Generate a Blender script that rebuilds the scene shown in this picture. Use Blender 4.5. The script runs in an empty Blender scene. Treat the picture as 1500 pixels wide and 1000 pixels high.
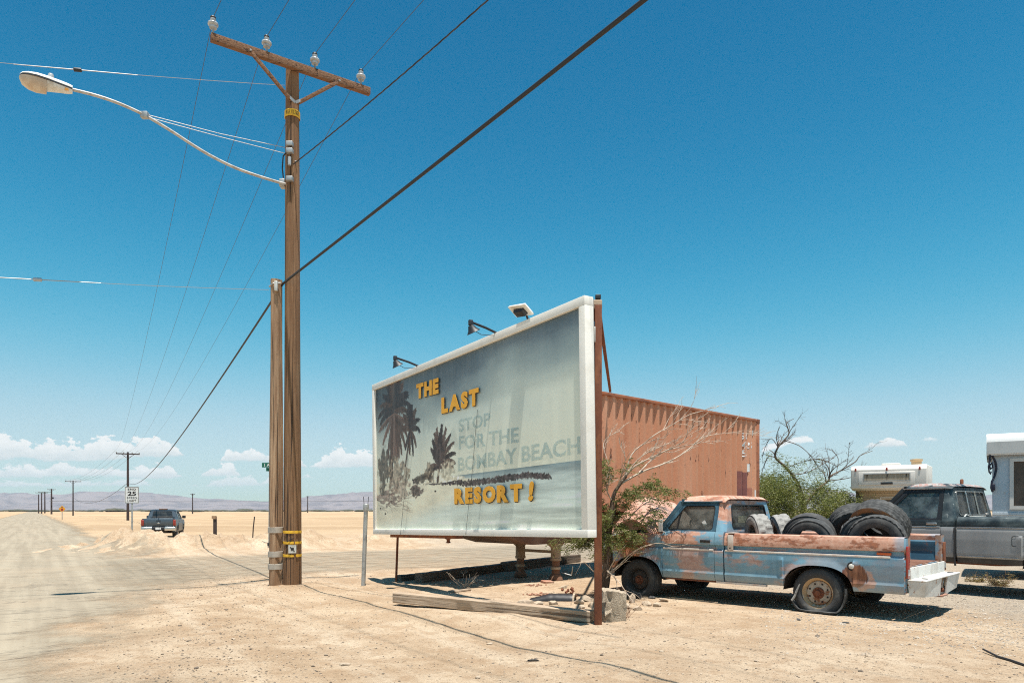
import bpy, math, random
import numpy as np
from mathutils import Vector, Matrix, Euler

random.seed(7)
scene = bpy.context.scene
COL = scene.collection

# ------------------------------------------------------------------ camera
FOCAL = 25.0
FP = FOCAL / 36.0 * 1500.0        # focal length in photo pixels
EYE = 1.45                        # eye height above the lot
HORIZON = 747.0
cam_data = bpy.data.cameras.new("camera")
cam = bpy.data.objects.new("camera", cam_data)
COL.objects.link(cam)
cam.location = (0, 0, EYE)
cam.rotation_euler = (math.radians(90), 0, 0)
cam_data.sensor_width = 36
cam_data.lens = FOCAL
cam_data.shift_y = (HORIZON - 500.0) / 1500.0
cam_data.clip_start = 0.1
cam_data.clip_end = 60000
scene.camera = cam

# ------------------------------------------------------------------ light
SUN_TRAVEL = Vector((-0.062, 0.184, -1.0)).normalized()   # late morning in early summer, nearly overhead
sun_data = bpy.data.lights.new("sun", 'SUN')
sun_data.energy = 5.0
sun_data.angle = math.radians(0.53)
sun_data.color = (1.0, 0.95, 0.87)
sun = bpy.data.objects.new("sun", sun_data)
COL.objects.link(sun)
sun.rotation_euler = SUN_TRAVEL.to_track_quat('-Z', 'Y').to_euler()
SUN_ELEV = math.asin(-SUN_TRAVEL.z)
SUN_ROT = math.atan2(-SUN_TRAVEL.x, -SUN_TRAVEL.y)

world = bpy.data.worlds.new("World")
scene.world = world
world.use_nodes = True
wt = world.node_tree
for n in list(wt.nodes):
    wt.nodes.remove(n)


class NT:
    """small helper round a node tree"""
    def __init__(self, tree):
        self.t = tree

    def new(self, kind, **kw):
        n = self.t.nodes.new(kind)
        for k, v in kw.items():
            setattr(n, k, v)
        return n

    def link(self, a, b):
        self.t.links.new(a, b)

    def put(self, sock, v):
        if isinstance(v, bpy.types.NodeSocket):
            self.link(v, sock)
        elif v is not None:
            if sock.type == 'RGBA' and len(v) == 3:
                v = (*v, 1)
            sock.default_value = v

    def math(self, op, a, b=None, c=None, clamp=False):
        n = self.new('ShaderNodeMath', operation=op, use_clamp=clamp)
        self.put(n.inputs[0], a)
        if b is not None:
            self.put(n.inputs[1], b)
        if c is not None:
            self.put(n.inputs[2], c)
        return n.outputs[0]

    def ramp(self, v, lo, hi, out_lo=0.0, out_hi=1.0, smooth=True):
        n = self.new('ShaderNodeMapRange')
        n.interpolation_type = 'SMOOTHSTEP' if smooth else 'LINEAR'
        n.clamp = True
        self.put(n.inputs['Value'], v)
        n.inputs['From Min'].default_value = lo
        n.inputs['From Max'].default_value = hi
        n.inputs['To Min'].default_value = out_lo
        n.inputs['To Max'].default_value = out_hi
        return n.outputs[0]

    def mix(self, f, a, b, blend='MIX'):
        n = self.new('ShaderNodeMix', data_type='RGBA', blend_type=blend)
        self.put(n.inputs[0], f)
        self.put(n.inputs[6], a)
        self.put(n.inputs[7], b)
        return n.outputs[2]

    def noise(self, vec, scale, detail=4, rough=0.55, dist=0.0, dims='3D'):
        n = self.new('ShaderNodeTexNoise', noise_dimensions=dims)
        if vec is not None:
            self.link(vec, n.inputs['Vector'])
        n.inputs['Scale'].default_value = scale
        n.inputs['Detail'].default_value = detail
        n.inputs['Roughness'].default_value = rough
        n.inputs['Distortion'].default_value = dist
        return n.outputs['Fac']

    def mapping(self, vec, scale=(1, 1, 1), loc=(0, 0, 0), rot=(0, 0, 0)):
        n = self.new('ShaderNodeMapping')
        self.link(vec, n.inputs['Vector'])
        n.inputs['Scale'].default_value = scale
        n.inputs['Location'].default_value = loc
        n.inputs['Rotation'].default_value = rot
        return n.outputs[0]

    def sep(self, vec):
        n = self.new('ShaderNodeSeparateXYZ')
        self.link(vec, n.inputs[0])
        return n.outputs

    def comb(self, x, y, z):
        n = self.new('ShaderNodeCombineXYZ')
        self.put(n.inputs[0], x); self.put(n.inputs[1], y); self.put(n.inputs[2], z)
        return n.outputs[0]


W = NT(wt)
SKY_STRENGTH = 0.10
SKY_TONE = ((5.0, 225.0, 0.36), (2.7, 12.9, 0.55), (3.3, 14.2, 0.60))
sky = W.new('ShaderNodeTexSky', sky_type='NISHITA')
sky.sun_disc = False
sky.sun_elevation = SUN_ELEV
sky.sun_rotation = SUN_ROT
sky.altitude = 0.0
sky.air_density = 1.0
sky.dust_density = 0.35
sky.ozone_density = 2.2
tc = W.new('ShaderNodeTexCoord')
dx, dy, dz = W.sep(tc.outputs['Generated'])[:3]
az = W.math('ARCTAN2', dx, dy)
hyp = W.math('SQRT', W.math('ADD', W.math('MULTIPLY', dx, dx), W.math('MULTIPLY', dy, dy)))
el = W.math('ARCTAN2', dz, hyp)
# the whole dry desert sky is a deep, strongly graded teal blue: one tone curve per channel for all of it
sr, sg, sb = W.new('ShaderNodeSeparateColor'), None, None
W.link(sky.outputs[0], sr.inputs[0])
def tone(sock, p, k, m):
    v = W.math('MULTIPLY', W.math('POWER', W.math('MULTIPLY', sock, SKY_STRENGTH), p), k)
    return W.math('DIVIDE', W.math('DIVIDE', v, SKY_STRENGTH), W.math('MULTIPLY_ADD', v, 1.0 / m, 1.0))
cc = W.new('ShaderNodeCombineColor')
W.link(tone(sr.outputs[0], *SKY_TONE[0]), cc.inputs[0])
W.link(tone(sr.outputs[1], *SKY_TONE[1]), cc.inputs[1])
W.link(tone(sr.outputs[2], *SKY_TONE[2]), cc.inputs[2])
sky_col = cc.outputs[0]
# fair-weather clouds low over the horizon: three layers, each with its base height and thickness by bearing
AZ_SPAN = math.radians(41)


def elev(px, py):
    u = (px - 750.0) / FP
    return math.atan((HORIZON - py) / FP / math.sqrt(1 + u * u))


# (photo column, base row, top row)
LAYERS = [
    [(-180, 690, 640), (-60, 684, 636), (0, 676, 630), (22, 672, 640), (48, 672, 652), (62, 676, 645), (92, 676, 643), (118, 676, 650), (140, 676, 641), (172, 674, 640),
     (182, 672, 650), (200, 670, 642), (238, 670, 640), (252, 670, 650), (272, 668, 666), (320, 676, 676), (334, 676, 658), (372, 676, 657), (396, 677, 664), (404, 678, 678),
     (412, 684, 676), (440, 684, 671), (452, 684, 684), (466, 686, 676), (492, 686, 654), (520, 685, 662), (560, 684, 654), (600, 684, 682), (1262, 656, 656), (1282, 656, 643), (1318, 655, 640), (1332, 655, 655)],
    [(-180, 704, 690), (0, 700, 682), (42, 700, 678), (60, 700, 690), (84, 698, 674), (118, 698, 684), (150, 698, 683), (184, 700, 686), (205, 702, 684), (240, 702, 680), (262, 700, 692),
     (272, 698, 698), (292, 698, 698), (304, 698, 684), (340, 698, 680), (356, 698, 698), (430, 700, 700), (450, 700, 694), (470, 700, 700), (1112, 663, 663), (1124, 662, 648), (1160, 650, 640),
     (1186, 648, 637), (1194, 648, 648), (1346, 646, 646), (1356, 646, 639), (1368, 645, 640), (1376, 645, 645), (1480, 660, 660), (1560, 662, 650), (1650, 662, 662)],
    [(-180, 716, 706), (0, 714, 703), (60, 713, 706), (110, 713, 701), (150, 712, 704), (200, 712, 698), (232, 712, 712), (272, 712, 712), (282, 712, 705), (296, 712, 712), (308, 713, 704),
     (336, 713, 697), (366, 712, 696), (384, 712, 708), (396, 708, 697), (408, 708, 708), (560, 708, 706), (640, 708, 696), (720, 708, 708)]]
cv = W.comb(az, W.math('MULTIPLY', el, 1.7), 0.0)
puff = W.noise(cv, 62, 6, 0.62, dims='2D')
lump = W.noise(cv, 20, 3, 0.5, dims='2D')
wisp = W.noise(W.comb(az, W.math('MULTIPLY', el, 3.0), 5.0), 90, 5, 0.65, dims='2D')
behind = W.ramp(W.math('ABSOLUTE', az), 0.62, 0.80)
dens = None
lum = None
for li, layer in enumerate(LAYERS):
    cr = W.new('ShaderNodeValToRGB')
    cr.color_ramp.interpolation = 'LINEAR'
    els = cr.color_ramp.elements
    while len(els) > 1:
        els.remove(els[-1])
    for i, (px, pb, ptop) in enumerate(layer):
        pos = (math.atan((px - 750.0) / FP) + AZ_SPAN) / (2 * AZ_SPAN)
        e = els[0] if i == 0 else els.new(min(max(pos, 0), 1))
        e.position = min(max(pos, 0), 1)
        e0 = elev(px, pb)
        e.color = (e0 / 0.15, max(0, elev(px, ptop) - e0) / 0.06, 0, 1)
    W.link(W.ramp(az, -AZ_SPAN, AZ_SPAN, smooth=False), cr.inputs[0])
    spc = W.new('ShaderNodeSeparateColor')
    W.link(cr.outputs[0], spc.inputs[0])
    # outside the mapped bearings the same broken banks go on all round
    gen = W.math('MULTIPLY', W.ramp(W.noise(W.comb(az, float(li), 0.0), 5.0, 3, 0.6, dims='2D'), 0.42, 0.7), 0.035 - 0.009 * li)
    m1 = W.new('ShaderNodeMix', data_type='FLOAT')
    W.link(behind, m1.inputs[0]); W.link(W.math('MULTIPLY', spc.outputs[0], 0.15), m1.inputs[2]); m1.inputs[3].default_value = 0.062 - 0.018 * li
    m2 = W.new('ShaderNodeMix', data_type='FLOAT')
    W.link(behind, m2.inputs[0]); W.link(W.math('MULTIPLY', spc.outputs[1], 0.06), m2.inputs[2]); W.link(gen, m2.inputs[3])
    base_e, thick = m1.outputs[0], m2.outputs[0]
    rel = W.math('SUBTRACT', el, W.math('MULTIPLY_ADD', W.math('SUBTRACT', wisp, 0.5), 0.006, base_e))
    top = W.math('MULTIPLY', thick, W.math('MULTIPLY_ADD', puff, 1.7, W.math('MULTIPLY_ADD', lump, 0.6, -0.15)))
    up = W.ramp(rel, -0.0006, 0.0030)
    dn = W.ramp(W.math('SUBTRACT', top, rel), 0.0, 0.0028)
    d = W.math('MULTIPLY', W.math('MULTIPLY', up, dn), (0.96, 0.92, 0.75)[li])
    lm = W.ramp(W.math('DIVIDE', rel, W.math('ADD', thick, 0.002)), 0.0, 0.75)
    dens = d if dens is None else W.math('MAXIMUM', dens, d)
    lum = lm if lum is None else W.math('MAXIMUM', lum, W.math('MULTIPLY', lm, d))
lum = W.math('ADD', W.math('MULTIPLY', lum, 0.75), W.math('MULTIPLY', W.math('SUBTRACT', puff, 0.35), 0.9), clamp=True)
cloud_col = W.mix(lum, (0.42 / SKY_STRENGTH, 0.475 / SKY_STRENGTH, 0.49 / SKY_STRENGTH), (0.60 / SKY_STRENGTH, 0.615 / SKY_STRENGTH, 0.61 / SKY_STRENGTH))
final = W.mix(dens, sky_col, cloud_col)
bg = W.new('ShaderNodeBackground')
W.link(final, bg.inputs['Color'])
bg.inputs['Strength'].default_value = SKY_STRENGTH
wo = W.new('ShaderNodeOutputWorld')
W.link(bg.outputs[0], wo.inputs['Surface'])

scene.view_settings.view_transform = 'Standard'
scene.view_settings.look = 'None'
scene.view_settings.gamma = 1.0
scene.view_settings.exposure = 0.65
scene.view_settings.use_curve_mapping = False
scene.cycles.max_bounces = 6
scene.cycles.volume_bounces = 0
scene.cycles.transparent_max_bounces = 12
scene.cycles.caustics_reflective = False
scene.cycles.caustics_refractive = False
scene.cycles.use_denoising = False
scene.cycles.filter_width = 1.1
scene.cycles.sample_clamp_indirect = 6.0


# ------------------------------------------------------------------ measuring helpers
def at(px, py, depth):
    """the point a photo pixel shows at a given distance in front of the viewer"""
    return Vector(((px - 750.0) / FP * depth, depth, EYE + (HORIZON - py) / FP * depth))


def on_ground(px, py, z=0.0):
    d = (EYE - z) * FP / (py - HORIZON)
    return Vector(((px - 750.0) / FP * d, d, z))


# ------------------------------------------------------------------ mesh helpers
class MB:
    def __init__(self):
        self.v = []
        self.f = []

    def add(self, verts, faces):
        o = len(self.v)
        self.v.extend([tuple(p) for p in verts])
        self.f.extend([tuple(i + o for i in f) for f in faces])
        return self

    def box(self, c, s, rot=None, taper=None):
        """box by centre and full size; rot is a 3x3 matrix"""
        hx, hy, hz = s[0] / 2, s[1] / 2, s[2] / 2
        vs = []
        for z in (-hz, hz):
            k = 1.0 if (taper is None or z < 0) else taper
            for x, y in ((-hx, -hy), (hx, -hy), (hx, hy), (-hx, hy)):
                vs.append(Vector((x * k, y * k, z)))
        if rot is not None:
            vs = [rot @ p for p in vs]
        c = Vector(c)
        return self.add([c + p for p in vs], [(3, 2, 1, 0), (4, 5, 6, 7), (0, 1, 5, 4), (1, 2, 6, 5), (2, 3, 7, 6), (3, 0, 4, 7)])

    def bbox(self, a, b):
        a, b = Vector(a), Vector(b)
        return self.box((a + b) / 2, [abs(b[i] - a[i]) for i in range(3)])

    def beam(self, p0, p1, w, h, up=(0, 0, 1)):
        """rectangular bar from p0 to p1: w across, h along 'up'"""
        p0, p1 = Vector(p0), Vector(p1)
        d = (p1 - p0).normalized()
        s = d.cross(Vector(up))
        if s.length < 1e-5:
            s = d.cross(Vector((1, 0, 0)))
        s.normalize()
        u = s.cross(d).normalized()
        vs = []
        for p in (p0, p1):
            for a, b in ((-1, -1), (1, -1), (1, 1), (-1, 1)):
                vs.append(p + s * (a * w / 2) + u * (b * h / 2))
        return self.add(vs, [(3, 2, 1, 0), (4, 5, 6, 7), (0, 1, 5, 4), (1, 2, 6, 5), (2, 3, 7, 6), (3, 0, 4, 7)])

    def tube(self, pts, rad, seg=8, caps=True, flat=None):
        pts = [Vector(p) for p in pts]
        n = len(pts)
        if not hasattr(rad, '__len__'):
            rad = [rad] * n
        d0 = (pts[1] - pts[0]).normalized()
        ref = Vector((0, 0, 1)) if abs(d0.z) < 0.9 else Vector((1, 0, 0))
        s = d0.cross(ref).normalized()
        vs, fs = [], []
        for i, p in enumerate(pts):
            if i == 0:
                d = pts[1] - pts[0]
            elif i == n - 1:
                d = pts[-1] - pts[-2]
            else:
                d = (pts[i + 1] - pts[i]).normalized() + (pts[i] - pts[i - 1]).normalized()
            if d.length < 1e-9:
                d = d0
            d = d.normalized()
            s = s - d * s.dot(d)
            if s.length < 1e-6:
                s = d.cross(Vector((0.3, 0.5, 0.8)))
            s.normalize()
            t = d.cross(s)
            for k in range(seg):
                a = 2 * math.pi * k / seg
                vs.append(p + s * (math.cos(a) * rad[i]) + t * (math.sin(a) * rad[i]))
        for i in range(n - 1):
            for k in range(seg):
                k2 = (k + 1) % seg
                fs.append((i * seg + k, i * seg + k2, (i + 1) * seg + k2, (i + 1) * seg + k))
        if caps:
            fs.append(tuple(range(seg - 1, -1, -1)))
            fs.append(tuple((n - 1) * seg + k for k in range(seg)))
        return self.add(vs, fs)

    def cyl(self, p0, p1, r0, r1=None, seg=16, caps=True):
        return self.tube([p0, p1], [r0, r0 if r1 is None else r1], seg, caps)

    def lathe(self, prof, M=None, seg=24, close=False):
        """prof: list of (radius, height) turned round local z"""
        M = M or Matrix.Identity(4)
        vs, fs = [], []
        n = len(prof)
        for k in range(seg):
            a = 2 * math.pi * k / seg
            for r, h in prof:
                vs.append(M @ Vector((r * math.cos(a), r * math.sin(a), h)))
        for k in range(seg):
            k2 = (k + 1) % seg
            for i in range(n - 1 if not close else n):
                j = (i + 1) % n
                fs.append((k * n + i, k2 * n + i, k2 * n + j, k * n + j))
        return self.add(vs, fs)

    def ell(self, c, r, M=None, seg=12, rings=8):
        vs, fs = [], []
        M = M or Matrix.Identity(3)
        c = Vector(c)
        for i in range(rings + 1):
            t = math.pi * i / rings
            for k in range(seg):
                a = 2 * math.pi * k / seg
                vs.append(c + M @ Vector((r[0] * math.sin(t) * math.cos(a), r[1] * math.sin(t) * math.sin(a), r[2] * math.cos(t))))
        for i in range(rings):
            for k in range(seg):
                k2 = (k + 1) % seg
                fs.append((i * seg + k, (i + 1) * seg + k, (i + 1) * seg + k2, i * seg + k2))
        return self.add(vs, fs)

    def loft(self, rows, closed=False):
        """rows of equal point counts joined by quads"""
        n = len(rows[0])
        vs = [p for r in rows for p in r]
        fs = []
        for i in range(len(rows) - 1):
            for k in range(n if closed else n - 1):
                k2 = (k + 1) % n
                fs.append((i * n + k, i * n + k2, (i + 1) * n + k2, (i + 1) * n + k))
        return self.add(vs, fs)

    def prism(self, poly, vec):
        """flat polygon (3-D points) pushed along vec"""
        poly = [Vector(p) for p in poly]
        vec = Vector(vec)
        n = len(poly)
        vs = poly + [p + vec for p in poly]
        fs = [tuple(range(n)), tuple(range(2 * n - 1, n - 1, -1))]
        for i in range(n):
            j = (i + 1) % n
            fs.append((j, i, n + i, n + j))
        return self.add(vs, fs)

    def frame(self, outer, inner, vec):
        """ring between two loops of equal count, pushed along vec"""
        vec = Vector(vec)
        o = [Vector(p) for p in outer]
        q = [Vector(p) for p in inner]
        n = len(o)
        vs = o + q + [p + vec for p in o] + [p + vec for p in q]
        fs = []
        for i in range(n):
            j = (i + 1) % n
            fs.append((i, j, n + j, n + i))
            fs.append((2 * n + i, 3 * n + i, 3 * n + j, 2 * n + j))
            fs.append((i, 2 * n + i, 2 * n + j, j))
            fs.append((n + i, n + j, 3 * n + j, 3 * n + i))
        return self.add(vs, fs)

    def build(self, name, mat, parent=None, smooth=None, bevel=None, fix=True):
        me = bpy.data.meshes.new(name)
        me.from_pydata([tuple(p) for p in self.v], [], self.f)
        me.validate()
        if fix:
            import bmesh
            bm = bmesh.new()
            bm.from_mesh(me)
            bmesh.ops.recalc_face_normals(bm, faces=bm.faces)
            if bevel:
                es = [e for e in bm.edges if len(e.link_faces) == 2 and e.calc_face_angle(0) > math.radians(40)]
                if es:
                    bmesh.ops.bevel(bm, geom=es, offset=bevel, segments=2, affect='EDGES', profile=0.6, clamp_overlap=True)
            bm.to_mesh(me)
            bm.free()
        if smooth is None:
            smooth = 38 if bevel is None else 60
        if smooth:
            me.shade_smooth()
            me.set_sharp_from_angle(angle=math.radians(smooth))
        if mat is not None:
            me.materials.append(mat)
        o = bpy.data.objects.new(name, me)
        COL.objects.link(o)
        if parent is not None:
            o.parent = parent
        return o


def tag(o, label=None, cat=None, group=None, kind=None):
    if label: o['label'] = label
    if cat: o['category'] = cat
    if group: o['group'] = group
    if kind: o['kind'] = kind
    return o


def thing(name, label, cat, loc=(0, 0, 0), rz=0.0, group=None):
    o = bpy.data.objects.new(name, None)
    COL.objects.link(o)
    o.location = loc
    o.rotation_euler = (0, 0, rz)
    o.empty_display_size = 0.2
    return tag(o, label, cat, group)


def copy_tree(o, parent=None):
    c = o.copy()
    COL.objects.link(c)
    c.parent = parent
    for ch in [x for x in bpy.data.objects if x.parent == o]:
        copy_tree(ch, c)
    return c


def text_mesh(body, size, bold=0.0, depth=0.0, spacing=1.0):
    """mesh of a word, lying in local x/y, and its width and height"""
    cu = bpy.data.curves.new('lettering', 'FONT')
    cu.body = body
    cu.size = size
    cu.offset = bold
    cu.extrude = depth
    cu.space_character = spacing
    cu.resolution_u = 3
    tmp = bpy.data.objects.new('lettering', cu)
    COL.objects.link(tmp)
    dg = bpy.context.evaluated_depsgraph_get()
    me = bpy.data.meshes.new_from_object(tmp.evaluated_get(dg))
    bpy.data.objects.remove(tmp)
    bpy.data.curves.remove(cu)
    co = np.empty(len(me.vertices) * 3)
    me.vertices.foreach_get('co', co)
    co = co.reshape(-1, 3)
    return me, co


def put_text(name, body, mat, parent, M, width=None, height=None, bold=0.0, depth=0.001, spacing=1.0, shear=0.0):
    """lettering fitted into width x height with its lower left corner at M's origin"""
    me, co = text_mesh(body, 1.0, bold, 0.0, spacing)
    lo, hi = co.min(0), co.max(0)
    sx = width / (hi[0] - lo[0]) if width else None
    sy = height / (hi[1] - lo[1]) if height else sx
    sx = sx or sy
    co[:, 0] = (co[:, 0] - lo[0]) * sx
    co[:, 1] = (co[:, 1] - lo[1]) * sy
    co[:, 0] += co[:, 1] * shear
    me.vertices.foreach_set('co', co.ravel())
    if depth > 0:
        import bmesh
        bm = bmesh.new()
        bm.from_mesh(me)
        r = bmesh.ops.extrude_face_region(bm, geom=list(bm.faces))
        vs = [g for g in r['geom'] if isinstance(g, bmesh.types.BMVert)]
        bmesh.ops.translate(bm, verts=vs, vec=(0, 0, depth))
        bmesh.ops.recalc_face_normals(bm, faces=bm.faces)
        bm.to_mesh(me)
        bm.free()
    me.shade_flat()
    me.materials.clear()
    me.materials.append(mat)
    me.name = name
    o = bpy.data.objects.new(name, me)
    COL.objects.link(o)
    o.parent = parent
    o.matrix_local = M
    return o


def frame_matrix(origin, xdir, ydir):
    x = Vector(xdir).normalized()
    y = Vector(ydir).normalized()
    z = x.cross(y).normalized()
    y = z.cross(x)
    M = Matrix.Identity(4)
    for i in range(3):
        M[i][0], M[i][1], M[i][2], M[i][3] = x[i], y[i], z[i], origin[i]
    return M

# ------------------------------------------------------------------ materials
def new_mat(name):
    m = bpy.data.materials.new(name)
    m.use_nodes = True
    nt = NT(m.node_tree)
    bsdf = m.node_tree.nodes['Principled BSDF']
    tcn = nt.new('ShaderNodeTexCoord')
    return m, nt, bsdf, tcn.outputs['Object']


def set_bump(nt, bsdf, h, strength, dist=0.01):
    b = nt.new('ShaderNodeBump')
    b.inputs['Strength'].default_value = strength
    b.inputs['Distance'].default_value = dist
    nt.link(h, b.inputs['Height'])
    nt.link(b.outputs[0], bsdf.inputs['Normal'])


def pm(name, base, rough=0.7, metal=0.0, c2=None, scale=4.0, lo=0.45, hi=0.65, stretch=(1, 1, 1), bump=0.0, bscale=40.0,
       c3=None, s3=14.0, lo3=0.58, hi3=0.68, spec=0.5, bdist=0.01, detail=5, rot=(0, 0, 0)):
    m, nt, b, co = new_mat(name)
    v = nt.mapping(co, stretch, rot=rot)
    col = None
    if c2 is not None:
        col = nt.mix(nt.ramp(nt.noise(v, scale, detail, 0.6), lo, hi), base, c2)
    if c3 is not None:
        col = nt.mix(nt.ramp(nt.noise(v, s3, 6, 0.65), lo3, hi3), col if col is not None else base, c3)
    if col is None:
        b.inputs['Base Color'].default_value = (*base, 1)
    else:
        nt.link(col, b.inputs['Base Color'])
    b.inputs['Roughness'].default_value = rough
    b.inputs['Metallic'].default_value = metal
    b.inputs['Specular IOR Level'].default_value = spec
    if bump:
        set_bump(nt, b, nt.noise(v, bscale, 5, 0.6), bump, bdist)
    return m


M = {}
M['galv'] = pm('galvanized_steel', (0.42, 0.43, 0.42), 0.5, 0.5, (0.30, 0.30, 0.29), 9, bump=0.1)
M['pale_metal'] = pm('pale_grey_metal', (0.62, 0.62, 0.58), 0.5, 0.2, (0.45, 0.43, 0.38), 6)
M['rust'] = pm('rusted_steel', (0.17, 0.055, 0.026), 0.85, 0.0, (0.26, 0.095, 0.04), 7, c3=(0.07, 0.028, 0.018), s3=22, stretch=(1, 1, 0.35), bump=0.35)
M['dark_steel'] = pm('dark_steel', (0.035, 0.035, 0.04), 0.55, 0.2)
M['black_plastic'] = pm('black_plastic', (0.02, 0.02, 0.022), 0.5)
M['cable'] = pm('black_cable_jacket', (0.018, 0.018, 0.02), 0.6)
M['wire'] = pm('aluminium_wire', (0.07, 0.075, 0.085), 0.6, 0.2)
M['bright_wire'] = pm('galvanized_guy_strand', (0.42, 0.41, 0.40), 0.5, 0.3)
M['frame_white'] = pm('aged_white_paint', (0.68, 0.66, 0.60), 0.6, 0, (0.56, 0.52, 0.45), 3.0, 0.5, 0.7, c3=(0.30, 0.24, 0.18), s3=26, lo3=0.66, hi3=0.74, bump=0.15)
M['porcelain'] = pm('glazed_porcelain', (0.44, 0.47, 0.49), 0.2, 0, (0.30, 0.32, 0.33), 14)
M['yellow'] = pm('yellow_reflective', (0.80, 0.47, 0.03), 0.6, 0, (0.68, 0.38, 0.03), 18)
M['letter'] = pm('orange_yellow_letter_face', (0.90, 0.44, 0.03), 0.55, 0, (0.80, 0.37, 0.025), 5)
M['black_print'] = pm('black_print', (0.015, 0.015, 0.017), 0.7)
M['white_print'] = pm('white_print', (0.75, 0.76, 0.74), 0.6)
M['sign_white'] = pm('white_sign_face', (0.74, 0.74, 0.72), 0.5, 0, (0.62, 0.62, 0.6), 6)
M['sign_green'] = pm('green_sign_face', (0.005, 0.13, 0.085), 0.4)
M['sign_yellow'] = pm('amber_sign_face', (0.78, 0.33, 0.015), 0.45)
M['sign_red'] = pm('red_sign_face', (0.35, 0.02, 0.02), 0.45)
M['concrete'] = pm('rough_concrete', (0.46, 0.375, 0.275), 0.95, 0, (0.34, 0.27, 0.195), 9, c3=(0.14, 0.12, 0.10), s3=30, lo3=0.6, hi3=0.68, bump=0.8, bscale=26, bdist=0.03)
M['rock'] = pm('broken_rock', (0.42, 0.33, 0.24), 0.95, 0, (0.31, 0.24, 0.175), 6, bump=0.7, bscale=20, bdist=0.02)
M['dark_rock'] = pm('dark_broken_asphalt', (0.055, 0.055, 0.055), 0.9, 0, (0.12, 0.11, 0.10), 9, bump=0.7, bscale=30, bdist=0.02)
M['red_rock'] = pm('crumbled_red_brick', (0.36, 0.17, 0.11), 0.95, 0, (0.42, 0.26, 0.18), 9, bump=0.5)
M['dry_twig'] = pm('bleached_dead_wood', (0.52, 0.43, 0.34), 0.9, 0, (0.28, 0.20, 0.145), 8)
M['bark'] = pm('dark_bark', (0.075, 0.05, 0.035), 0.95, 0, (0.14, 0.10, 0.07), 12, stretch=(1, 1, 0.3), bump=0.8, bscale=30, bdist=0.02)
M['bark_far'] = pm('grey_brown_bark', (0.10, 0.07, 0.05), 0.95, 0, (0.17, 0.12, 0.085), 6, bump=0.5)
M['chrome'] = pm('worn_chrome', (0.62, 0.61, 0.58), 0.28, 0.9, (0.40, 0.33, 0.27), 12, 0.55, 0.7)
M['under'] = pm('greasy_underbody', (0.028, 0.024, 0.02), 0.85, 0, (0.06, 0.04, 0.03), 5)
M['rubber'] = pm('dusty_rubber', (0.045, 0.045, 0.046), 0.85, 0, (0.10, 0.095, 0.085), 6, 0.45, 0.7, bump=0.3)
M['rubber_pale'] = pm('chalky_rubber', (0.30, 0.29, 0.27), 0.92, 0, (0.17, 0.165, 0.155), 7, 0.4, 0.7, c3=(0.08, 0.08, 0.08), s3=24, bump=0.4)
M['rubber_mid'] = pm('greyed_rubber', (0.045, 0.047, 0.048), 0.9, 0, (0.10, 0.10, 0.097), 8, 0.4, 0.7, bump=0.3)
M['rubber_in'] = pm('tyre_lining', (0.018, 0.017, 0.017), 0.9)
M['rubber_orange'] = pm('rust_stained_rubber', (0.30, 0.13, 0.055), 0.9, 0, (0.14, 0.11, 0.095), 5, 0.45, 0.6, bump=0.3)
M['seat'] = pm('faded_vinyl_seat', (0.13, 0.10, 0.08), 0.8, 0, (0.20, 0.17, 0.14), 4)
M['red_lamp'] = pm('red_lamp_lens', (0.33, 0.03, 0.02), 0.35, 0, (0.22, 0.05, 0.03), 20)
M['amber_lamp'] = pm('orange_lamp_lens', (0.55, 0.10, 0.015), 0.35)
M['clear_lamp'] = pm('clear_lamp_lens', (0.55, 0.56, 0.55), 0.2, 0.3)
M['orange_sticker'] = pm('orange_label', (0.6, 0.25, 0.02), 0.6)  # plain matt orange of the small sticker on the lamp head


def wood_mat(name, base, dark, pale, crack=0.6, scale=1.0):
    m, nt, b, co = new_mat(name)
    v = nt.mapping(co, (16 * scale, 16 * scale, 0.7 * scale))
    fine = nt.noise(v, 2.2, 7, 0.65)
    v2 = nt.mapping(co, (3 * scale, 3 * scale, 0.5 * scale))
    broad = nt.noise(v2, 1.2, 4, 0.6)
    spots = nt.noise(co, 9 * scale, 5, 0.7)
    col = nt.mix(nt.ramp(fine, 0.35, 0.65), base, pale)
    col = nt.mix(nt.ramp(broad, 0.45, 0.7), col, base)
    v3 = nt.mapping(co, (26 * scale, 26 * scale, 0.35 * scale), loc=(3, 1, 7))
    cr = nt.noise(v3, 1.3, 4, 0.5)
    cm = nt.ramp(cr, 0.60, 0.66)
    col = nt.mix(nt.math('MULTIPLY', cm, crack), col, dark)
    col = nt.mix(nt.math('MULTIPLY', nt.ramp(spots, 0.62, 0.72), 0.6), col, dark)
    nt.link(col, b.inputs['Base Color'])
    b.inputs['Roughness'].default_value = 0.9
    h = nt.math('SUBTRACT', fine, nt.math('MULTIPLY', cm, 1.2))
    set_bump(nt, b, h, 0.8, 0.02)
    return m


M['pole_wood'] = wood_mat('creosoted_pole_wood', (0.185, 0.095, 0.044), (0.03, 0.016, 0.009), (0.29, 0.165, 0.085), 0.85, 0.9)
M['stub_wood'] = wood_mat('split_weathered_pole_wood', (0.26, 0.145, 0.078), (0.04, 0.02, 0.012), (0.46, 0.31, 0.19), 0.95, 0.8)
M['arm_wood'] = wood_mat('crossarm_wood', (0.23, 0.115, 0.055), (0.06, 0.03, 0.02), (0.33, 0.18, 0.095), 0.6)
M['far_wood'] = pm('distant_pole_wood', (0.055, 0.038, 0.035), 0.9)


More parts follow.
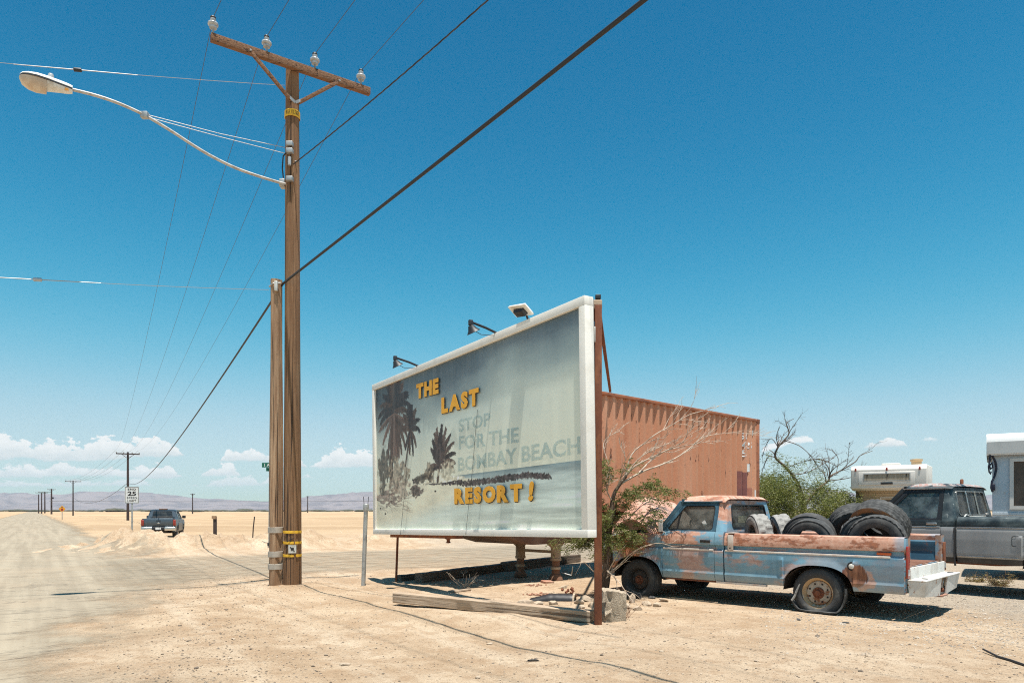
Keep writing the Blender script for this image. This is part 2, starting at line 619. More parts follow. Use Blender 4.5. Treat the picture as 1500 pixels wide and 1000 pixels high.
def beam_wood(name, base, dark, pale):
    """grain runs along local x"""
    m, nt, b, co = new_mat(name)
    v = nt.mapping(co, (0.7, 18, 18))
    fine = nt.noise(v, 2.0, 7, 0.65)
    v3 = nt.mapping(co, (0.4, 24, 24), loc=(3, 1, 7))
    cm = nt.ramp(nt.noise(v3, 1.3, 4, 0.5), 0.58, 0.66)
    col = nt.mix(nt.ramp(fine, 0.35, 0.65), base, pale)
    col = nt.mix(nt.math('MULTIPLY', cm, 0.8), col, dark)
    nt.link(col, b.inputs['Base Color'])
    b.inputs['Roughness'].default_value = 0.92
    set_bump(nt, b, nt.math('SUBTRACT', fine, cm), 0.8, 0.02)
    return m


M['log_wood'] = beam_wood('grey_weathered_beam', (0.33, 0.235, 0.155), (0.08, 0.05, 0.032), (0.46, 0.35, 0.25))
M['tie_wood'] = beam_wood('dark_railway_sleeper', (0.13, 0.095, 0.068), (0.04, 0.028, 0.02), (0.21, 0.16, 0.12))


def glass_mat(name, tint=(0.8, 0.86, 0.86), clear=0.6, rough=0.05, dust=(0.45, 0.42, 0.37), dusty=0.2):
    m, nt, b, co = new_mat(name)
    out = m.node_tree.nodes['Material Output']
    tr = nt.new('ShaderNodeBsdfTransparent')
    tr.inputs[0].default_value = (*tint, 1)
    b.inputs['Base Color'].default_value = (0.02, 0.025, 0.028, 1)
    b.inputs['Roughness'].default_value = rough
    b.inputs['Specular IOR Level'].default_value = 0.8
    mx = nt.new('ShaderNodeMixShader')
    mx.inputs[0].default_value = clear
    nt.link(b.outputs[0], mx.inputs[1])
    nt.link(tr.outputs[0], mx.inputs[2])
    df = nt.new('ShaderNodeBsdfDiffuse')
    df.inputs[0].default_value = (*dust, 1)
    mx2 = nt.new('ShaderNodeMixShader')
    nt.link(nt.ramp(nt.noise(co, 3.0, 6, 0.7), 0.3, 0.8, 0.0, dusty), mx2.inputs[0])
    nt.link(mx.outputs[0], mx2.inputs[1])
    nt.link(df.outputs[0], mx2.inputs[2])
    nt.link(mx2.outputs[0], out.inputs['Surface'])
    return m


M['glass'] = glass_mat('dusty_window_glass', clear=0.72, dusty=0.25)
M['glass_dark'] = glass_mat('tinted_window_glass', (0.35, 0.42, 0.45), clear=0.35, dusty=0.22)
M['glass_blue'] = glass_mat('clear_side_glass', (0.75, 0.88, 0.9), clear=0.62, dusty=0.3, dust=(0.35, 0.42, 0.44))
M['lens'] = pm('clouded_lamp_glass', (0.52, 0.40, 0.29), 0.25, 0, (0.62, 0.52, 0.40), 5, 0.4, 0.6)
M['lamp_paint'] = pm('pale_lamp_housing', (0.72, 0.71, 0.66), 0.45, 0, (0.55, 0.50, 0.42), 7)

# ------------------------------------------------------------------ terrain
ROAD_O = Vector((-20.0, 35.0))            # a point on the right edge of the main road
ROAD_E = Vector((-0.558, 0.83)).normalized()
ROAD_N = Vector((ROAD_E.y, -ROAD_E.x))    # to the right of the road


def hash2(ix, iy, seed):
    h = (ix.astype(np.int64) * 374761393 + iy.astype(np.int64) * 668265263 + seed * 974634777) & 0xFFFFFFFF
    h = ((h ^ (h >> 13)) * 1274126177) & 0xFFFFFFFF
    h = h ^ (h >> 16)
    return (h & 0xFFFFFF) / float(0xFFFFFF)


def vnoise(x, y, seed=0):
    ix, iy = np.floor(x), np.floor(y)
    fx, fy = x - ix, y - iy
    fx = fx * fx * fx * (fx * (fx * 6 - 15) + 10)
    fy = fy * fy * fy * (fy * (fy * 6 - 15) + 10)
    a = hash2(ix, iy, seed); b = hash2(ix + 1, iy, seed)
    c = hash2(ix, iy + 1, seed); d = hash2(ix + 1, iy + 1, seed)
    return (a * (1 - fx) + b * fx) * (1 - fy) + (c * (1 - fx) + d * fx) * fy - 0.5


def fbm(x, y, octaves=4, seed=0, gain=0.5):
    s, amp = 0.0, 1.0
    for o in range(octaves):
        s = s + amp * vnoise(x * (2 ** o) + 17.3 * o, y * (2 ** o) - 9.1 * o, seed + o)
        amp *= gain
    return s


def sstep(x, a, b):
    t = np.clip((x - a) / (b - a), 0, 1)
    return t * t * (3 - 2 * t)


MOUNDS = [  # x, y, radius along x, radius along y, height
    (-13.3, 26.0, 2.1, 1.4, 0.46), (-15.4, 26.0, 1.6, 1.2, 0.15), (-11.6, 26.8, 1.2, 1.0, 0.20), (-9.6, 27.6, 1.5, 1.2, 0.42), (-7.9, 28.2, 1.1, 1.0, 0.34),
    (-5.6, 30.0, 1.6, 1.3, 0.30), (-3.0, 31.6, 1.7, 1.2, 0.22), (0.5, 34.2, 2.4, 1.6, 0.22), (4.5, 37.0, 3.0, 1.6, 0.2)]


def terrain(x, y):
    x = np.asarray(x, dtype=float); y = np.asarray(y, dtype=float)
    rx, ry = x - ROAD_O.x, y - ROAD_O.y
    a = rx * ROAD_E.x + ry * ROAD_E.y
    b = rx * ROAD_N.x + ry * ROAD_N.y
    on_main = sstep(b, -9.6, -8.0) * (1 - sstep(b, -0.3, 1.6))
    on_cross = sstep(b, -1.5, 0.5) * sstep(a, -25.6, -24.2) * (1 - sstep(a, -16.4, -15.2))
    road = np.maximum(on_main, on_cross)
    r = np.hypot(x, y)
    near = 1 - sstep(r, 25, 60)
    h = fbm(x / 2.7, y / 2.7, 4, 11) * 0.07 + near * fbm(x / 0.55, y / 0.55, 3, 31) * 0.020
    h = h + near * np.maximum(0, fbm(x / 0.22, y / 0.22, 2, 57)) * 0.010
    far = sstep(r, 28, 80)
    h = h + far * fbm(x / 23.0, y / 23.0, 4, 71) * 0.45 * (1 - sstep(r, 1500, 4000))
    h = h * (1 - 0.94 * road)
    lot = sstep(x, 0.5, 2.0) * (1 - sstep(r, 20, 26)) * sstep(r, 8.0, 9.2)   # trodden gravel where the trucks stand
    h = h * (1 - 0.75 * lot)
    for mx, my, ra, rb, mh in MOUNDS:
        d2 = ((x - mx) / ra) ** 2 + ((y - my) / rb) ** 2
        bump = np.exp(-d2 * 1.1) * mh * 1.25
        h = h + bump * (1 + 0.9 * fbm(x / 0.9, y / 0.9, 5, 5, 0.62)) + np.minimum(bump, 0.25) * (0.55 * fbm(x / 0.33, y / 0.33, 3, 15) - 0.35 * np.abs(fbm(x / 0.6, y / 0.6, 3, 25)))
    h = h - 0.42 * np.exp(-(((x + 22.5) / 7.0) ** 2 + ((y - 49) / 6.0) ** 2))     # hollow where the grey pickup stands
    # soil heaped round the foot of the pole
    d2 = ((x + 4.2) / 1.0) ** 2 + ((y - 13.2) / 0.8) ** 2
    h = h + np.exp(-d2) * 0.07
    # a low lip of sand in front of the beam under the board
    h = h - 0.05 * on_main
    return h


def ground_z(x, y):
    return float(terrain(np.array([x]), np.array([y]))[0])


def build_ground():
    ang = list(np.radians(np.arange(-52, 52.01, 0.25)))
    ang += list(np.radians(np.arange(58, 304, 6.0)))
    ang = np.array(ang)
    rad = [0.0]
    r = 1.2
    while r < 40:
        rad.append(r)
        r *= 1.0045 if 22.5 < r < 33 else 1.0110
        r += 0.003
    while r < 600:
        rad.append(r)
        r *= 1.05
    while r < 30000:
        rad.append(r)
        r *= 1.22
    rad = np.array(rad[1:])
    A, R = np.meshgrid(ang, rad)
    X, Y = R * np.sin(A), R * np.cos(A)
    Z = terrain(X, Y)
    nr, na = X.shape
    vs = np.stack([X, Y, Z], -1).reshape(-1, 3).tolist()
    c = len(vs)
    vs.append([0, 0, ground_z(0, 0)])
    fs = []
    for i in range(nr - 1):
        for k in range(na):
            k2 = (k + 1) % na
            fs.append((i * na + k, (i + 1) * na + k, (i + 1) * na + k2, i * na + k2))
    for k in range(na):
        fs.append((c, k, (k + 1) % na))
    me = bpy.data.meshes.new('ground')
    me.from_pydata(vs, [], fs)
    me.shade_smooth()
    o = bpy.data.objects.new('ground', me)
    COL.objects.link(o)
    return o


def sand_mat():
    m, nt, b, co = new_mat('desert_sand')
    big = nt.noise(co, 0.16, 5, 0.6)
    mid = nt.noise(co, 1.1, 6, 0.65)
    fine = nt.noise(co, 9.0, 6, 0.7)
    grit = nt.noise(co, 60.0, 4, 0.7)
    col = nt.mix(nt.ramp(mid, 0.35, 0.68), (0.435, 0.305, 0.195), (0.575, 0.44, 0.305))
    col = nt.mix(nt.math('MULTIPLY', nt.ramp(big, 0.42, 0.62), 0.45), col, (0.56, 0.445, 0.325))
    # raked streaks left by wheels, running with the main road
    v = nt.mapping(co, (1, 1, 1), rot=(0, 0, -math.atan2(ROAD_E.y, ROAD_E.x)))
    v = nt.mapping(v, (0.10, 1.5, 1))
    streak = nt.noise(v, 1.0, 5, 0.6)
    col = nt.mix(nt.math('MULTIPLY', nt.ramp(streak, 0.5, 0.66), 0.5), col, (0.64, 0.52, 0.385))
    col = nt.mix(nt.math('MULTIPLY', nt.ramp(streak, 0.44, 0.34), 0.4), col, (0.39, 0.27, 0.17))
    col = nt.mix(nt.math('MULTIPLY', nt.ramp(fine, 0.52, 0.75), 0.5), col, (0.34, 0.23, 0.145))
    col = nt.mix(nt.math('MULTIPLY', nt.ramp(grit, 0.58, 0.70), 0.42), col, (0.26, 0.19, 0.13))
    spk = nt.noise(co, 26.0, 3, 0.6)
    col = nt.mix(nt.math('MULTIPLY', nt.ramp(spk, 0.58, 0.66), 0.62), col, (0.25, 0.17, 0.105))
    col = nt.mix(nt.math('MULTIPLY', nt.ramp(spk, 0.36, 0.30), 0.5), col, (0.68, 0.56, 0.42))
    blot = nt.noise(co, 3.2, 5, 0.65)
    col = nt.mix(nt.math('MULTIPLY', nt.ramp(blot, 0.50, 0.62), 0.5), col, (0.39, 0.26, 0.16))
    # the open desert beyond is a browner, wind-streaked crust
    px, py, pz = nt.sep(co)[:3]
    far_n = nt.noise(nt.mapping(co, (0.02, 0.14, 1)), 1.0, 5, 0.6)
    far_c = nt.mix(nt.ramp(far_n, 0.38, 0.62), (0.36, 0.245, 0.145), (0.47, 0.335, 0.205))
    col = nt.mix(nt.ramp(py, 26, 60, 0.0, 0.85), col, far_c)
    # greyer gravel on the lot where the trucks stand
    px, py, pz = nt.sep(co)[:3]
    g = nt.math('ADD', nt.math('MULTIPLY', px, 0.62), nt.math('MULTIPLY', py, 0.30))
    g = nt.math('ADD', g, nt.math('MULTIPLY', nt.noise(co, 0.7, 4, 0.6), 3.0))
    gm = nt.math('MULTIPLY', nt.ramp(g, 7.2, 9.2), nt.ramp(py, 24, 40, 1, 0))
    sp = nt.noise(co, 34.0, 3, 0.7)
    gcol = nt.mix(nt.ramp(sp, 0.35, 0.65), (0.26, 0.22, 0.175), (0.47, 0.41, 0.33))
    col = nt.mix(nt.math('MULTIPLY', gm, 0.75), col, gcol)
    nt.link(col, b.inputs['Base Color'])
    b.inputs['Roughness'].default_value = 1.0
    b.inputs['Specular IOR Level'].default_value = 0.1
    vor = nt.new('ShaderNodeTexVoronoi', feature='F1')
    nt.link(co, vor.inputs['Vector'])
    vor.inputs['Scale'].default_value = 26.0
    peb = nt.ramp(vor.outputs['Distance'], 0.0, 0.45, 1, 0)
    pick = nt.ramp(nt.noise(co, 5.0, 3, 0.6), 0.5, 0.7)
    h = nt.math('ADD', nt.math('MULTIPLY', fine, 1.0), nt.math('MULTIPLY', grit, 0.5))
    h = nt.math('ADD', h, nt.math('MULTIPLY', nt.math('MULTIPLY', peb, pick), 0.5))
    h = nt.math('ADD', h, nt.math('MULTIPLY', mid, 1.2))
    set_bump(nt, b, h, 0.95, 0.055)
    return m


ground = build_ground()
ground.data.materials.append(sand_mat())
tag(ground, 'pale tan desert sand spreading to the horizon', 'ground', kind='structure')


# ------------------------------------------------------------------ roads
def road_mat(name, edges, base=(0.295, 0.245, 0.178), pale=(0.38, 0.32, 0.235), dark=(0.17, 0.14, 0.11)):
    """edges(nt, x, y, noise) gives the 0..1 cover: sand drifts over the ragged margins"""
    m, nt, b, co = new_mat(name)
    out = m.node_tree.nodes['Material Output']
    x, y, z = nt.sep(co)[:3]
    n1 = nt.noise(co, 0.45, 5, 0.62)
    n2 = nt.noise(co, 1.9, 5, 0.65)
    v = nt.mapping(co, (2.4, 0.07, 1))
    streak = nt.noise(v, 1.0, 5, 0.6)
    fine = nt.noise(co, 45, 4, 0.7)
    spk = nt.noise(co, 130, 2, 0.6)
    col = nt.mix(nt.ramp(streak, 0.35, 0.65), base, pale)
    col = nt.mix(nt.math('MULTIPLY', nt.ramp(n1, 0.45, 0.65), 0.5), col, (0.38, 0.30, 0.21))
    col = nt.mix(nt.math('MULTIPLY', nt.ramp(fine, 0.5, 0.75), 0.45), col, dark)
    col = nt.mix(nt.math('MULTIPLY', nt.ramp(spk, 0.55, 0.75), 0.35), col, (0.43, 0.39, 0.32))
    v4 = nt.mapping(co, (0.16, 1.1, 1))
    cr = nt.noise(v4, 1.0, 6, 0.72, 1.0)
    line = nt.math('ABSOLUTE', nt.math('SUBTRACT', cr, 0.5))
    cm = nt.math('MULTIPLY', nt.ramp(line, 0.0, 0.013, 1, 0), nt.ramp(n2, 0.38, 0.5))
    col = nt.mix(nt.math('MULTIPLY', cm, 0.75), col, (0.10, 0.085, 0.07))
    nt.link(col, b.inputs['Base Color'])
    b.inputs['Roughness'].default_value = 0.95
    b.inputs['Specular IOR Level'].default_value = 0.2
    set_bump(nt, b, nt.math('ADD', fine, nt.math('MULTIPLY', cm, -1.0)), 0.4, 0.015)
    cover = edges(nt, x, y, n1, n2, fine)
    tr = nt.new('ShaderNodeBsdfTransparent')
    mx = nt.new('ShaderNodeMixShader')
    nt.link(cover, mx.inputs[0])
    nt.link(tr.outputs[0], mx.inputs[1])
    nt.link(b.outputs[0], mx.inputs[2])
    nt.link(mx.outputs[0], out.inputs['Surface'])
    return m


def road_sheet(name, b0, b1, a_list, nb, lift):
    """a strip in the road frame: local x = to the right, local y = along"""
    mb = MB()
    bs = np.linspace(b0, b1, nb)
    rows = []
    for a in a_list:
        X = ROAD_O.x + ROAD_E.x * a + ROAD_N.x * bs
        Y = ROAD_O.y + ROAD_E.y * a + ROAD_N.y * bs
        Z = terrain(X, Y) + lift
        rows.append([(bs[i], a, Z[i]) for i in range(nb)])
    mb.loft(rows)
    o = mb.build(name, None, None, smooth=180)
    o.location = (ROAD_O.x, ROAD_O.y, 0)
    o.rotation_euler = (0, 0, math.atan2(ROAD_E.y, ROAD_E.x) - math.pi / 2)
    return o


def a_series(lo, hi, s0=0.5):
    out, a, s = [], lo, s0
    while a < hi:
        out.append(a)
        if a > 0:
            s = s0 * (1 + a / 40.0)
        a += s
    out.append(hi)
    return out


def main_edges(nt, x, y, n1, n2, fine):
    # right margin: clean far away, drowned in sand near the corner
    shift = nt.ramp(y, -31, -22, -2.4, 0.2)
    wob = nt.math('ADD', nt.math('MULTIPLY', nt.math('SUBTRACT', n1, 0.5), 4.2), nt.math('MULTIPLY', nt.math('SUBTRACT', n2, 0.5), 1.8))
    wob = nt.math('MULTIPLY', wob, nt.ramp(y, -10, 40, 1.0, 0.5))
    d = nt.math('SUBTRACT', shift, nt.math('ADD', x, wob))
    r = nt.ramp(nt.math('ADD', d, nt.math('MULTIPLY', nt.math('SUBTRACT', fine, 0.5), 1.6)), -0.5, 1.1, 0, 0.92)
    l = nt.ramp(nt.math('ADD', nt.math('ADD', x, 8.3), nt.math('MULTIPLY', wob, 0.4)), 0.0, 0.9)
    return nt.math('MULTIPLY', r, l)


road = road_sheet('road', -8.6, 1.2, a_series(-48, 900), 24, 0.010)
road.data.materials.append(road_mat('dusty_asphalt', main_edges))
tag(road, 'dusty sun bleached asphalt road running off to the left', 'road', kind='structure')


def cross_edges(nt, x, y, n1, n2, fine):
    wob = nt.math('ADD', nt.math('MULTIPLY', nt.math('SUBTRACT', n1, 0.5), 3.0), nt.math('MULTIPLY', nt.math('SUBTRACT', n2, 0.5), 1.6))
    lo = nt.ramp(nt.math('ADD', nt.math('ADD', y, 24.2), wob), -0.6, 0.9)
    hi = nt.ramp(nt.math('ADD', nt.math('ADD', y, 16.6), wob), -0.6, 0.9, 1, 0)
    left = nt.ramp(nt.math('ADD', x, wob), -2.6, 0.0)
    g = nt.ramp(nt.math('ADD', n2, nt.math('MULTIPLY', fine, 0.5)), 0.55, 0.85, 0.85, 0.35)
    return nt.math('MULTIPLY', nt.math('MULTIPLY', lo, hi), nt.math('MULTIPLY', left, g))


cross = road_sheet('cross_street', -3.0, 130, a_series(-25.0, -15.8, 0.5), 220, 0.016)
cross.data.materials.append(road_mat('dusty_asphalt_of_side_street', cross_edges))
tag(cross, 'sand strewn side street passing behind the billboard', 'road', kind='structure')


# ------------------------------------------------------------------ mountains, far scrub, air
def build_mountains():
    D = 7000.0
    prof = [(-900, 700), (-500, 712), (-200, 722), (0, 717), (60, 715), (120, 717), (180, 722), (240, 726), (300, 729), (340, 732), (380, 729), (430, 722), (480, 718),
            (550, 714), (640, 708), (750, 706), (860, 712), (960, 716), (1060, 712), (1160, 708), (1240, 709), (1330, 718), (1420, 726), (1550, 722), (1800, 705), (2400, 715)]
    xs = np.linspace(-850, 2350, 520)
    hp = np.interp(xs, [p[0] for p in prof], [HORIZON - p[1] for p in prof])
    rows = []
    nd = 40
    for j in range(nd):
        t = j / (nd - 1)
        depth = D * (0.80 + 0.62 * t)
        X = (xs - 750) / FP * D * (0.9 + 0.22 * t)
        crest = hp / FP * D * 1.04
        shape = np.sin(min(t / 0.62, 1.0) * math.pi / 2) ** 1.5 * (1 - 0.75 * max(0, (t - 0.62) / 0.38))
        ridg = 1 - np.abs(fbm(X / 620.0 + 0.35 * depth / 620, np.full_like(X, depth / 760.0), 5, 91, 0.55)) * 2.6
        small = fbm(X / 150.0, np.full_like(X, depth / 210.0), 4, 17, 0.6)
        w = np.exp(-((t - 0.62) / 0.16) ** 2)
        Z = crest * shape * (0.62 + 0.38 * w + (0.42 * (ridg - 0.72) + 0.16 * small) * (1 - 0.72 * w)) + crest * w * 0.05 * small
        if j == 0:
            Z = Z * 0 - 30
        rows.append([(X[i], depth, Z[i]) for i in range(len(xs))])
    mb = MB().loft(rows)
    m = pm('bare_desert_rock', (0.215, 0.18, 0.18), 1.0, 0, (0.13, 0.115, 0.125), 0.004, 0.4, 0.65, spec=0.1)
    o = mb.build('mountains', m, None, smooth=180, fix=False)
    return tag(o, 'bare mauve grey mountain range along the horizon', 'mountains', kind='structure')


build_mountains()


def build_far_scrub():
    rng = random.Random(21)
    mb = MB()
    for i in range(900):
        px = rng.uniform(-200, 1700)
        d = rng.uniform(700, 1500)
        h = rng.uniform(0.9, 2.4) * (1.6 if rng.random() < 0.06 else 1.0)
        X = (px - 750) / FP * d
        w = h * rng.uniform(1.5, 4.5)
        mb.ell((X, d, h * 0.35 + ground_z(X, d)), (w, w, h * 0.65), seg=6, rings=4)
    o = mb.build('far_scrub', pm('far_saltbush', (0.055, 0.06, 0.04), 1.0, 0, (0.10, 0.09, 0.06), 0.3), None, fix=False)
    return tag(o, 'thin dark line of distant saltbush below the mountains', 'scrub', kind='stuff')


build_far_scrub()


def build_haze():
    mb = MB().bbox((-9500, -400, -60), (9500, 10500, 360))
    m = bpy.data.materials.new('desert_haze')
    m.use_nodes = True
    t = m.node_tree
    t.nodes.clear()
    v = t.nodes.new('ShaderNodeVolumePrincipled')
    v.inputs['Color'].default_value = (0.80, 0.90, 1.0, 1)
    v.inputs['Density'].default_value = HAZE
    v.inputs['Anisotropy'].default_value = 0.0
    out = t.nodes.new('ShaderNodeOutputMaterial')
    t.links.new(v.outputs[0], out.inputs['Volume'])
    o = mb.build('haze', m, None, smooth=0)
    return tag(o, 'pale dry air that fades the far mountains', 'haze', kind='stuff')


HAZE = 0.00005
build_haze()

# ------------------------------------------------------------------ near utility pole
UP = Vector((0, 0, 1))
POLE = Vector((-4.13, 13.37, 0))
ARM_D = Vector((0.834, 0.552, 0)).normalized()      # along the crossarm, to the right
ARM_F = Vector((0.552, -0.834, 0)).normalized()     # face of the arm towards the viewer
SPAN = Vector((0.584, -0.811, 0)).normalized()      # the line's run towards the viewer


def rough_pole(mb, p0, p1, r0, r1, seg=18, rings=26, amp=0.012, seed=1, hollow=()):
    rg = np.random.RandomState(seed)
    ph = rg.rand(6) * 6.28
    p0, p1 = Vector(p0), Vector(p1)
    rows = []
    for i in range(rings + 1):
        t = i / rings
        c = p0.lerp(p1, t)
        r = r0 + (r1 - r0) * t
        row = []
        for k in range(seg):
            a = 2 * math.pi * k / seg
            w = amp * (math.sin(3 * a + ph[0] + 2.1 * t) * 0.5 + math.sin(7 * a + ph[1]) * 0.35 + math.sin(2 * a + 9 * t + ph[2]) * 0.35)
            for (ha, hw, hd) in hollow:
                d = (a - ha + math.pi) % (2 * math.pi) - math.pi
                w -= hd * math.exp(-(d / hw) ** 2)
            row.append(c + Vector((math.cos(a), math.sin(a), 0)) * (r + w))
        rows.append(row)
    mb.loft(rows, closed=True)
    n = len(mb.v)
    mb.f.append(tuple(range(n - seg, n)))
    return mb


def insulator(parent, base, name='insulator'):
    """pin insulator standing on the arm"""
    b = Vector(base)
    MBm = Matrix.Translation(b)
    ins = MB().lathe([(0.0, 0.27), (0.045, 0.265), (0.050, 0.24), (0.040, 0.225), (0.046, 0.215), (0.086, 0.19), (0.092, 0.165), (0.080, 0.145),
                      (0.060, 0.140), (0.066, 0.120), (0.060, 0.100), (0.035, 0.09), (0.0, 0.09)], MBm, 18).build(name, M['porcelain'], parent, smooth=50)
    MB().cyl(b + Vector((0, 0, -0.02)), b + Vector((0, 0, 0.11)), 0.022, seg=8).build('pin', M['galv'], ins)
    MB().ell(b + Vector((0, 0, 0.285)), (0.05, 0.05, 0.035), seg=10, rings=6).build('wire_tie', M['black_plastic'], ins)
    return ins


def build_pole():
    gz = ground_z(POLE.x, POLE.y)
    t = thing('utility_pole', 'tall brown wooden utility pole with crossarm and yellow bands near its foot', 'utility pole', (POLE.x, POLE.y, gz - 0.1))
    z0 = 0.1 - gz
    rough_pole(MB(), (0, 0, -0.1), (0, 0, 9.83 + z0), 0.168, 0.118, amp=0.006, seed=4, hollow=((-0.55, 0.10, 0.035), (-2.2, 0.12, 0.012))).build('pole_shaft', M['pole_wood'], t, smooth=50)
    off = ARM_F * 0.17
    arm_z = 9.70 + z0
    MB().beam(ARM_D * -1.47 + off + UP * arm_z, ARM_D * 1.47 + off + UP * arm_z, 0.10, 0.135).build('crossarm', M['log_arm'], t, bevel=0.008)
    for L in (-1.43, -0.515, 0.374, 1.29):
        insulator(t, ARM_D * L + off + UP * (arm_z + 0.07))
    pz = 9.05 + z0
    for s in (-1, 1):
        a = ARM_D * (0.82 * s) + ARM_F * 0.23 + UP * (arm_z - 0.04)
        b = ARM_D * (0.07 * s) + ARM_F * 0.16 + UP * pz
        br = MB().beam(a, b, 0.045, 0.06).build('brace', M['log_arm'], t, bevel=0.004)
        MB().beam(b + ARM_D * (0.13 * s) + UP * 0.10 + ARM_F * 0.015, ARM_F * 0.175 + UP * (pz - 0.02), 0.02, 0.05).build('brace_plate', M['galv'], br)
        MB().cyl(a - ARM_F * 0.05, a + ARM_F * 0.05, 0.018, seg=8).build('bolt', M['galv'], br)
    # clamps and hardware
    MB().lathe([(0.137, -0.065), (0.142, -0.06), (0.142, 0.06), (0.137, 0.065)], Matrix.Translation((0, 0, 8.86 + z0)), 24).build('warning_band', M['yellow'], t)
    th = math.atan2(-0.83, 0.25)
    word = 'HIGH VOLTAGE'
    for i, ch in enumerate(word):
        if ch == ' ':
            continue
        a = th + (i - (len(word) - 1) / 2) * 0.155
        o = Vector((math.cos(a), math.sin(a), 0))
        xd = Vector((-math.sin(a), math.cos(a), 0))
        put_text('letter', ch, M['black_print'], t, frame_matrix(o * 0.1435 - xd * 0.008 + UP * (8.82 + z0), xd, UP), height=0.08, width=0.015, bold=0.01, depth=0)
    for zz, pp in ((8.25, 0.10), (8.12, 0.06), (7.60, 0.07)):
        MB().bbox((-0.06, -0.20, zz + z0 - 0.04), (0.06, -0.10, zz + z0 + 0.04)).build('clamp', M['galv'], t, bevel=0.006)
    MB().tube([(0.02, -0.14, 8.2 + z0), (-0.14, -0.10, 8.05 + z0), (-0.17, -0.06, 7.85 + z0), (-0.15, -0.04, 7.62 + z0)], 0.012, 6).build('lead_wire', M['cable'], t)
    MB().cyl((0.0, -0.17, 7.85 + z0), (0.0, -0.17, 8.0 + z0), 0.03, seg=10).build('dead_end_spool', M['porcelain'], t)
    MB().tube([(-0.05, -0.05, 8.0 + z0), (0.12, -0.10, 7.95 + z0)], 0.01, 6).build('wire_hook', M['galv'], t)
    # reflective bands and number plate at eye level
    for zz in (1.045, 0.845, 0.605):
        r = 0.1665
        MB().lathe([(r, -0.024), (r + 0.005, -0.022), (r + 0.005, 0.022), (r, 0.024)], Matrix.Translation((0, 0, zz + z0)), 28).build('reflective_band', M['yellow'], t)
    th = math.atan2(-13.37, 4.13)
    o = Vector((math.cos(th), math.sin(th), 0))
    xd = Vector((-math.sin(th), math.cos(th), 0))
    plate = MB().beam(o * 0.172 - xd * 0.07 + UP * (0.73 + z0), o * 0.172 + xd * 0.07 + UP * (0.73 + z0), 0.012, 0.15).build('pole_tag', M['pale_metal'], t)
    for (dx_, dz_, w_, h_) in ((0, 0, 0.055, 0.05), (-0.035, 0.03, 0.02, 0.02), (0.03, -0.035, 0.025, 0.015)):
        MB().beam(o * 0.1795 + xd * (dx_ - w_ / 2) + UP * (0.73 + dz_ + z0), o * 0.1795 + xd * (dx_ + w_ / 2) + UP * (0.73 + dz_ + z0), 0.004, h_).build('printed_mark', M['black_print'], plate)
    MB().beam(o * 0.170 + xd * 0.02 + UP * (0.93 + z0), o * 0.170 - xd * 0.10 + UP * (0.86 + z0), 0.01, 0.012).build('loose_strap', M['cable'], t)
    # a timber cover strip runs up the right of the pole
    MB().beam((0.085, -0.135, 0.1), (0.062, -0.105, 7.4), 0.035, 0.03, up=(0.6, -0.8, 0)).build('cable_cover', M['pole_wood'], t)
    return t


M['log_arm'] = beam_wood('crossarm_timber', (0.165, 0.078, 0.037), (0.045, 0.022, 0.014), (0.24, 0.125, 0.065))
build_pole()


def build_stub():
    x, y = -4.43, 13.33
    gz = ground_z(x, y)
    t = thing('stub_pole', 'shorter cracked wooden pole with grey straps tight beside the tall utility pole', 'pole', (x, y, gz - 0.1))
    z0 = 0.1 - gz
    rough_pole(MB(), (0, 0, -0.1), (0.02, 0, 5.76 + z0), 0.132, 0.105, amp=0.016, rings=60, seed=9, hollow=((-1.9, 0.10, 0.03), (-1.1, 0.07, 0.025), (-0.4, 0.3, 0.03))).build('pole_shaft', M['stub_wood'], t, smooth=40)
    for zz in (1.08, 0.63, 0.40):
        MB().lathe([(0.130, -0.055), (0.140, -0.05), (0.140, 0.05), (0.130, 0.055)], Matrix.Translation((0, 0, zz + z0)), 24).build('strap', M['strap'], t)
    MB().tube([(-0.10, -0.06, 5.62 + z0), (0.0, -0.13, 5.66 + z0), (0.12, -0.08, 5.68 + z0)], 0.014, 6).build('wire_hook', M['galv'], t)
    MB().bbox((0.02, -0.15, 5.52 + z0), (0.08, -0.09, 5.70 + z0)).build('cable_clamp', M['pale_metal'], t, bevel=0.01)
    return t


M['strap'] = pm('grey_tin_strap', (0.45, 0.40, 0.34), 0.6, 0.2, (0.33, 0.29, 0.24), 9)
build_stub()


# ------------------------------------------------------------------ street lamp on its long arm
def on_arm_line(px, py):
    """point on the vertical plane through the crossarm that a photo pixel shows"""
    u = (px - 750.0) / FP
    L = (POLE.x - u * POLE.y) / (u * ARM_D.y - ARM_D.x)
    p = POLE + ARM_D * L
    return Vector((p.x, p.y, EYE + (HORIZON - py) / FP * p.y)), L


M['arm_pipe'] = pm('dulled_lamp_arm_pipe', (0.50, 0.47, 0.43), 0.5, 0.1, (0.36, 0.32, 0.28), 5, stretch=(2, 2, 2))


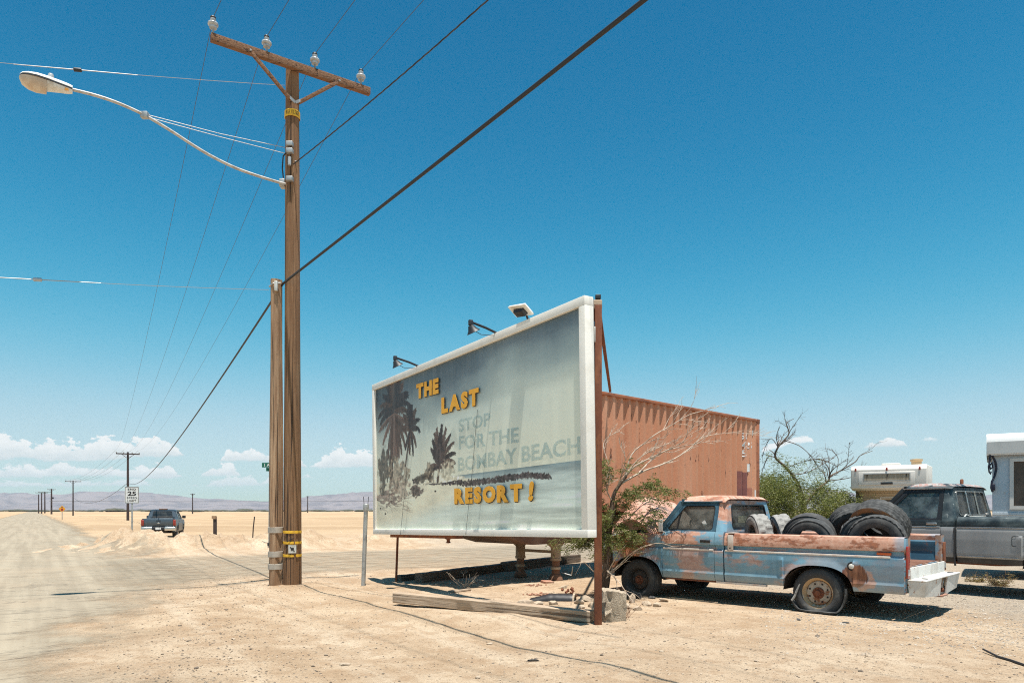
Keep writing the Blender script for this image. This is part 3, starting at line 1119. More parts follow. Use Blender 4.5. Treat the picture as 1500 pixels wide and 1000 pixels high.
def build_lamp():
    root = Vector((POLE.x, POLE.y, 7.57))
    t = thing('street_lamp', 'pale cobra head street lamp on a long curved arm', 'street lamp', root)
    pts = [on_arm_line(*p)[0] - root for p in ((418, 270), (380, 258.5), (345, 246), (310, 229), (280, 211), (250, 191.5), (212, 169), (175, 152), (140, 140), (104, 131))]
    fine = []
    for i in range(len(pts) - 1):
        p0, p1, p2, p3 = pts[max(i - 1, 0)], pts[i], pts[i + 1], pts[min(i + 2, len(pts) - 1)]
        for k in range(5):
            s = k / 5
            fine.append(0.5 * ((2 * p1) + (p2 - p0) * s + (2 * p0 - 5 * p1 + 4 * p2 - p3) * s * s + (3 * p1 - p0 - 3 * p2 + p3) * s ** 3))
    fine.append(pts[-1])
    MB().tube(fine, 0.025, 10).build('arm', M['arm_pipe'], t, smooth=60)
    MB().bbox((-0.22, -0.10, -0.07), (-0.12, 0.06, 0.07)).build('arm_bracket', M['galv'], t, bevel=0.01)
    mid = on_arm_line(212, 169)[0] - root
    cl = MB().box(mid, (0.12, 0.09, 0.10)).build('stay_clamp', M['galv'], t, bevel=0.01)
    for q, zz in ((on_arm_line(421, 217)[0] - root, 0.02), (on_arm_line(418, 225)[0] - root, -0.02)):
        MB().tube([mid + UP * zz, mid.lerp(q, 0.5) + UP * -0.02, q], 0.0055, 6).build('stay', M['bright_wire'], t)
    # head: level, pointing away from the pole over the road
    a, La = on_arm_line(104, 131)
    d = -ARM_D
    side = ARM_F
    o = a - root + UP * 0.0
    st = [(-0.02, 0.055, 0.060, 0.060), (0.05, 0.075, 0.075, 0.085), (0.18, 0.105, 0.085, 0.11), (0.32, 0.140, 0.090, 0.14), (0.45, 0.158, 0.085, 0.155), (0.56, 0.140, 0.070, 0.14), (0.64, 0.095, 0.05, 0.10), (0.675, 0.03, 0.02, 0.03)]
    tops, bots = [], []
    for s, hw, ht, hb in st:
        tops.append([o + d * s + side * (hw * math.cos(th)) + UP * (ht * math.sin(th)) for th in np.linspace(0, math.pi, 13)])
    mb = MB().loft(tops)
    head = mb.build('lamp_head', M['lamp_paint'], t, smooth=60)
    mb = MB()
    rim = []
    for s, hw, ht, hb in st:
        rim.append([o + d * s + side * (hw * 1.02 * c) + UP * z for c, z in ((1, 0.004), (1, -0.022), (-1, -0.022), (-1, 0.004))])
    MB().loft(rim, closed=True).build('rim', M['dark_steel'], head)
    low = []
    for s, hw, ht, hb in st[:4]:
        low.append([o + d * s + side * (hw * 0.95 * math.cos(th)) + UP * (-0.02 - hb * 0.75 * math.sin(th)) for th in np.linspace(0, math.pi, 11)])
    MB().loft(low).build('ballast_door', M['lamp_paint'], head, smooth=60)
    lens = []
    for s, hw, ht, hb in ((0.30, 0.128, 0, 0.03),) + tuple(st[3:]):
        k = 1.0 if s > 0.31 else 0.9
        lens.append([o + d * (s + 0.01) + side * (hw * 0.93 * math.cos(th)) + UP * (-0.022 - hb * 1.12 * math.sin(th) * k) for th in np.linspace(0, math.pi, 11)])
    MB().loft(lens).build('lens', M['lens'], head, smooth=60)
    ph = o + d * 0.27 + UP * 0.085
    MB().lathe([(0.04, 0), (0.042, 0.05), (0.03, 0.07), (0, 0.073)], Matrix.Translation(ph), 14).build('photocell', M['porcelain'], head, smooth=60)
    MB().box(o + d * 0.06 + side * 0.075 - UP * 0.055, (0.05, 0.01, 0.035), rot=Matrix.Rotation(math.atan2(d.y, d.x), 3, 'Z')).build('wattage_sticker', M['orange_sticker'], head)
    return t


build_lamp()

# ------------------------------------------------------------------ far poles
POLE2 = Vector((-55.1, 102.0, 0))


def far_pole(x, y, h, arm, label, rz, rad=0.15, low=False, group=None):
    gz = ground_z(x, y)
    t = thing('far_utility_pole', label, 'utility pole', (x, y, gz - 0.2), rz, group)
    MB().cyl((0, 0, 0), (0, 0, h + 0.2), rad * 1.15, rad * 0.8, 10).build('pole_shaft', M['far_wood'], t)
    if arm:
        MB().bbox((-arm, -0.22, h - 0.16), (arm, -0.10, h + 0.0)).build('crossarm', M['far_wood'], t)
        for s in (-1, 1):
            MB().beam((s * 0.8, -0.16, h - 0.12), (0.0, -0.13, h - 0.75), 0.06, 0.06).build('brace', M['far_wood'], t)
        for L in (-0.96, -0.36, 0.36, 0.96):
            MB().lathe([(0, 0.26), (0.05, 0.25), (0.1, 0.12), (0.04, 0.0)], Matrix.Translation((arm * L, -0.16, h)), 8).build('insulator', M['porcelain'], t)
    if low:
        MB().cyl((0.5, -0.2, h - 3.6), (0.5, -0.2, h - 3.0), 0.25, seg=10).build('transformer', M['dark_steel'], t)
    return t


RZ = math.atan2(ARM_D.y, ARM_D.x)
far_pole(POLE2.x, POLE2.y, 9.85, 1.5, 'dark far utility pole with crossarm behind the speed limit sign', RZ - 0.05, 0.17)
far_pole(-121.6, 197, 9.85, 1.9, 'dark far utility pole with crossarm right of the amber diamond sign', RZ, 0.17)
GP = 'distant poles at the end of the road'
far_pole(-175.5, 271, 9.8, 1.3, 'rightmost of four small poles clustered far off beside the road', RZ, 0.30, True, GP)
far_pole(-203, 309, 9.4, 2.4, 'second from right of four small poles clustered far off beside the road', RZ, 0.26, False, GP)
far_pole(-211, 319, 9.6, 2.4, 'third from right of four small poles clustered far off beside the road', RZ, 0.26, False, GP)
far_pole(-233, 350, 9.4, 0, 'leftmost bare pole of four clustered far off beside the road', RZ, 0.26, False, GP)
far_pole(-137, 305, 8.7, 0.9, 'slim distant pole on the desert right of the parked grey pickup', RZ, 0.22)
far_pole(-115.5, 402, 9.4, 0.8, 'slim distant pole seen right of the tall utility pole', RZ, 0.26)


# ------------------------------------------------------------------ wires
def sag_line(p0, p1, sag, n=24):
    p0, p1 = Vector(p0), Vector(p1)
    return [p0.lerp(p1, i / n) - UP * (sag * 4 * (i / n) * (1 - i / n)) for i in range(n + 1)]


def wire(name, label, pts, r, mat, seg=6, group=None, cat='wire'):
    o = Vector(pts[0])
    ob = MB().tube([Vector(p) - o for p in pts], r, seg).build(name, mat, None, smooth=60, fix=False)
    ob.location = o
    return tag(ob, label, cat, group)


order = ('leftmost', 'second from left', 'third from left', 'rightmost')
for i, L in enumerate((-1.43, -0.515, 0.374, 1.29)):
    p = POLE + ARM_D * L + ARM_F * 0.17 + UP * 10.06
    q = POLE2 + ARM_D * (L * 1.03) + ARM_F * 0.16 + UP * 10.05
    back = p + SPAN * 88 + UP * 0.2
    pts = sag_line(q, p, 1.5, 30) + sag_line(p, back, 0.9, 24)[1:]
    wire('power_line', order[i] + ' of the four thin power lines over the crossarm of the tall pole', pts, 0.0052, M['wire'], 5, 'power lines on the crossarm', 'power line')
    q3 = Vector((-121.6, 197, 10.0)) + ARM_D * (L * 1.3)
    wire('far_power_line', order[i] + ' of the four power lines from the sign side pole into the distance', sag_line(q, q3, 1.5, 14), 0.016, M['wire'], 4, 'power lines beyond the second pole', 'power line')

att = POLE + Vector((-0.12, -0.16, 5.66))
far = POLE2 + UP * 5.4
pts = sag_line(far, att, 1.45, 40) + sag_line(att, att + SPAN * 60 + UP * 0.1, 0.12, 24)[1:]
wire('telephone_cable', 'thick black cable slanting across the sky over the billboard', pts, 0.021, M['cable'], 8, None, 'cable')
wire('telephone_cable', 'thin dark cable hanging from the second pole towards the far poles', sag_line(far, Vector((-121.6, 197, 5.0)), 2.2, 20), 0.03, M['cable'], 5, None, 'cable')
# long low line across the desert in front of the mountains
wire('far_line', 'long dark line strung level across the desert before the mountains', sag_line(at(72, 733.5, 270), at(760, 731, 402), 0.6, 20), 0.055, M['cable'], 4, None, 'wire')
# twisted service drop climbing to the right
p0 = POLE + Vector((0.06, -0.14, 7.88))
p1 = at(703, 0, 9.2)
dirn = (p1 - p0)
p1b = p0 + dirn * 1.6
base = sag_line(p0, p1b, 0.10, 110)
sd = dirn.normalized().cross(UP).normalized()
tw = []
for k in (0, 1, 2):
    tw.append([p + (sd * math.cos(i * 0.8 + k * 2.1) + UP * math.sin(i * 0.8 + k * 2.1)) * 0.007 for i, p in enumerate(base)])
t = thing('service_drop', 'twisted dark service wire rising from the tall pole to the upper right', 'wire', p0)
for k in range(3):
    MB().tube([p - p0 for p in tw[k]], 0.0050, 5).build('strand', M['cable'] if k else M['wire'], t, fix=False)


def guy(label, a, b, ins_at, ins_mat):
    t = thing('guy_wire', label, 'guy wire', a)
    MB().tube([p - a for p in sag_line(a, b, 0.05, 16)], 0.0045, 5).build('strand', M['bright_wire'], t, fix=False)
    d = (b - a).normalized()
    c = a.lerp(b, ins_at) - a - UP * (0.05 * 4 * ins_at * (1 - ins_at))
    MB().cyl(c - d * 0.06, c + d * 0.06, 0.032, seg=12).build('strain_insulator', ins_mat, t, bevel=0.008)
    for s in (-1, 1):
        MB().cyl(c + d * (0.06 * s), c + d * (0.9 * s), 0.008, 0.006, 6).build('grip', M['bright_wire'], t)
    return t


pa = POLE + Vector((-0.12, -0.05, 9.40))
pb = pa + (at(0, 88, 11.4) - pa) * 1.5
guy('upper pale guy wire leading left from near the top of the tall pole', pa, pb, 0.505, M['black_plastic'])
pa = Vector((-4.55, 13.3, 5.57))
pb = pa + (at(0, 402, 11.4) - pa) * 1.5
guy('lower pale guy wire leading left from the top of the short pole', pa, pb, 0.585, M['porcelain'])


# ------------------------------------------------------------------ signs
def sign_post(t, h, r=0.03, mat=None):
    MB().bbox((-r, -r * 0.6 + 0.03, 0), (r, r * 0.6 + 0.03, h)).build('post', mat or M['galv'], t, bevel=0.004)


FACE_ROAD = math.atan2(ROAD_N.y, ROAD_N.x)      # local x to the right for someone driving away
p = Vector((-18.87, 35.3, 0))
gz = ground_z(p.x, p.y)
t = thing('speed_sign', 'white square sign reading END 25 SPEED LIMIT on a metal post', 'sign', (p.x, p.y, gz - 0.05), FACE_ROAD - 0.42)
sign_post(t, 2.55, 0.035)
pan = MB().bbox((-0.33, -0.004, 1.90), (0.33, 0.008, 2.72)).build('panel', M['sign_white'], t)
MB().frame([(-0.315, -0.006, 1.915), (0.315, -0.006, 1.915), (0.315, -0.006, 2.705), (-0.315, -0.006, 2.705)],
           [(-0.295, -0.006, 1.935), (0.295, -0.006, 1.935), (0.295, -0.006, 2.685), (-0.295, -0.006, 2.685)], (0, 0.001, 0)).build('border', M['black_print'], pan)
FR = lambda x, z: frame_matrix((x, -0.0065, z), (1, 0, 0), (0, 0, 1))
put_text('lettering', 'END', M['black_print'], pan, FR(-0.19, 2.54), 0.38, 0.105, 0.03, 0, 1.25)
put_text('lettering', '25', M['black_print'], pan, FR(-0.20, 2.27), 0.40, 0.22, 0.035, 0)
put_text('lettering', 'SPEED', M['black_print'], pan, FR(-0.23, 2.12), 0.46, 0.095, 0.025, 0, 1.15)
put_text('lettering', 'LIMIT', M['black_print'], pan, FR(-0.20, 1.975), 0.40, 0.095, 0.025, 0, 1.15)

p = Vector((-73.4, 116, 0))
gz = ground_z(p.x, p.y)
t = thing('warning_sign', 'amber diamond warning sign with red dot beside the far road', 'sign', (p.x, p.y, gz - 0.05), FACE_ROAD - 0.5)
sign_post(t, 2.0, 0.05)
R45 = 0.56
pan = MB().prism([(0, 0, 1.83 - R45), (R45, 0, 1.83), (0, 0, 1.83 + R45), (-R45, 0, 1.83)], (0, 0.015, 0)).build('panel', M['sign_yellow'], t)
MB().prism([(0.2 * math.cos(a), -0.004, 1.70 + 0.2 * math.sin(a)) for a in [math.pi / 8 + k * math.pi / 4 for k in range(8)]], (0, 0.003, 0)).build('red_octagon', M['sign_red'], pan)
MB().prism([(-0.04, -0.004, 1.94), (0.04, -0.004, 1.94), (0.04, -0.004, 2.08), (0.14, -0.004, 2.08), (0, -0.004, 2.24), (-0.14, -0.004, 2.08), (-0.04, -0.004, 2.08)], (0, 0.003, 0)).build('arrow', M['black_print'], pan)

p = Vector((-8.90, 26.0, 0))
gz = ground_z(p.x, p.y)
t = thing('street_name_sign', 'green street name blades over an edge on stop sign behind the short pole', 'sign', (p.x, p.y, gz - 0.05))
MB().cyl((0.02, 0, 0), (0.05, 0, 3.25), 0.032, seg=10).build('post', M['galv'], t)
xd = Vector((0.97, -0.24, 0)).normalized()
nn = Vector((xd.y, -xd.x, 0))
b0 = Vector((-0.24, 0, 3.06))
bl = MB().beam(b0, b0 + xd * 0.75, 0.012, 0.17).build('name_blade', M['sign_green'], t)
put_text('lettering', '1 Av', M['white_print'], bl, frame_matrix(b0 + xd * 0.10 + nn * 0.008 - UP * 0.055, xd, UP), 0.30, 0.11, 0.02, 0)
xe = Vector((0.55, 0.83, 0)).normalized()
bl2 = MB().beam(Vector((-0.06, -0.08, 2.90)), Vector((-0.06, -0.08, 2.90)) + xe * 0.75, 0.012, 0.13).build('name_blade', M['sign_green'], t)
# the octagon is turned so far that only a sliver of its pale back shows
so = Vector((0.075, 0.0, 2.20))
sx = Vector((-0.30, 0.953, 0)).normalized()
oct_ = [so + sx * (0.39 * math.cos(a)) + UP * (0.39 * math.sin(a)) for a in [math.pi / 8 + k * math.pi / 4 for k in range(8)]]
MB().prism(oct_, sx.cross(UP) * 0.006).build('octagon_panel', M['galv'], t)
MB().bbox((-0.03, -0.05, 0.1), (0.04, -0.02, 0.22)).build('post_tag', M['black_plastic'], t)

# ------------------------------------------------------------------ loose posts
p = on_ground(532, 856)
t = thing('pipe_post', 'grey metal pipe post standing alone left of the billboard', 'post', (p.x, p.y, ground_z(p.x, p.y) - 0.05))
MB().cyl((0, 0, 0), (0.055, 0, 1.60), 0.041, seg=14).build('pipe', M['galv'], t)
MB().cyl((0.053, 0, 1.50), (0.056, 0, 1.64), 0.055, seg=14).build('cap', M['galv'], t, bevel=0.01)
MB().bbox((0.085, -0.02, 1.52), (0.16, 0.02, 1.55)).build('clamp_ear', M['galv'], t)
for s in (-1, 1):
    MB().cyl((0.055 + s * 0.035, 0, 1.62), (0.055 + s * 0.05, 0, 1.78), 0.006, seg=6).build('wire_stub', M['dark_steel'], t)

p = at(315, 790, 36)
t = thing('fence_post', 'short dark wooden post beyond the dirt mound', 'post', (p.x, 36, ground_z(p.x, 36) - 0.1))
MB().bbox((-0.07, -0.07, 0), (0.07, 0.07, 1.25)).build('stake', M['far_wood'], t, bevel=0.01)
MB().bbox((-0.13, -0.10, 1.13), (0.11, -0.07, 1.29)).build('top_board', M['stub_wood'], t)
p = at(371, 790, 34)
ob = MB().tube([(0.06, 0, 1.15), (0.0, 0, 0.6), (-0.04, 0, -0.1)], 0.028, 6).build('fence_stake', M['far_wood'])
ob.location = (p.x, 34, ground_z(p.x, 34))
tag(ob, 'thin leaning stake beyond the dirt mound next to the street name sign', 'stake')

# ------------------------------------------------------------------ billboard
BL = Vector((-2.783, 14.504, 0.963))
BR = Vector((0.984, 8.918, 1.107))
BW = (BR - BL).length
BH = 3.048
BU = (BR - BL).normalized()
BB = Vector((-(BR - BL).y, (BR - BL).x, 0)).normalized()    # towards the back of the board
BV = BU.cross(BB).normalized()


def board_uv(px, py):
    d = Vector(((px - 750) / FP, 1.0, (HORIZON - py) / FP))
    o = Vector((0, 0, EYE))
    k = (BL - o).dot(BB) / d.dot(BB)
    q = o + d * k - BL
    return q.dot(BU), q.dot(BV)


def paint_board(nu, nv):
    """the faded beach photograph printed on the board, as colours on a fine grid (u right, v up)"""
    rng = np.random.RandomState(5)
    u = (np.arange(nu) + 0.5) / nu * BW
    v = (np.arange(nv) + 0.5) / nv * BH
    U, V = np.meshgrid(u, v)
    du = BW / nu
    hor_l, hor_r = board_uv(672, 697)[1], board_uv(856, 671)[1]
    hz = 1.0 * (hor_l + hor_r) / 2
    # sky, slate at the top and hazy pale at the skyline
    t = np.clip((V - hz) / (BH - hz), 0, 1)
    stops = [0, 0.25, 0.45, 0.65, 0.85, 1.0]
    rc = [0.63, 0.60, 0.50, 0.30, 0.155, 0.10]
    gc = [0.66, 0.65, 0.58, 0.38, 0.21, 0.145]
    bc = [0.58, 0.60, 0.57, 0.41, 0.26, 0.19]
    n = fbm(U / 1.7, V / 0.8, 5, 3)
    n2 = fbm(U / 0.6 + 9, V / 0.35, 4, 8)
    tt = np.clip(t + n * 0.22 * (t > 0) * np.clip(t * 3, 0, 1) + 0.05 * n2 - 0.10 * (U / BW - 0.5), 0, 1)
    C = np.stack([np.interp(tt, stops, c) for c in (rc, gc, bc)], -1)
    # left side of the sky stays darker, a pale glow sits right of the middle
    dk = np.clip(1 - U / (BW * 0.45), 0, 1)[..., None] * np.clip((V - hz) / 1.4, 0, 1)[..., None]
    C = C * (1 - 0.30 * dk)
    # sea
    s = np.clip((hz - V) / hz, 0, 1)
    sea = np.stack([np.interp(s, [0, 0.05, 0.18, 0.5, 1], c) for c in ([0.20, 0.33, 0.50, 0.56, 0.66], [0.29, 0.43, 0.60, 0.66, 0.72], [0.34, 0.47, 0.61, 0.65, 0.66])], -1)
    wav = fbm(U / 0.9, V / 0.07, 4, 44)
    right = np.clip((U - BW * 0.35) / (BW * 0.5), 0, 1)
    sea = sea * (1 + 0.55 * (wav * (0.35 + 0.65 * right))[..., None]) * (1 - 0.16 * right[..., None] * (1 - s[..., None] * 0.5))
    m = (V < hz)[..., None]
    C = np.where(m, sea, C)

    def stroke(pts, w, col, a=1.0):
        for (p0, p1) in zip(pts[:-1], pts[1:]):
            x0, x1 = min(p0[0], p1[0]) - w[0] - 0.02, max(p0[0], p1[0]) + w[0] + 0.02
            y0, y1 = min(p0[1], p1[1]) - w[0] - 0.02, max(p0[1], p1[1]) + w[0] + 0.02
            i0, i1 = max(0, int(x0 / BW * nu)), min(nu, int(x1 / BW * nu) + 2)
            j0, j1 = max(0, int(y0 / BH * nv)), min(nv, int(y1 / BH * nv) + 2)
            if i1 <= i0 or j1 <= j0:
                continue
            uu, vv = U[j0:j1, i0:i1], V[j0:j1, i0:i1]
            dx_, dy_ = p1[0] - p0[0], p1[1] - p0[1]
            L2 = dx_ * dx_ + dy_ * dy_ + 1e-9
            k = np.clip(((uu - p0[0]) * dx_ + (vv - p0[1]) * dy_) / L2, 0, 1)
            d = np.hypot(uu - p0[0] - k * dx_, vv - p0[1] - k * dy_)
            ww = w[0] + (w[1] - w[0]) * k
            al = np.clip((ww - d) / (0.8 * du) + 0.5, 0, 1)[..., None] * a
            C[j0:j1, i0:i1] = C[j0:j1, i0:i1] * (1 - al) + np.array(col) * al

    def blob(c, rx, ry, col, a, rough, seed):
        d = ((U - c[0]) / rx) ** 2 + ((V - c[1]) / ry) ** 2
        nn = fbm(U / (rx * 0.35), V / (ry * 0.35), 4, seed) * 2 * rough
        al = np.clip((1 - d + nn) * 3, 0, 1)[..., None] * a
        tex = (0.6 + 1.6 * np.clip(fbm(U / 0.05, V / 0.05, 2, seed + 3) + 0.4, 0, 1))[..., None]
        C[:] = C * (1 - al) + np.array(col) * tex * al

    P = lambda x, y: np.array(board_uv(x, y))
    # beach
    sx = [board_uv(px, 700)[0] for px in (550, 600, 640, 680, 720, 780, 800)]
    sy = [board_uv(px, py)[1] for px, py in ((552, 707), (600, 703), (640, 697), (672, 699), (720, 701), (790, 699), (804, 698))]
    top = np.interp(U, sx, sy, right=-1)
    low = np.interp(U, [0, P(600, 775)[0], P(660, 735)[0], P(700, 712)[0]], [0.0, 0.25, P(660, 722)[1], P(690, 708)[1]], right=9)
    beach = np.clip((top - V) / 0.03, 0, 1) * np.clip((V - low * (0.6 + 0.0 * U)) / 0.25, 0, 1)
    nb = fbm(U / 0.5, V / 0.12, 4, 61)
    bc_ = np.array([0.64, 0.63, 0.53]) * (1 + 0.25 * nb[..., None])
    C[:] = C * (1 - beach[..., None]) + bc_ * beach[..., None]
    # dark reef of rocks running out to the right
    rx = [P(605, 706), P(640, 708), P(690, 709), (P(740, 702)), P(770, 697), P(802, 699)]
    for i in range(900):
        k = rng.rand() * (len(rx) - 1.001)
        a, b = rx[int(k)], rx[int(k) + 1]
        f = k - int(k)
        c = a + (b - a) * f
        th = 0.055 * (1 - (k / (len(rx) - 1)) ** 3 * 0.8)
        q = c + np.array([rng.randn() * 0.03, rng.uniform(-th * 0.3, th)])
        g = rng.uniform(0.03, 0.16)
        stroke([q, q + np.array([rng.uniform(0.01, 0.05), rng.uniform(-0.02, 0.03)])], (rng.uniform(0.008, 0.02),) * 2, (g * 1.1, g * 0.9, g * 0.95), 0.9)
    blob(P(622, 701), 0.4, 0.06, (0.10, 0.09, 0.08), 0.9, 0.5, 71)
    blob(P(640, 703), 0.9, 0.06, (0.62, 0.60, 0.50), 0.8, 0.3, 77)

    def frond(o, ang, L, droop, w, col, leaf, seed):
        r = np.random.RandomState(seed)
        pts = []
        x, y, a = o[0], o[1], ang
        n_ = 12
        for i in range(n_ + 1):
            pts.append(np.array([x, y]))
            x += math.cos(a) * L / n_
            y += math.sin(a) * L / n_
            side = -1 if math.cos(ang) > 0 else 1
            a += side * droop / n_ * (0.4 + 1.2 * i / n_)
        for i in range(1, n_ + 1):
            d = pts[i] - pts[i - 1]
            dn = d / (np.linalg.norm(d) + 1e-9)
            for q in range(3):
                p = pts[i - 1] + d * (q / 3)
                for sd in (-1, 1):
                    ln = leaf * (0.5 + 0.5 * math.sin(math.pi * min(1, (i + q / 3) / n_ * 0.9 + 0.1))) * r.uniform(0.7, 1.2)
                    nd = np.array([-dn[1], dn[0]]) * sd * 0.55 + dn * 0.75 + np.array([0, -0.55])
                    nd = nd / np.linalg.norm(nd)
                    g = r.uniform(0.6, 1.5)
                    stroke([p, p + nd * ln], (0.017, 0.006), tuple(np.array(col) * g), 0.95)
        stroke(pts, (w, w * 0.4), tuple(np.array(col) * 1.5), 0.9)

    DK = (0.05, 0.035, 0.036)
    BRN = (0.11, 0.066, 0.05)
    # tall palm at the left edge: upright crown, then a skirt of hanging fronds
    o = P(577, 606)
    stroke([P(573, 700), P(574, 650), P(577, 606)], (0.08, 0.07), (0.09, 0.065, 0.06))
    blob(P(562, 686), 0.30, 0.50, (0.09, 0.075, 0.06), 0.9, 0.6, 15)
    for i, (an, L, dr) in enumerate([(95, 0.62, 0.2), (80, 0.64, 0.4), (110, 0.62, 0.4), (66, 0.66, 0.9), (126, 0.64, 0.8), (48, 0.72, 1.3), (140, 0.7, 1.2), (28, 0.8, 1.5), (156, 0.8, 1.4), (100, 0.66, 0.1), (72, 0.68, 0.5), (38, 0.7, 1.0), (10, 0.8, 1.3), (170, 0.7, 1.3)]):
        frond(o + np.array([0, 0.05]), math.radians(an), L, dr, 0.014, DK if i % 3 else BRN, 0.15, 100 + i)
    for i, an in enumerate((-15, -45, -66, -82, -98, -118, -145, -58, -92, -108, -75, -30, 190, -70, -86)):
        frond(o, math.radians(an), 0.88 if abs(an + 90) < 50 else 0.75, 0.5, 0.014, BRN if i % 2 else (0.17, 0.105, 0.085), 0.14, 140 + i)
    # second palm behind it
    o2 = P(601, 628)
    stroke([P(594, 682), P(598, 650), P(601, 628)], (0.03, 0.025), (0.10, 0.07, 0.06))
    for i, (an, L, dr) in enumerate([(95, 0.42, 0.3), (70, 0.42, 0.8), (45, 0.42, 1.3), (120, 0.42, 0.7), (15, 0.42, 1.4), (-40, 0.42, 0.8), (-70, 0.5, 0.4), (-100, 0.45, 0.3), (-130, 0.40, 0.4), (150, 0.4, 1.2), (85, 0.44, 0.2)]):
        frond(o2, math.radians(an), L, dr, 0.010, BRN if i % 2 else DK, 0.10, 180 + i)
    # third palm, small, ragged and wind-blown, right of them
    o3 = P(644, 684)
    stroke([P(641, 704), P(644, 680)], (0.04, 0.03), (0.12, 0.085, 0.07))
    for i, (an, L, dr) in enumerate([(96, 0.70, 0.1), (86, 0.74, 0.2), (77, 0.70, 0.4), (66, 0.68, 0.7), (54, 0.66, 0.9), (42, 0.62, 1.2), (104, 0.64, 0.1), (113, 0.56, 0.2), (30, 0.58, 1.4), (90, 0.60, 0.1), (72, 0.58, 0.8), (124, 0.48, 0.4), (152, 0.55, 2.2), (166, 0.52, 2.4), (18, 0.5, 1.2)]):
        frond(o3, math.radians(an), L, dr, 0.010, DK if i % 2 else (0.12, 0.08, 0.07), 0.085, 220 + i)
    blob(P(644, 664), 0.16, 0.22, (0.075, 0.055, 0.055), 0.7, 0.8, 33)
    blob(P(655, 690), 0.32, 0.16, (0.34, 0.32, 0.26), 0.75, 0.9, 36)
    blob(P(619, 700), 0.36, 0.09, (0.09, 0.08, 0.065), 0.85, 0.7, 39)
    blob(P(629, 690), 0.18, 0.18, (0.15, 0.12, 0.09), 0.8, 0.6, 41)
    # shrubs and driftwood at the lower left
    blob(P(583, 692), 0.42, 0.34, (0.20, 0.165, 0.125), 0.85, 0.9, 43)
    blob(P(585, 717), 0.42, 0.24, (0.22, 0.17, 0.14), 0.7, 1.0, 47)
    blob(P(609, 719), 0.28, 0.12, (0.10, 0.075, 0.07), 0.95, 0.5, 52)
    blob(P(566, 729), 0.55, 0.14, (0.16, 0.11, 0.10), 0.8, 0.9, 55)
    for i in range(60):
        a = P(rng.uniform(553, 600), rng.uniform(722, 748))
        stroke([a, a + np.array([rng.uniform(0.05, 0.35), rng.uniform(-0.08, 0.02)])], (0.008, 0.004), (0.2, 0.16, 0.14), 0.6)
    for (x, y) in ((564, 752), (637, 719), (557, 744)):
        a = P(x, y)
        stroke([a, a + np.array([0.04, 0])], (0.02, 0.015), (0.08, 0.07, 0.07))
    # fading and stains over the whole print
    st = fbm(U / 0.35, V / 1.6, 4, 81)
    C *= (1 + 0.10 * st)[..., None]
    C[:, :int(nu * 0.004)] *= 0.8
    lum_ = C.mean(-1, keepdims=True)
    k_ = sstep(lum_, 0.06, 0.30)
    C = C * (0.72 + 0.50 * k_) * np.array([1.05, 1.02, 0.94])
    return np.clip(C, 0.01, 0.88)


M['board_frame'] = pm('white_painted_board_frame', (0.84, 0.81, 0.74), 0.55, 0, (0.72, 0.68, 0.60), 2.5, 0.5, 0.75, c3=(0.42, 0.34, 0.26), s3=30, lo3=0.68, hi3=0.75, bump=0.15)


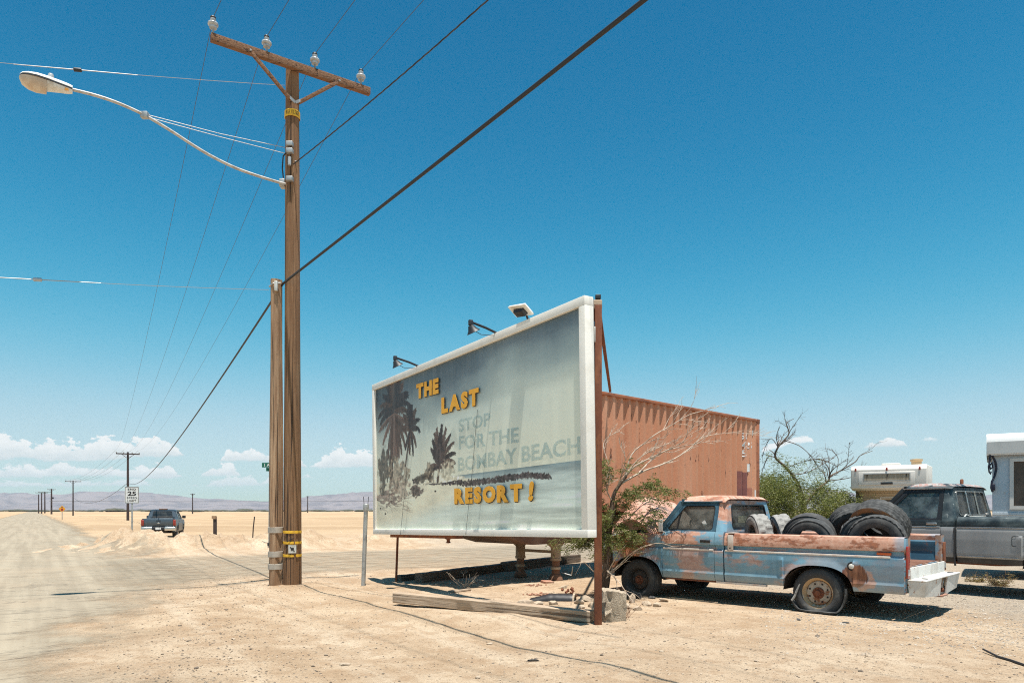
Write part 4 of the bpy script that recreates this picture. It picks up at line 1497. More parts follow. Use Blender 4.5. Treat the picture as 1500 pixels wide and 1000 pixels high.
def build_board():
    t = bpy.data.objects.new('billboard', None)
    COL.objects.link(t)
    Mx = Matrix.Identity(4)
    for i in range(3):
        Mx[i][0], Mx[i][1], Mx[i][2], Mx[i][3] = BU[i], BB[i], BV[i], BL[i]
    t.matrix_world = Mx
    tag(t, 'large white framed beach billboard with yellow letters reading THE LAST RESORT', 'billboard')
    FL, FR_, FT, FB = 0.085, 0.12, 0.115, 0.10
    nu, nv = 760, 340
    Cc = paint_board(nu, nv)
    u = np.linspace(FL - 0.01, BW - FR_ + 0.01, nu + 1)
    v = np.linspace(FB - 0.01, BH - FT + 0.01, nv + 1)
    Ug, Vg = np.meshgrid(u, v)
    vs = np.stack([Ug, np.zeros_like(Ug), Vg], -1).reshape(-1, 3).tolist()
    fs = []
    for j in range(nv):
        for i in range(nu):
            a = j * (nu + 1) + i
            fs.append((a, a + 1, a + nu + 2, a + nu + 1))
    me = bpy.data.meshes.new('printed_panel')
    me.from_pydata(vs, [], fs)
    at_ = me.color_attributes.new('print', 'FLOAT_COLOR', 'CORNER')
    cols = np.ones((nv * nu * 4, 4), dtype=np.float32)
    # sample the picture at board coordinates
    ui = np.clip(((u[:-1] + u[1:]) / 2 / BW * nu).astype(int), 0, nu - 1)
    vi = np.clip(((v[:-1] + v[1:]) / 2 / BH * nv).astype(int), 0, nv - 1)
    pic = Cc[np.ix_(vi, ui)].reshape(-1, 3)
    cols[:, :3] = np.repeat(pic, 4, axis=0)
    at_.data.foreach_set('color', cols.ravel())
    m, nt, b, co = new_mat('faded_print')
    ca = nt.new('ShaderNodeVertexColor')
    ca.layer_name = 'print'
    v_ = nt.mapping(co, (9, 1, 0.6))
    col = nt.mix(nt.ramp(nt.noise(v_, 1.0, 5, 0.6), 0.4, 0.8, 0.0, 0.14), ca.outputs[0], (0.55, 0.55, 0.50))
    nt.link(col, b.inputs['Base Color'])
    b.inputs['Roughness'].default_value = 0.45
    b.inputs['Specular IOR Level'].default_value = 0.35
    me.materials.append(m)
    o = bpy.data.objects.new('printed_panel', me)
    COL.objects.link(o)
    o.parent = t
    # frame
    bar = lambda a, c: MB().bbox(a, c).build('frame_bar', M['board_frame'], t, bevel=0.003)
    bar((-0.02, -0.045, BH - FT), (BW + 0.0, 0.10, BH))
    bar((-0.02, -0.045, 0), (BW + 0.0, 0.10, FB))
    bar((-0.02, -0.043, FB), (FL, 0.10, BH - FT))
    bar((BW - FR_, -0.043, FB), (BW + 0.0, 0.10, BH - FT - 0.002))
    MB().bbox((-0.01, 0.085, 0.01), (BW - 0.01, 0.115, BH - 0.01)).build('backing', M['tin'], t)
    for i in range(7):
        x = 0.5 + i * (BW - 1.0) / 6
        MB().bbox((x - 0.05, 0.115, 0.02), (x + 0.05, 0.165, BH - 0.1)).build('back_stud', M['rust'], t)
    MB().bbox((0.45, 0.12, -0.06), (3.1, 0.26, -0.003)).build('bottom_rail', M['rust'], t)
    bo = MB().lathe([(0.07, 0), (0.03, -0.02), (0.03, -0.06), (0.055, -0.075), (0.0, -0.085)], Matrix.Translation((2.75, 0.17, -0.058)), 10).build('hanging_bolt', M['rust'], t)

    # solid letters
    def word(txt, pl, pr, hl, hr, bold=0.064, shear=0.0, standoff=0.028, thick=0.022):
        a = Vector(board_uv(*pl)); c = Vector(board_uv(*pr))
        h = (hl + hr) / 2
        d = (c - a)
        L = d.length
        d = d.normalized()
        ws = []
        for ch in txt:
            me_, co_ = text_mesh(ch, 1.0, bold, 0)
            lo, hi = co_.min(0), co_.max(0)
            ws.append((hi[0] - lo[0]) / (hi[1] - lo[1]))
            bpy.data.meshes.remove(me_)
        gap = 0.11
        tot = sum(ws) + gap * (len(txt) - 1)
        k = L / tot
        x = 0
        for ch, w in zip(txt, ws):
            o = Vector((a.x + d.x * x, -standoff, a.y + d.y * x))
            xd_ = Vector((d.x, 0, d.y))
            lt = put_text('letter', ch, M['black_print'], t, frame_matrix(o, xd_, (0, 0, 1)), width=w * k, height=h, bold=bold, depth=-thick, shear=shear)
            put_text('letter_face', ch, M['letter'], lt, Matrix.Translation((-0.014, 0.012, 0.001)), width=w * k, height=h, bold=bold, depth=0.003, shear=shear)
            x += (w + gap) * k
    H = lambda a, b_: board_uv(*a)[1] - board_uv(*b_)[1]
    word('THE', (612.5, 585.5), (645, 577), H((610, 566), (611, 586)), H((644, 553), (645, 577)))
    word('LAST', (649.5, 607), (704, 594), H((650, 584), (650, 607)), H((704, 568), (704, 594)))
    word('RESORT', (668.5, 739), (768, 735.5), H((669, 716), (669, 739)), H((768, 709), (768, 735.5)))
    word('!', (777, 735), (783.5, 734.5), H((781, 706), (781, 735)), H((781, 706), (781, 735)), shear=0.16)
    # older wording, painted out and showing through
    gm, gnt, gb, gco = new_mat('ghost_lettering')
    out = gm.node_tree.nodes['Material Output']
    gb.inputs['Base Color'].default_value = (0.40, 0.55, 0.56, 1)
    gb.inputs['Roughness'].default_value = 0.5
    tr = gnt.new('ShaderNodeBsdfTransparent')
    mx = gnt.new('ShaderNodeMixShader')
    gnt.link(gnt.ramp(gnt.noise(gco, 2.2, 4, 0.6), 0.3, 0.7, 0.28, 0.55), mx.inputs[0])
    gnt.link(tr.outputs[0], mx.inputs[1]); gnt.link(gb.outputs[0], mx.inputs[2])
    gnt.link(mx.outputs[0], out.inputs['Surface'])

    def ghost(txt, lt, lb, rt, rb):
        a = Vector(board_uv(*lb)); c = Vector(board_uv(*rb))
        d = c - a
        h = ((board_uv(*lt)[1] - a.y) + (board_uv(*rt)[1] - c.y)) / 2
        put_text('faded_wording', txt, gm, t, frame_matrix((a.x, -0.004, a.y), (d.x, 0, d.y), (0, 0, 1)), width=d.length, height=h, bold=0.03, depth=0)
    ghost('STOP', (672, 614), (672, 633), (719, 604), (719, 623))
    ghost('FOR THE', (672, 639), (672, 659), (760, 625), (760, 648))
    ghost('BOMBAY BEACH', (671, 670), (671, 691), (851, 638.5), (851, 665))
    # two lamp leads hang down the face
    for (a, b_) in (((601, 640), (590, 783)), ((701, 600), (686, 783))):
        p, q = board_uv(*a), board_uv(*b_)
        MB().tube([(p[0], -0.02, p[1]), ((p[0] + q[0]) / 2, -0.024, (p[1] + q[1]) / 2), (q[0], -0.05, q[1])], 0.0032, 5).build('hanging_lead', M['rubber_mid'], t)
    # flood lamps over the top edge
    for px, py in ((614, 536), (729, 487)):
        x = board_uv(px, py)[0]
        arm = MB().tube([(x, 0.02, BH - 0.01), (x, -0.20, BH + 0.05), (x - 0.0, -0.46, BH + 0.10)], 0.019, 8).build('lamp_arm', M['dark_steel'], t)
        e = Vector((x, -0.46, BH + 0.10))
        MB().box(e + Vector((0, -0.01, -0.01)), (0.05, 0.06, 0.08)).build('knuckle', M['dark_steel'], arm, bevel=0.008)
        hd = MB().lathe([(0.0, 0.05), (0.04, 0.045), (0.07, -0.02), (0.105, -0.06), (0.10, -0.065), (0.06, -0.02), (0, 0.01)],
                        Matrix.Translation(e + Vector((0, 0.01, -0.09))) @ Euler((0.5, 0, 0)).to_matrix().to_4x4(), 14).build('flood_head', M['black_plastic'], arm)
        MB().tube([e + Vector((0.0, 0.0, -0.10)), e + Vector((0.03, 0.15, -0.17)), e + Vector((0.05, 0.36, -0.16))], 0.005, 5).build('lead', M['dark_steel'], arm)
    x = board_uv(772, 468)[0]
    st = MB().tube([(x, 0.03, BH - 0.02), (x, -0.02, BH + 0.12)], 0.016, 8).build('lamp_stem', M['dark_steel'], t)
    rot = Euler((-0.5, 0.1, 0.2)).to_matrix()
    MB().box((x, -0.10, BH + 0.14), (0.34, 0.22, 0.035), rot=rot, taper=0.9).build('flood_plate', M['lamp_paint'], st, bevel=0.006)
    MB().box((x, -0.12, BH + 0.095), (0.16, 0.10, 0.06), rot=rot, taper=1.2).build('flood_eye', M['black_plastic'], st, bevel=0.006)
    return t


M['tin'] = pm('plain_tin_back', (0.40, 0.38, 0.35), 0.6, 0.3, (0.30, 0.25, 0.21), 3)
build_board()


def build_board_posts():
    p = on_ground(876, 912)
    t = thing('sign_post', 'rusty square steel post rising at the right edge of the billboard', 'post', (p.x, p.y, -0.1))
    MB().bbox((-0.045, -0.045, 0), (0.045, 0.045, 4.18)).build('post', M['rust'], t, bevel=0.006)
    MB().bbox((-0.06, -0.02, 4.0), (0.0, 0.08, 4.22)).build('top_cleat', M['rust'], t, bevel=0.006)
    MB().bbox((-0.16, -0.035, 4.13), (0.05, 0.045, 4.25)).build('top_block', M['log_wood'], t, bevel=0.012)
    MB().box((0.0, 0, 4.29), (0.07, 0.06, 0.06)).build('bolt_head', M['black_plastic'], t, bevel=0.008)
    for z in (1.55, 3.80):
        MB().bbox((-0.058, -0.052, z - 0.10), (-0.038, 0.01, z + 0.10)).build('bracket', M['pale_metal'], t, bevel=0.004)
    q = Vector((2.13, 15.42, 4.03)) - Vector((p.x, p.y, -0.1))
    MB().beam((0.02, 0.05, 4.12), q, 0.05, 0.05).build('brace', M['rust'], t)
    p2 = on_ground(580, 850)
    ob = MB().cyl((0, 0, -0.1), (0.04, 0, 1.02), 0.024, seg=8).build('rear_post', M['rust'])
    ob.location = (p2.x, p2.y, 0)
    tag(ob, 'thin rusty pipe under the left end of the billboard', 'post')


build_board_posts()


# ------------------------------------------------------------------ shipping container on its trailer
def container_mat():
    m, nt, b, co = new_mat('weathered_terracotta_paint')
    v = nt.mapping(co, (1, 1, 0.25))
    broad = nt.noise(v, 0.8, 5, 0.6)
    col = nt.mix(nt.ramp(broad, 0.35, 0.68), (0.56, 0.25, 0.14), (0.64, 0.32, 0.195))
    v2 = nt.mapping(co, (2.5, 2.5, 0.22))
    drip = nt.noise(v2, 2.0, 6, 0.65)
    col = nt.mix(nt.math('MULTIPLY', nt.ramp(drip, 0.55, 0.75), 0.6), col, (0.42, 0.165, 0.09))
    v3 = nt.mapping(co, (5, 5, 1.6))
    sp = nt.noise(v3, 1.4, 6, 0.7)
    px, py, pz = nt.sep(co)[:3]
    col = nt.mix(nt.math('MULTIPLY', nt.ramp(sp, 0.615, 0.66), 0.9), col, (0.10, 0.035, 0.022))
    col = nt.mix(nt.math('MULTIPLY', nt.ramp(nt.noise(co, 1.6, 5, 0.6), 0.55, 0.75), 0.25), col, (0.60, 0.36, 0.22))
    nt.link(col, b.inputs['Base Color'])
    b.inputs['Roughness'].default_value = 0.75
    b.inputs['Specular IOR Level'].default_value = 0.3
    set_bump(nt, b, nt.noise(co, 14, 5, 0.6), 0.12, 0.02)
    return m


CT = Vector((0.725, 0.688, 0)).normalized()
CP = Vector((-CT.y, CT.x, 0))
C0 = Vector((1.38, 14.8, 0)) + CT * -3.10
CLEN, CWID, CBOT, CTOP = 10.88, 2.44, 1.42, 4.02


def build_container():
    t = thing('shipping_container', 'terracotta corrugated shipping container behind the billboard', 'container', (C0.x, C0.y, CBOT), math.atan2(CT.y, CT.x))
    Hh = CTOP - CBOT
    M['cont'] = container_mat()
    M['cont_edge'] = pm('rusty_container_rail', (0.40, 0.14, 0.065), 0.8, 0, (0.24, 0.085, 0.045), 5, c3=(0.08, 0.03, 0.02), s3=16, stretch=(0.4, 1, 1))
    pitch, dep = 0.278, 0.062

    def corr(x):
        """depth of the panel behind its outer face at x"""
        s = (x % pitch) / pitch
        if s < 0.26: return 0.0
        if s < 0.50: return dep * (s - 0.26) / 0.24
        if s < 0.76: return dep
        return dep * (1 - (s - 0.76) / 0.24)
    xs = []
    x = 0.12
    k = 0
    while True:
        b0 = 0.12 + k * pitch
        done = False
        for f in (0.0, 0.26, 0.50, 0.76):
            if b0 + f * pitch > CLEN - 0.12:
                done = True
                break
            xs.append(b0 + f * pitch)
        if done:
            break
        k += 1
    xs.append(CLEN - 0.12)
    zz = np.linspace(0.14, Hh - 0.06, 9)

    def side(y, s, name):
        rows = [[(x_, y + s * (0.022 + corr(x_ - 0.12)), z_) for x_ in xs] for z_ in zz]
        return MB().loft(rows).build(name, M['cont'], t, smooth=20, fix=False)
    sp = side(0.0, 1, 'side_wall')
    side(CWID, -1, 'side_wall')
    # ends
    for x0, s in ((0.03, 1), (CLEN - 0.03, -1)):
        ys = np.linspace(0.1, CWID - 0.1, 34)
        rows = [[(x0 + s * corr(y_), y_, z_) for y_ in ys] for z_ in zz]
        MB().loft(rows).build('end_wall', M['cont'], t, smooth=20, fix=False)
    MB().bbox((0.05, 0.05, Hh - 0.035), (CLEN - 0.05, CWID - 0.05, Hh - 0.015)).build('roof', M['cont'], t)
    for y in (0.0, CWID - 0.06):
        MB().bbox((0.0, y, Hh - 0.075), (CLEN, y + 0.06, Hh - 0.002)).build('top_rail', M['cont_edge'], t, bevel=0.006)
        MB().bbox((0.0, y, 0.0), (CLEN, y + 0.06, 0.15)).build('bottom_rail', M['cont_edge'], t, bevel=0.006)
    for x in (0.0, CLEN - 0.15):
        for y in (0.0, CWID - 0.15):
            p = MB().bbox((x + 0.003, y + 0.003, 0.12), (x + 0.147, y + 0.147, Hh - 0.10)).build('corner_post', M['cont_edge'], t, bevel=0.01)
            for z in (-0.003, Hh - 0.115):
                MB().bbox((x - 0.004, y - 0.004, z), (x + 0.154, y + 0.154, z + 0.118)).build('corner_casting', M['rust'], p, bevel=0.012)
    # markings near the right end, following the ribs
    def mark(name, body, mat, x0, z0, w, h):
        if body:
            me, co = text_mesh(body, 1.0, 0.02)
            lo, hi = co.min(0), co.max(0)
            X = x0 + (co[:, 0] - lo[0]) / (hi[0] - lo[0]) * w
            Z = z0 + (co[:, 1] - lo[1]) / (hi[1] - lo[1]) * h
            Y = np.array([0.019 + corr(a - 0.12) for a in X])
            me.vertices.foreach_set('co', np.stack([X, Y, Z], -1).ravel())
            me.materials.clear(); me.materials.append(mat)
            me.name = name
            o = bpy.data.objects.new(name, me)
            COL.objects.link(o)
            o.parent = sp
        else:
            xx = np.unique(np.concatenate([np.linspace(x0, x0 + w, 7), [a for a in xs if x0 < a < x0 + w]]))
            rows = [[(a, 0.0195 + corr(a - 0.12), z_) for a in xx] for z_ in (z0, z0 + h)]
            MB().loft(rows).build(name, mat, sp, fix=False, smooth=20)
    pat = pm('dark_touch_up_paint', (0.21, 0.075, 0.065), 0.7, 0, (0.28, 0.10, 0.075), 3)
    pale = pm('paler_touch_up_paint', (0.44, 0.17, 0.11), 0.7)
    R = CLEN
    for i, w in enumerate(('15C', '1485', '151')):
        mark('stencil', w, M['white_print'], R - 0.97 + (0.0), Hh - 0.62 - i * 0.24, 0.36 if i != 1 else 0.55, 0.19)
    mark('stencil', '4', M['white_print'], R - 0.42, Hh - 0.36, 0.09, 0.15)
    mark('stencil', '1', M['white_print'], R - 0.30, Hh - 0.46, 0.05, 0.14)
    mark('label_patch', None, M['white_print'], R - 0.62, Hh - 1.50, 0.12, 0.22)
    mark('label_patch', None, M['yellow'], R - 0.40, Hh - 1.50, 0.10, 0.20)
    mark('touch_up_patch', None, pat, R - 1.18, Hh - 2.5, 0.36, 1.0)
    mark('touch_up_patch', None, pat, R - 0.84, Hh - 2.5, 0.20, 0.98)
    mark('touch_up_patch', None, pale, R - 0.62, Hh - 2.5, 0.34, 0.55)
    for (a, z, w, h) in ((R - 0.33, Hh - 2.05, 0.05, 0.12), (R - 0.22, Hh - 2.2, 0.03, 0.2), (R - 0.19, Hh - 2.42, 0.04, 0.18)):
        mark('scrape', None, M['white_print'], a, z, w, h)
    return t


build_container()


def build_trailer():
    t = thing('container_trailer', 'trailer chassis with landing legs under the shipping container', 'trailer', (C0.x, C0.y, 0), math.atan2(CT.y, CT.x))
    wood = M['leg_paint']
    for y in (0.75, 1.65):
        MB().bbox((0.15, y - 0.08, 0.98), (CLEN, y + 0.08, 1.30)).build('frame_rail', M['rust_dark'], t, bevel=0.006)
    for x in np.linspace(0.4, CLEN - 0.2, 9):
        MB().bbox((x - 0.06, 0.08, 1.30), (x + 0.06, CWID - 0.08, CBOT - 0.004)).build('cross_member', M['rust_dark'], t)
    MB().prism([(0.6, 0.25, 1.10), (2.0, 0.25, 0.76), (4.6, 0.25, 0.76), (4.6, 0.25, 0.975), (0.6, 0.25, 1.20)], (0, 1.75, 0)).build('gooseneck_plate', M['rust_dark'], t)
    lx = 2.80
    for y in (0.36, 1.42):
        leg = MB().cyl((lx, y, 0.42), (lx, y, 0.97), 0.105, seg=16).build('landing_leg', wood, t)
        MB().cyl((lx, y, 0.06), (lx, y, 0.46), 0.085, seg=14).build('inner_leg', M['rust_dark'], leg)
        MB().cyl((lx, y, 0.40), (lx, y, 0.45), 0.115, seg=16).build('collar', wood, leg)
        MB().cyl((lx, y, 0.22), (lx, y, 0.27), 0.105, seg=14).build('collar', M['concrete'], leg)
        MB().lathe([(0.0, 0.13), (0.10, 0.12), (0.14, 0.05), (0.15, 0.0), (0, 0)], Matrix.Translation((lx, y, 0.0)), 16).build('foot', M['rust_dark'], leg)
        for s in (-1, 1):
            MB().beam((lx, y, 0.62), (lx + 0.75 * s, y + 0.02, 1.12), 0.045, 0.05).build('stay', wood, leg)
    MB().beam((lx, 0.42, 0.58), (lx, 1.36, 0.58), 0.05, 0.06).build('cross_bar', wood, t)
    MB().beam((lx, 0.42, 0.64), (lx, 1.0, 1.15), 0.04, 0.04).build('diagonal', wood, t)
    MB().tube([(lx + 0.1, 0.3, 0.15), (lx + 0.2, 0.1, 0.10), (lx + 0.18, 0.05, 0.28)], 0.012, 6).build('crank', M['galv'], t)
    # rear wheels stand behind the blue truck
    for x in (CLEN - 2.6, CLEN - 1.35):
        MB().cyl((x, 0.35, 0.50), (x, CWID - 0.35, 0.50), 0.07, seg=10).build('axle', M['rust_dark'], t)
        for y in (0.10, 0.40, CWID - 0.66, CWID - 0.36):
            w = MB().lathe([(0.30, 0.0), (0.44, 0.0), (0.50, 0.04), (0.50, 0.22), (0.44, 0.26), (0.30, 0.26)], frame_matrix((x, y + 0.26, 0.50), (1, 0, 0), (0, 0, 1)), 24).build('wheel', M['rubber'], t)
            MB().lathe([(0.30, 0.02), (0.28, 0.08), (0.12, 0.10), (0.0, 0.10)], frame_matrix((x, y + 0.26, 0.50), (1, 0, 0), (0, 0, 1)), 20).build('rim', M['rust'], w)
        for y in (0.75, 1.65):
            MB().bbox((x - 0.12, y - 0.05, 0.52), (x + 0.12, y + 0.05, 1.0)).build('spring_hanger', M['rust_dark'], t)
    return t


M['leg_paint'] = pm('dusty_brown_leg_paint', (0.36, 0.26, 0.17), 0.8, 0, (0.26, 0.18, 0.12), 5, c3=(0.12, 0.07, 0.05), s3=14)
M['rust_dark'] = pm('dark_chassis_rust', (0.17, 0.085, 0.05), 0.9, 0, (0.24, 0.14, 0.09), 3)
build_trailer()


# ------------------------------------------------------------------ beams, block and rubble under the board
def beam_thing(name, label, a, b, w, h, mat, cat='timber', lift=0.0, seed=0, group=None):
    a, b = Vector(a), Vector(b)
    d = (b - a)
    L = d.length
    rows = []
    n = max(6, int(L / 0.12))
    rg = np.random.RandomState(seed)
    ph = rg.rand(4) * 6.28
    for i in range(n + 1):
        x = L * i / n
        j = 0.004 * math.sin(3 * x + ph[0]) + 0.003 * math.sin(17 * x + ph[1]) + rg.uniform(-0.003, 0.003)
        k = 0.010 * math.sin(4 * x + ph[2]) + rg.uniform(-0.004, 0.004)
        e = 0.012
        row = [(-w / 2 + e, -h / 2), (w / 2 - e, -h / 2), (w / 2, -h / 2 + e), (w / 2 + k * 0.5, h / 2 - e), (w / 2 - e, h / 2 + j), (-w / 2 + e, h / 2 + j * 0.7), (-w / 2, h / 2 - e), (-w / 2 - k * 0.5, -h / 2 + e)]
        rows.append([(x, y, z) for y, z in row])
    mb = MB().loft(rows, closed=True)
    m = len(rows[0])
    mb.f.append(tuple(range(m - 1, -1, -1)))
    mb.f.append(tuple(n * m + q for q in range(m)))
    ob = mb.build(name, mat, None, smooth=30)
    ob.location = a + UP * (h / 2 + lift)
    ob.rotation_euler = (0, -math.atan2(d.z, math.hypot(d.x, d.y)), math.atan2(d.y, d.x))
    return tag(ob, label, cat, group)


def g(px, py):
    p = on_ground(px, py)
    p.z = ground_z(p.x, p.y)
    return p


a, b = g(580, 887), g(868, 909)
a.z += 0.04
b.z += 0.0
beam_thing('weathered_timber', 'long grey weathered beam lying in front of the billboard', a, b, 0.17, 0.155, M['log_wood'], seed=1)
beam_thing('railway_sleeper', 'short dark sleeper at the back left behind the other sleepers under the billboard', g(584, 848), g(668, 840.5), 0.16, 0.12, M['tie_wood'], seed=2)
beam_thing('railway_sleeper', 'long brown sleeper lying across the shade under the billboard', g(613, 851), g(738, 835.5), 0.20, 0.19, M['tie_wood'], seed=3)
beam_thing('railway_sleeper', 'dark sleeper behind the landing legs in the shade under the billboard', g(738, 837), g(846, 822.5), 0.20, 0.22, M['tie_wood'], seed=4)
ob = beam_thing('plank', 'thin pale board lying at the edge of the shade under the billboard', g(658, 868), g(688, 865), 0.10, 0.03, M['log_wood'], 'plank', seed=5)


def lump(seed, r, n=2, amp=0.28, squash=0.7):
    """angular stone: an icosphere cut by random planes"""
    import bmesh
    rg = np.random.RandomState(seed)
    bm = bmesh.new()
    bmesh.ops.create_icosphere(bm, subdivisions=n, radius=1.0)
    pl = [(Vector(rg.randn(3)).normalized(), rg.uniform(0.45, 0.85)) for _ in range(9)]
    for v in bm.verts:
        for nrm, d in pl:
            k = v.co.dot(nrm)
            if k > d:
                v.co -= nrm * (k - d)
        v.co *= 1 + rg.uniform(-amp, amp) * 0.15
        v.co = Vector((v.co.x * r[0], v.co.y * r[1], v.co.z * r[2] * squash))
    me = bpy.data.meshes.new('rock')
    bm.to_mesh(me)
    bm.free()
    me.shade_smooth()
    me.set_sharp_from_angle(angle=math.radians(25))
    return me


def stone(name, label, cat, p, r, mat, seed, rz=0.0, group=None, sink=0.25):
    me = lump(seed, r)
    me.materials.append(mat)
    ob = bpy.data.objects.new(name, me)
    COL.objects.link(ob)
    ob.location = (p.x, p.y, ground_z(p.x, p.y) + r[2] * 0.7 * (1 - sink * 2))
    ob.rotation_euler = (0, 0, rz)
    return tag(ob, label, cat, group)


# concrete footing beside the rusty post
def build_block():
    import bmesh
    p = Vector((1.30, 9.52, 0))
    bm = bmesh.new()
    bmesh.ops.create_cube(bm, size=1.0)
    bmesh.ops.subdivide_edges(bm, edges=bm.edges[:], cuts=6, use_grid_fill=True)
    rg = np.random.RandomState(3)
    for v in bm.verts:
        c = v.co
        edge = max(0, abs(c.x) + abs(c.y) - 0.8) + max(0, abs(c.x) + abs(c.z) - 0.8) + max(0, abs(c.y) + abs(c.z) - 0.8)
        c *= 1 - 0.18 * edge
        left = 0.07 if c.x < -0.3 else 0.03
        c += Vector(rg.uniform(-1, 1, 3)) * left
    me = bpy.data.meshes.new('concrete_footing')
    bm.to_mesh(me); bm.free()
    me.shade_smooth(); me.set_sharp_from_angle(angle=math.radians(30))
    me.materials.append(M['concrete'])
    ob = bpy.data.objects.new('concrete_footing', me)
    COL.objects.link(ob)
    ob.scale = (0.30, 0.50, 0.52)
    ob.location = (p.x, p.y, 0.13)
    ob.rotation_euler = (0.0, 0.05, 0.25)
    tag(ob, 'rough concrete footing block beside the foot of the rusty post', 'concrete block')


build_block()
GR = 'broken rubble beside the rusty post'
rub = [(770, 884, .14, .10, .06, 0), (790, 886, .12, .08, .05, 0), (812, 887, .10, .09, .06, 0), (848, 886, .09, .08, .07, 0), (858, 882, .12, .09, .09, 0), (866, 890, .08, .07, .06, 0),
       (852, 893, .07, .06, .05, 0), (862, 897, .07, .05, .04, 0), (926, 882, .11, .09, .10, 0), (948, 886, .12, .08, .06, 0), (935, 893, .10, .09, .05, 0), (962, 888, .08, .06, .05, 0),
       (918, 891, .09, .07, .06, 0), (972, 881, .10, .07, .05, 0)]
for i, (px, py, a, b, c, k) in enumerate(rub):
    stone('rubble_stone', ('pale angular rubble stone in the heap between drain pipe and rusty post' if px < 880 else 'pale angular rubble stone on the sand right of the concrete footing'), 'stone', g(px, py), (a, b, c * 1.3), M['rock'], 200 + i, i * 0.9, GR)
for i, (px, py, r, lab) in enumerate(((913, 877, (.17, .10, .13), 'black angular slab of old asphalt just right of the concrete footing'), (936, 876, (.10, .07, .10), 'dark grey stone right of the black asphalt slab by the footing'),
                                      (955, 876, (.07, .06, .06), 'small dark stone at the right end of the rubble by the truck'))):
    stone('dark_stone', lab, 'stone', g(px, py), r, M['dark_rock'], 300 + i, 0.4 + i)
for i, (px, py, w, lab) in enumerate(((782, 857, .19, 'scatter of crumbled red brick nearer the landing legs'), (783, 873, .17, 'scatter of crumbled red brick nearer the front beam'), (799, 853.5, .14, 'flat pinkish brick piece beside the nearer landing leg'),
                                      (823, 861, .10, 'small grey brick lying alone on the sand under the billboard'))):
    p = g(px, py)
    mb = MB()
    rg = np.random.RandomState(40 + i)
    for k in range(26 if i < 2 else 1):
        q = Vector((rg.randn() * w * 0.55, rg.randn() * w * 0.45, 0.012))
        s = rg.uniform(0.015, 0.05) if i < 2 else w * 1.6
        mb.box(q, (s, s * 0.7, s * (0.6 if i < 2 else 0.25)), rot=Euler((rg.uniform(-.3, .3), rg.uniform(-.3, .3), rg.uniform(0, 3))).to_matrix())
    ob = mb.build('brick_rubble' if i < 2 else 'brick_piece', M['red_rock'] if i < 3 else M['concrete'], None)
    ob.location = p
    tag(ob, lab, 'rubble' if i < 2 else 'brick', None, 'stuff' if i < 2 else None)


def build_culvert():
    p = g(826, 884)
    t = thing('drain_pipe', 'broken black plastic drain pipe with pale rim half buried behind the beam', 'pipe', (p.x, p.y + 0.25, p.z - 0.02), -0.25)
    arcs = []
    for x in np.linspace(-0.52, 0.17, 15):
        r = 0.115 + 0.008 * (int(round((x + 0.55) / 0.05)) % 2)
        h = 1.0 if x > -0.2 else max(0.25, 1 - (-0.2 - x) * 2.2)
        arcs.append([(x, r * math.cos(a), r * h * math.sin(a)) for a in np.linspace(-0.2, math.pi + 0.2, 16)])
    MB().loft(arcs).build('pipe_shell', M['black_plastic'], t)
    ring = [[(x, r * math.cos(a), r * math.sin(a)) for a in np.linspace(-0.2, math.pi + 0.2, 16)] for x, r in ((0.17, 0.11), (0.17, 0.13), (0.20, 0.13), (0.20, 0.11))]
    MB().loft(ring).build('rim', M['concrete'], t)
    return t


build_culvert()
p = g(838, 875)
mb = MB()
rg = np.random.RandomState(8)
for k in range(14):
    q = Vector((rg.randn() * 0.05, rg.randn() * 0.05, 0.03 + abs(rg.randn()) * 0.05))
    mb.box(q, (rg.uniform(0.02, 0.06), rg.uniform(0.02, 0.05), rg.uniform(0.02, 0.05)), rot=Euler(rg.rand(3) * 3).to_matrix())
ob = mb.build('rust_clump', M['rust'], None)
ob.location = p
tag(ob, 'clump of rusted scrap on the sand behind the black drain pipe', 'scrap')
ob['kind'] = 'stuff'
pts = [g(1440, 954), g(1462, 961), g(1482, 967), g(1506, 976), g(1540, 990)]
ob = MB().tube([q + UP * (0.012 + 0.02 * (i == 0)) - pts[0] for i, q in enumerate(pts)], [0.009, 0.012, 0.012, 0.012, 0.012], 8).build('hose', M['hose'] if 'hose' in M else M['cable'])
ob.location = pts[0]
tag(ob, 'dark stick like hose lying on the gravel at the lower right', 'hose')

# ------------------------------------------------------------------ pickups
def rounded(poly, r, n=4):
    """2-D polygon with rounded corners (n+1 points per corner)"""
    out = []
    N = len(poly)
    for i in range(N):
        p0, p1, p2 = Vector(poly[i - 1]), Vector(poly[i]), Vector(poly[(i + 1) % N])
        a, b = (p0 - p1), (p2 - p1)
        k = min(r, a.length * 0.45, b.length * 0.45)
        s, e = p1 + a.normalized() * k, p1 + b.normalized() * k
        for j in range(n + 1):
            t = j / n
            out.append((s * (1 - t) ** 2 + p1 * (2 * t * (1 - t)) + e * t ** 2))
    return out


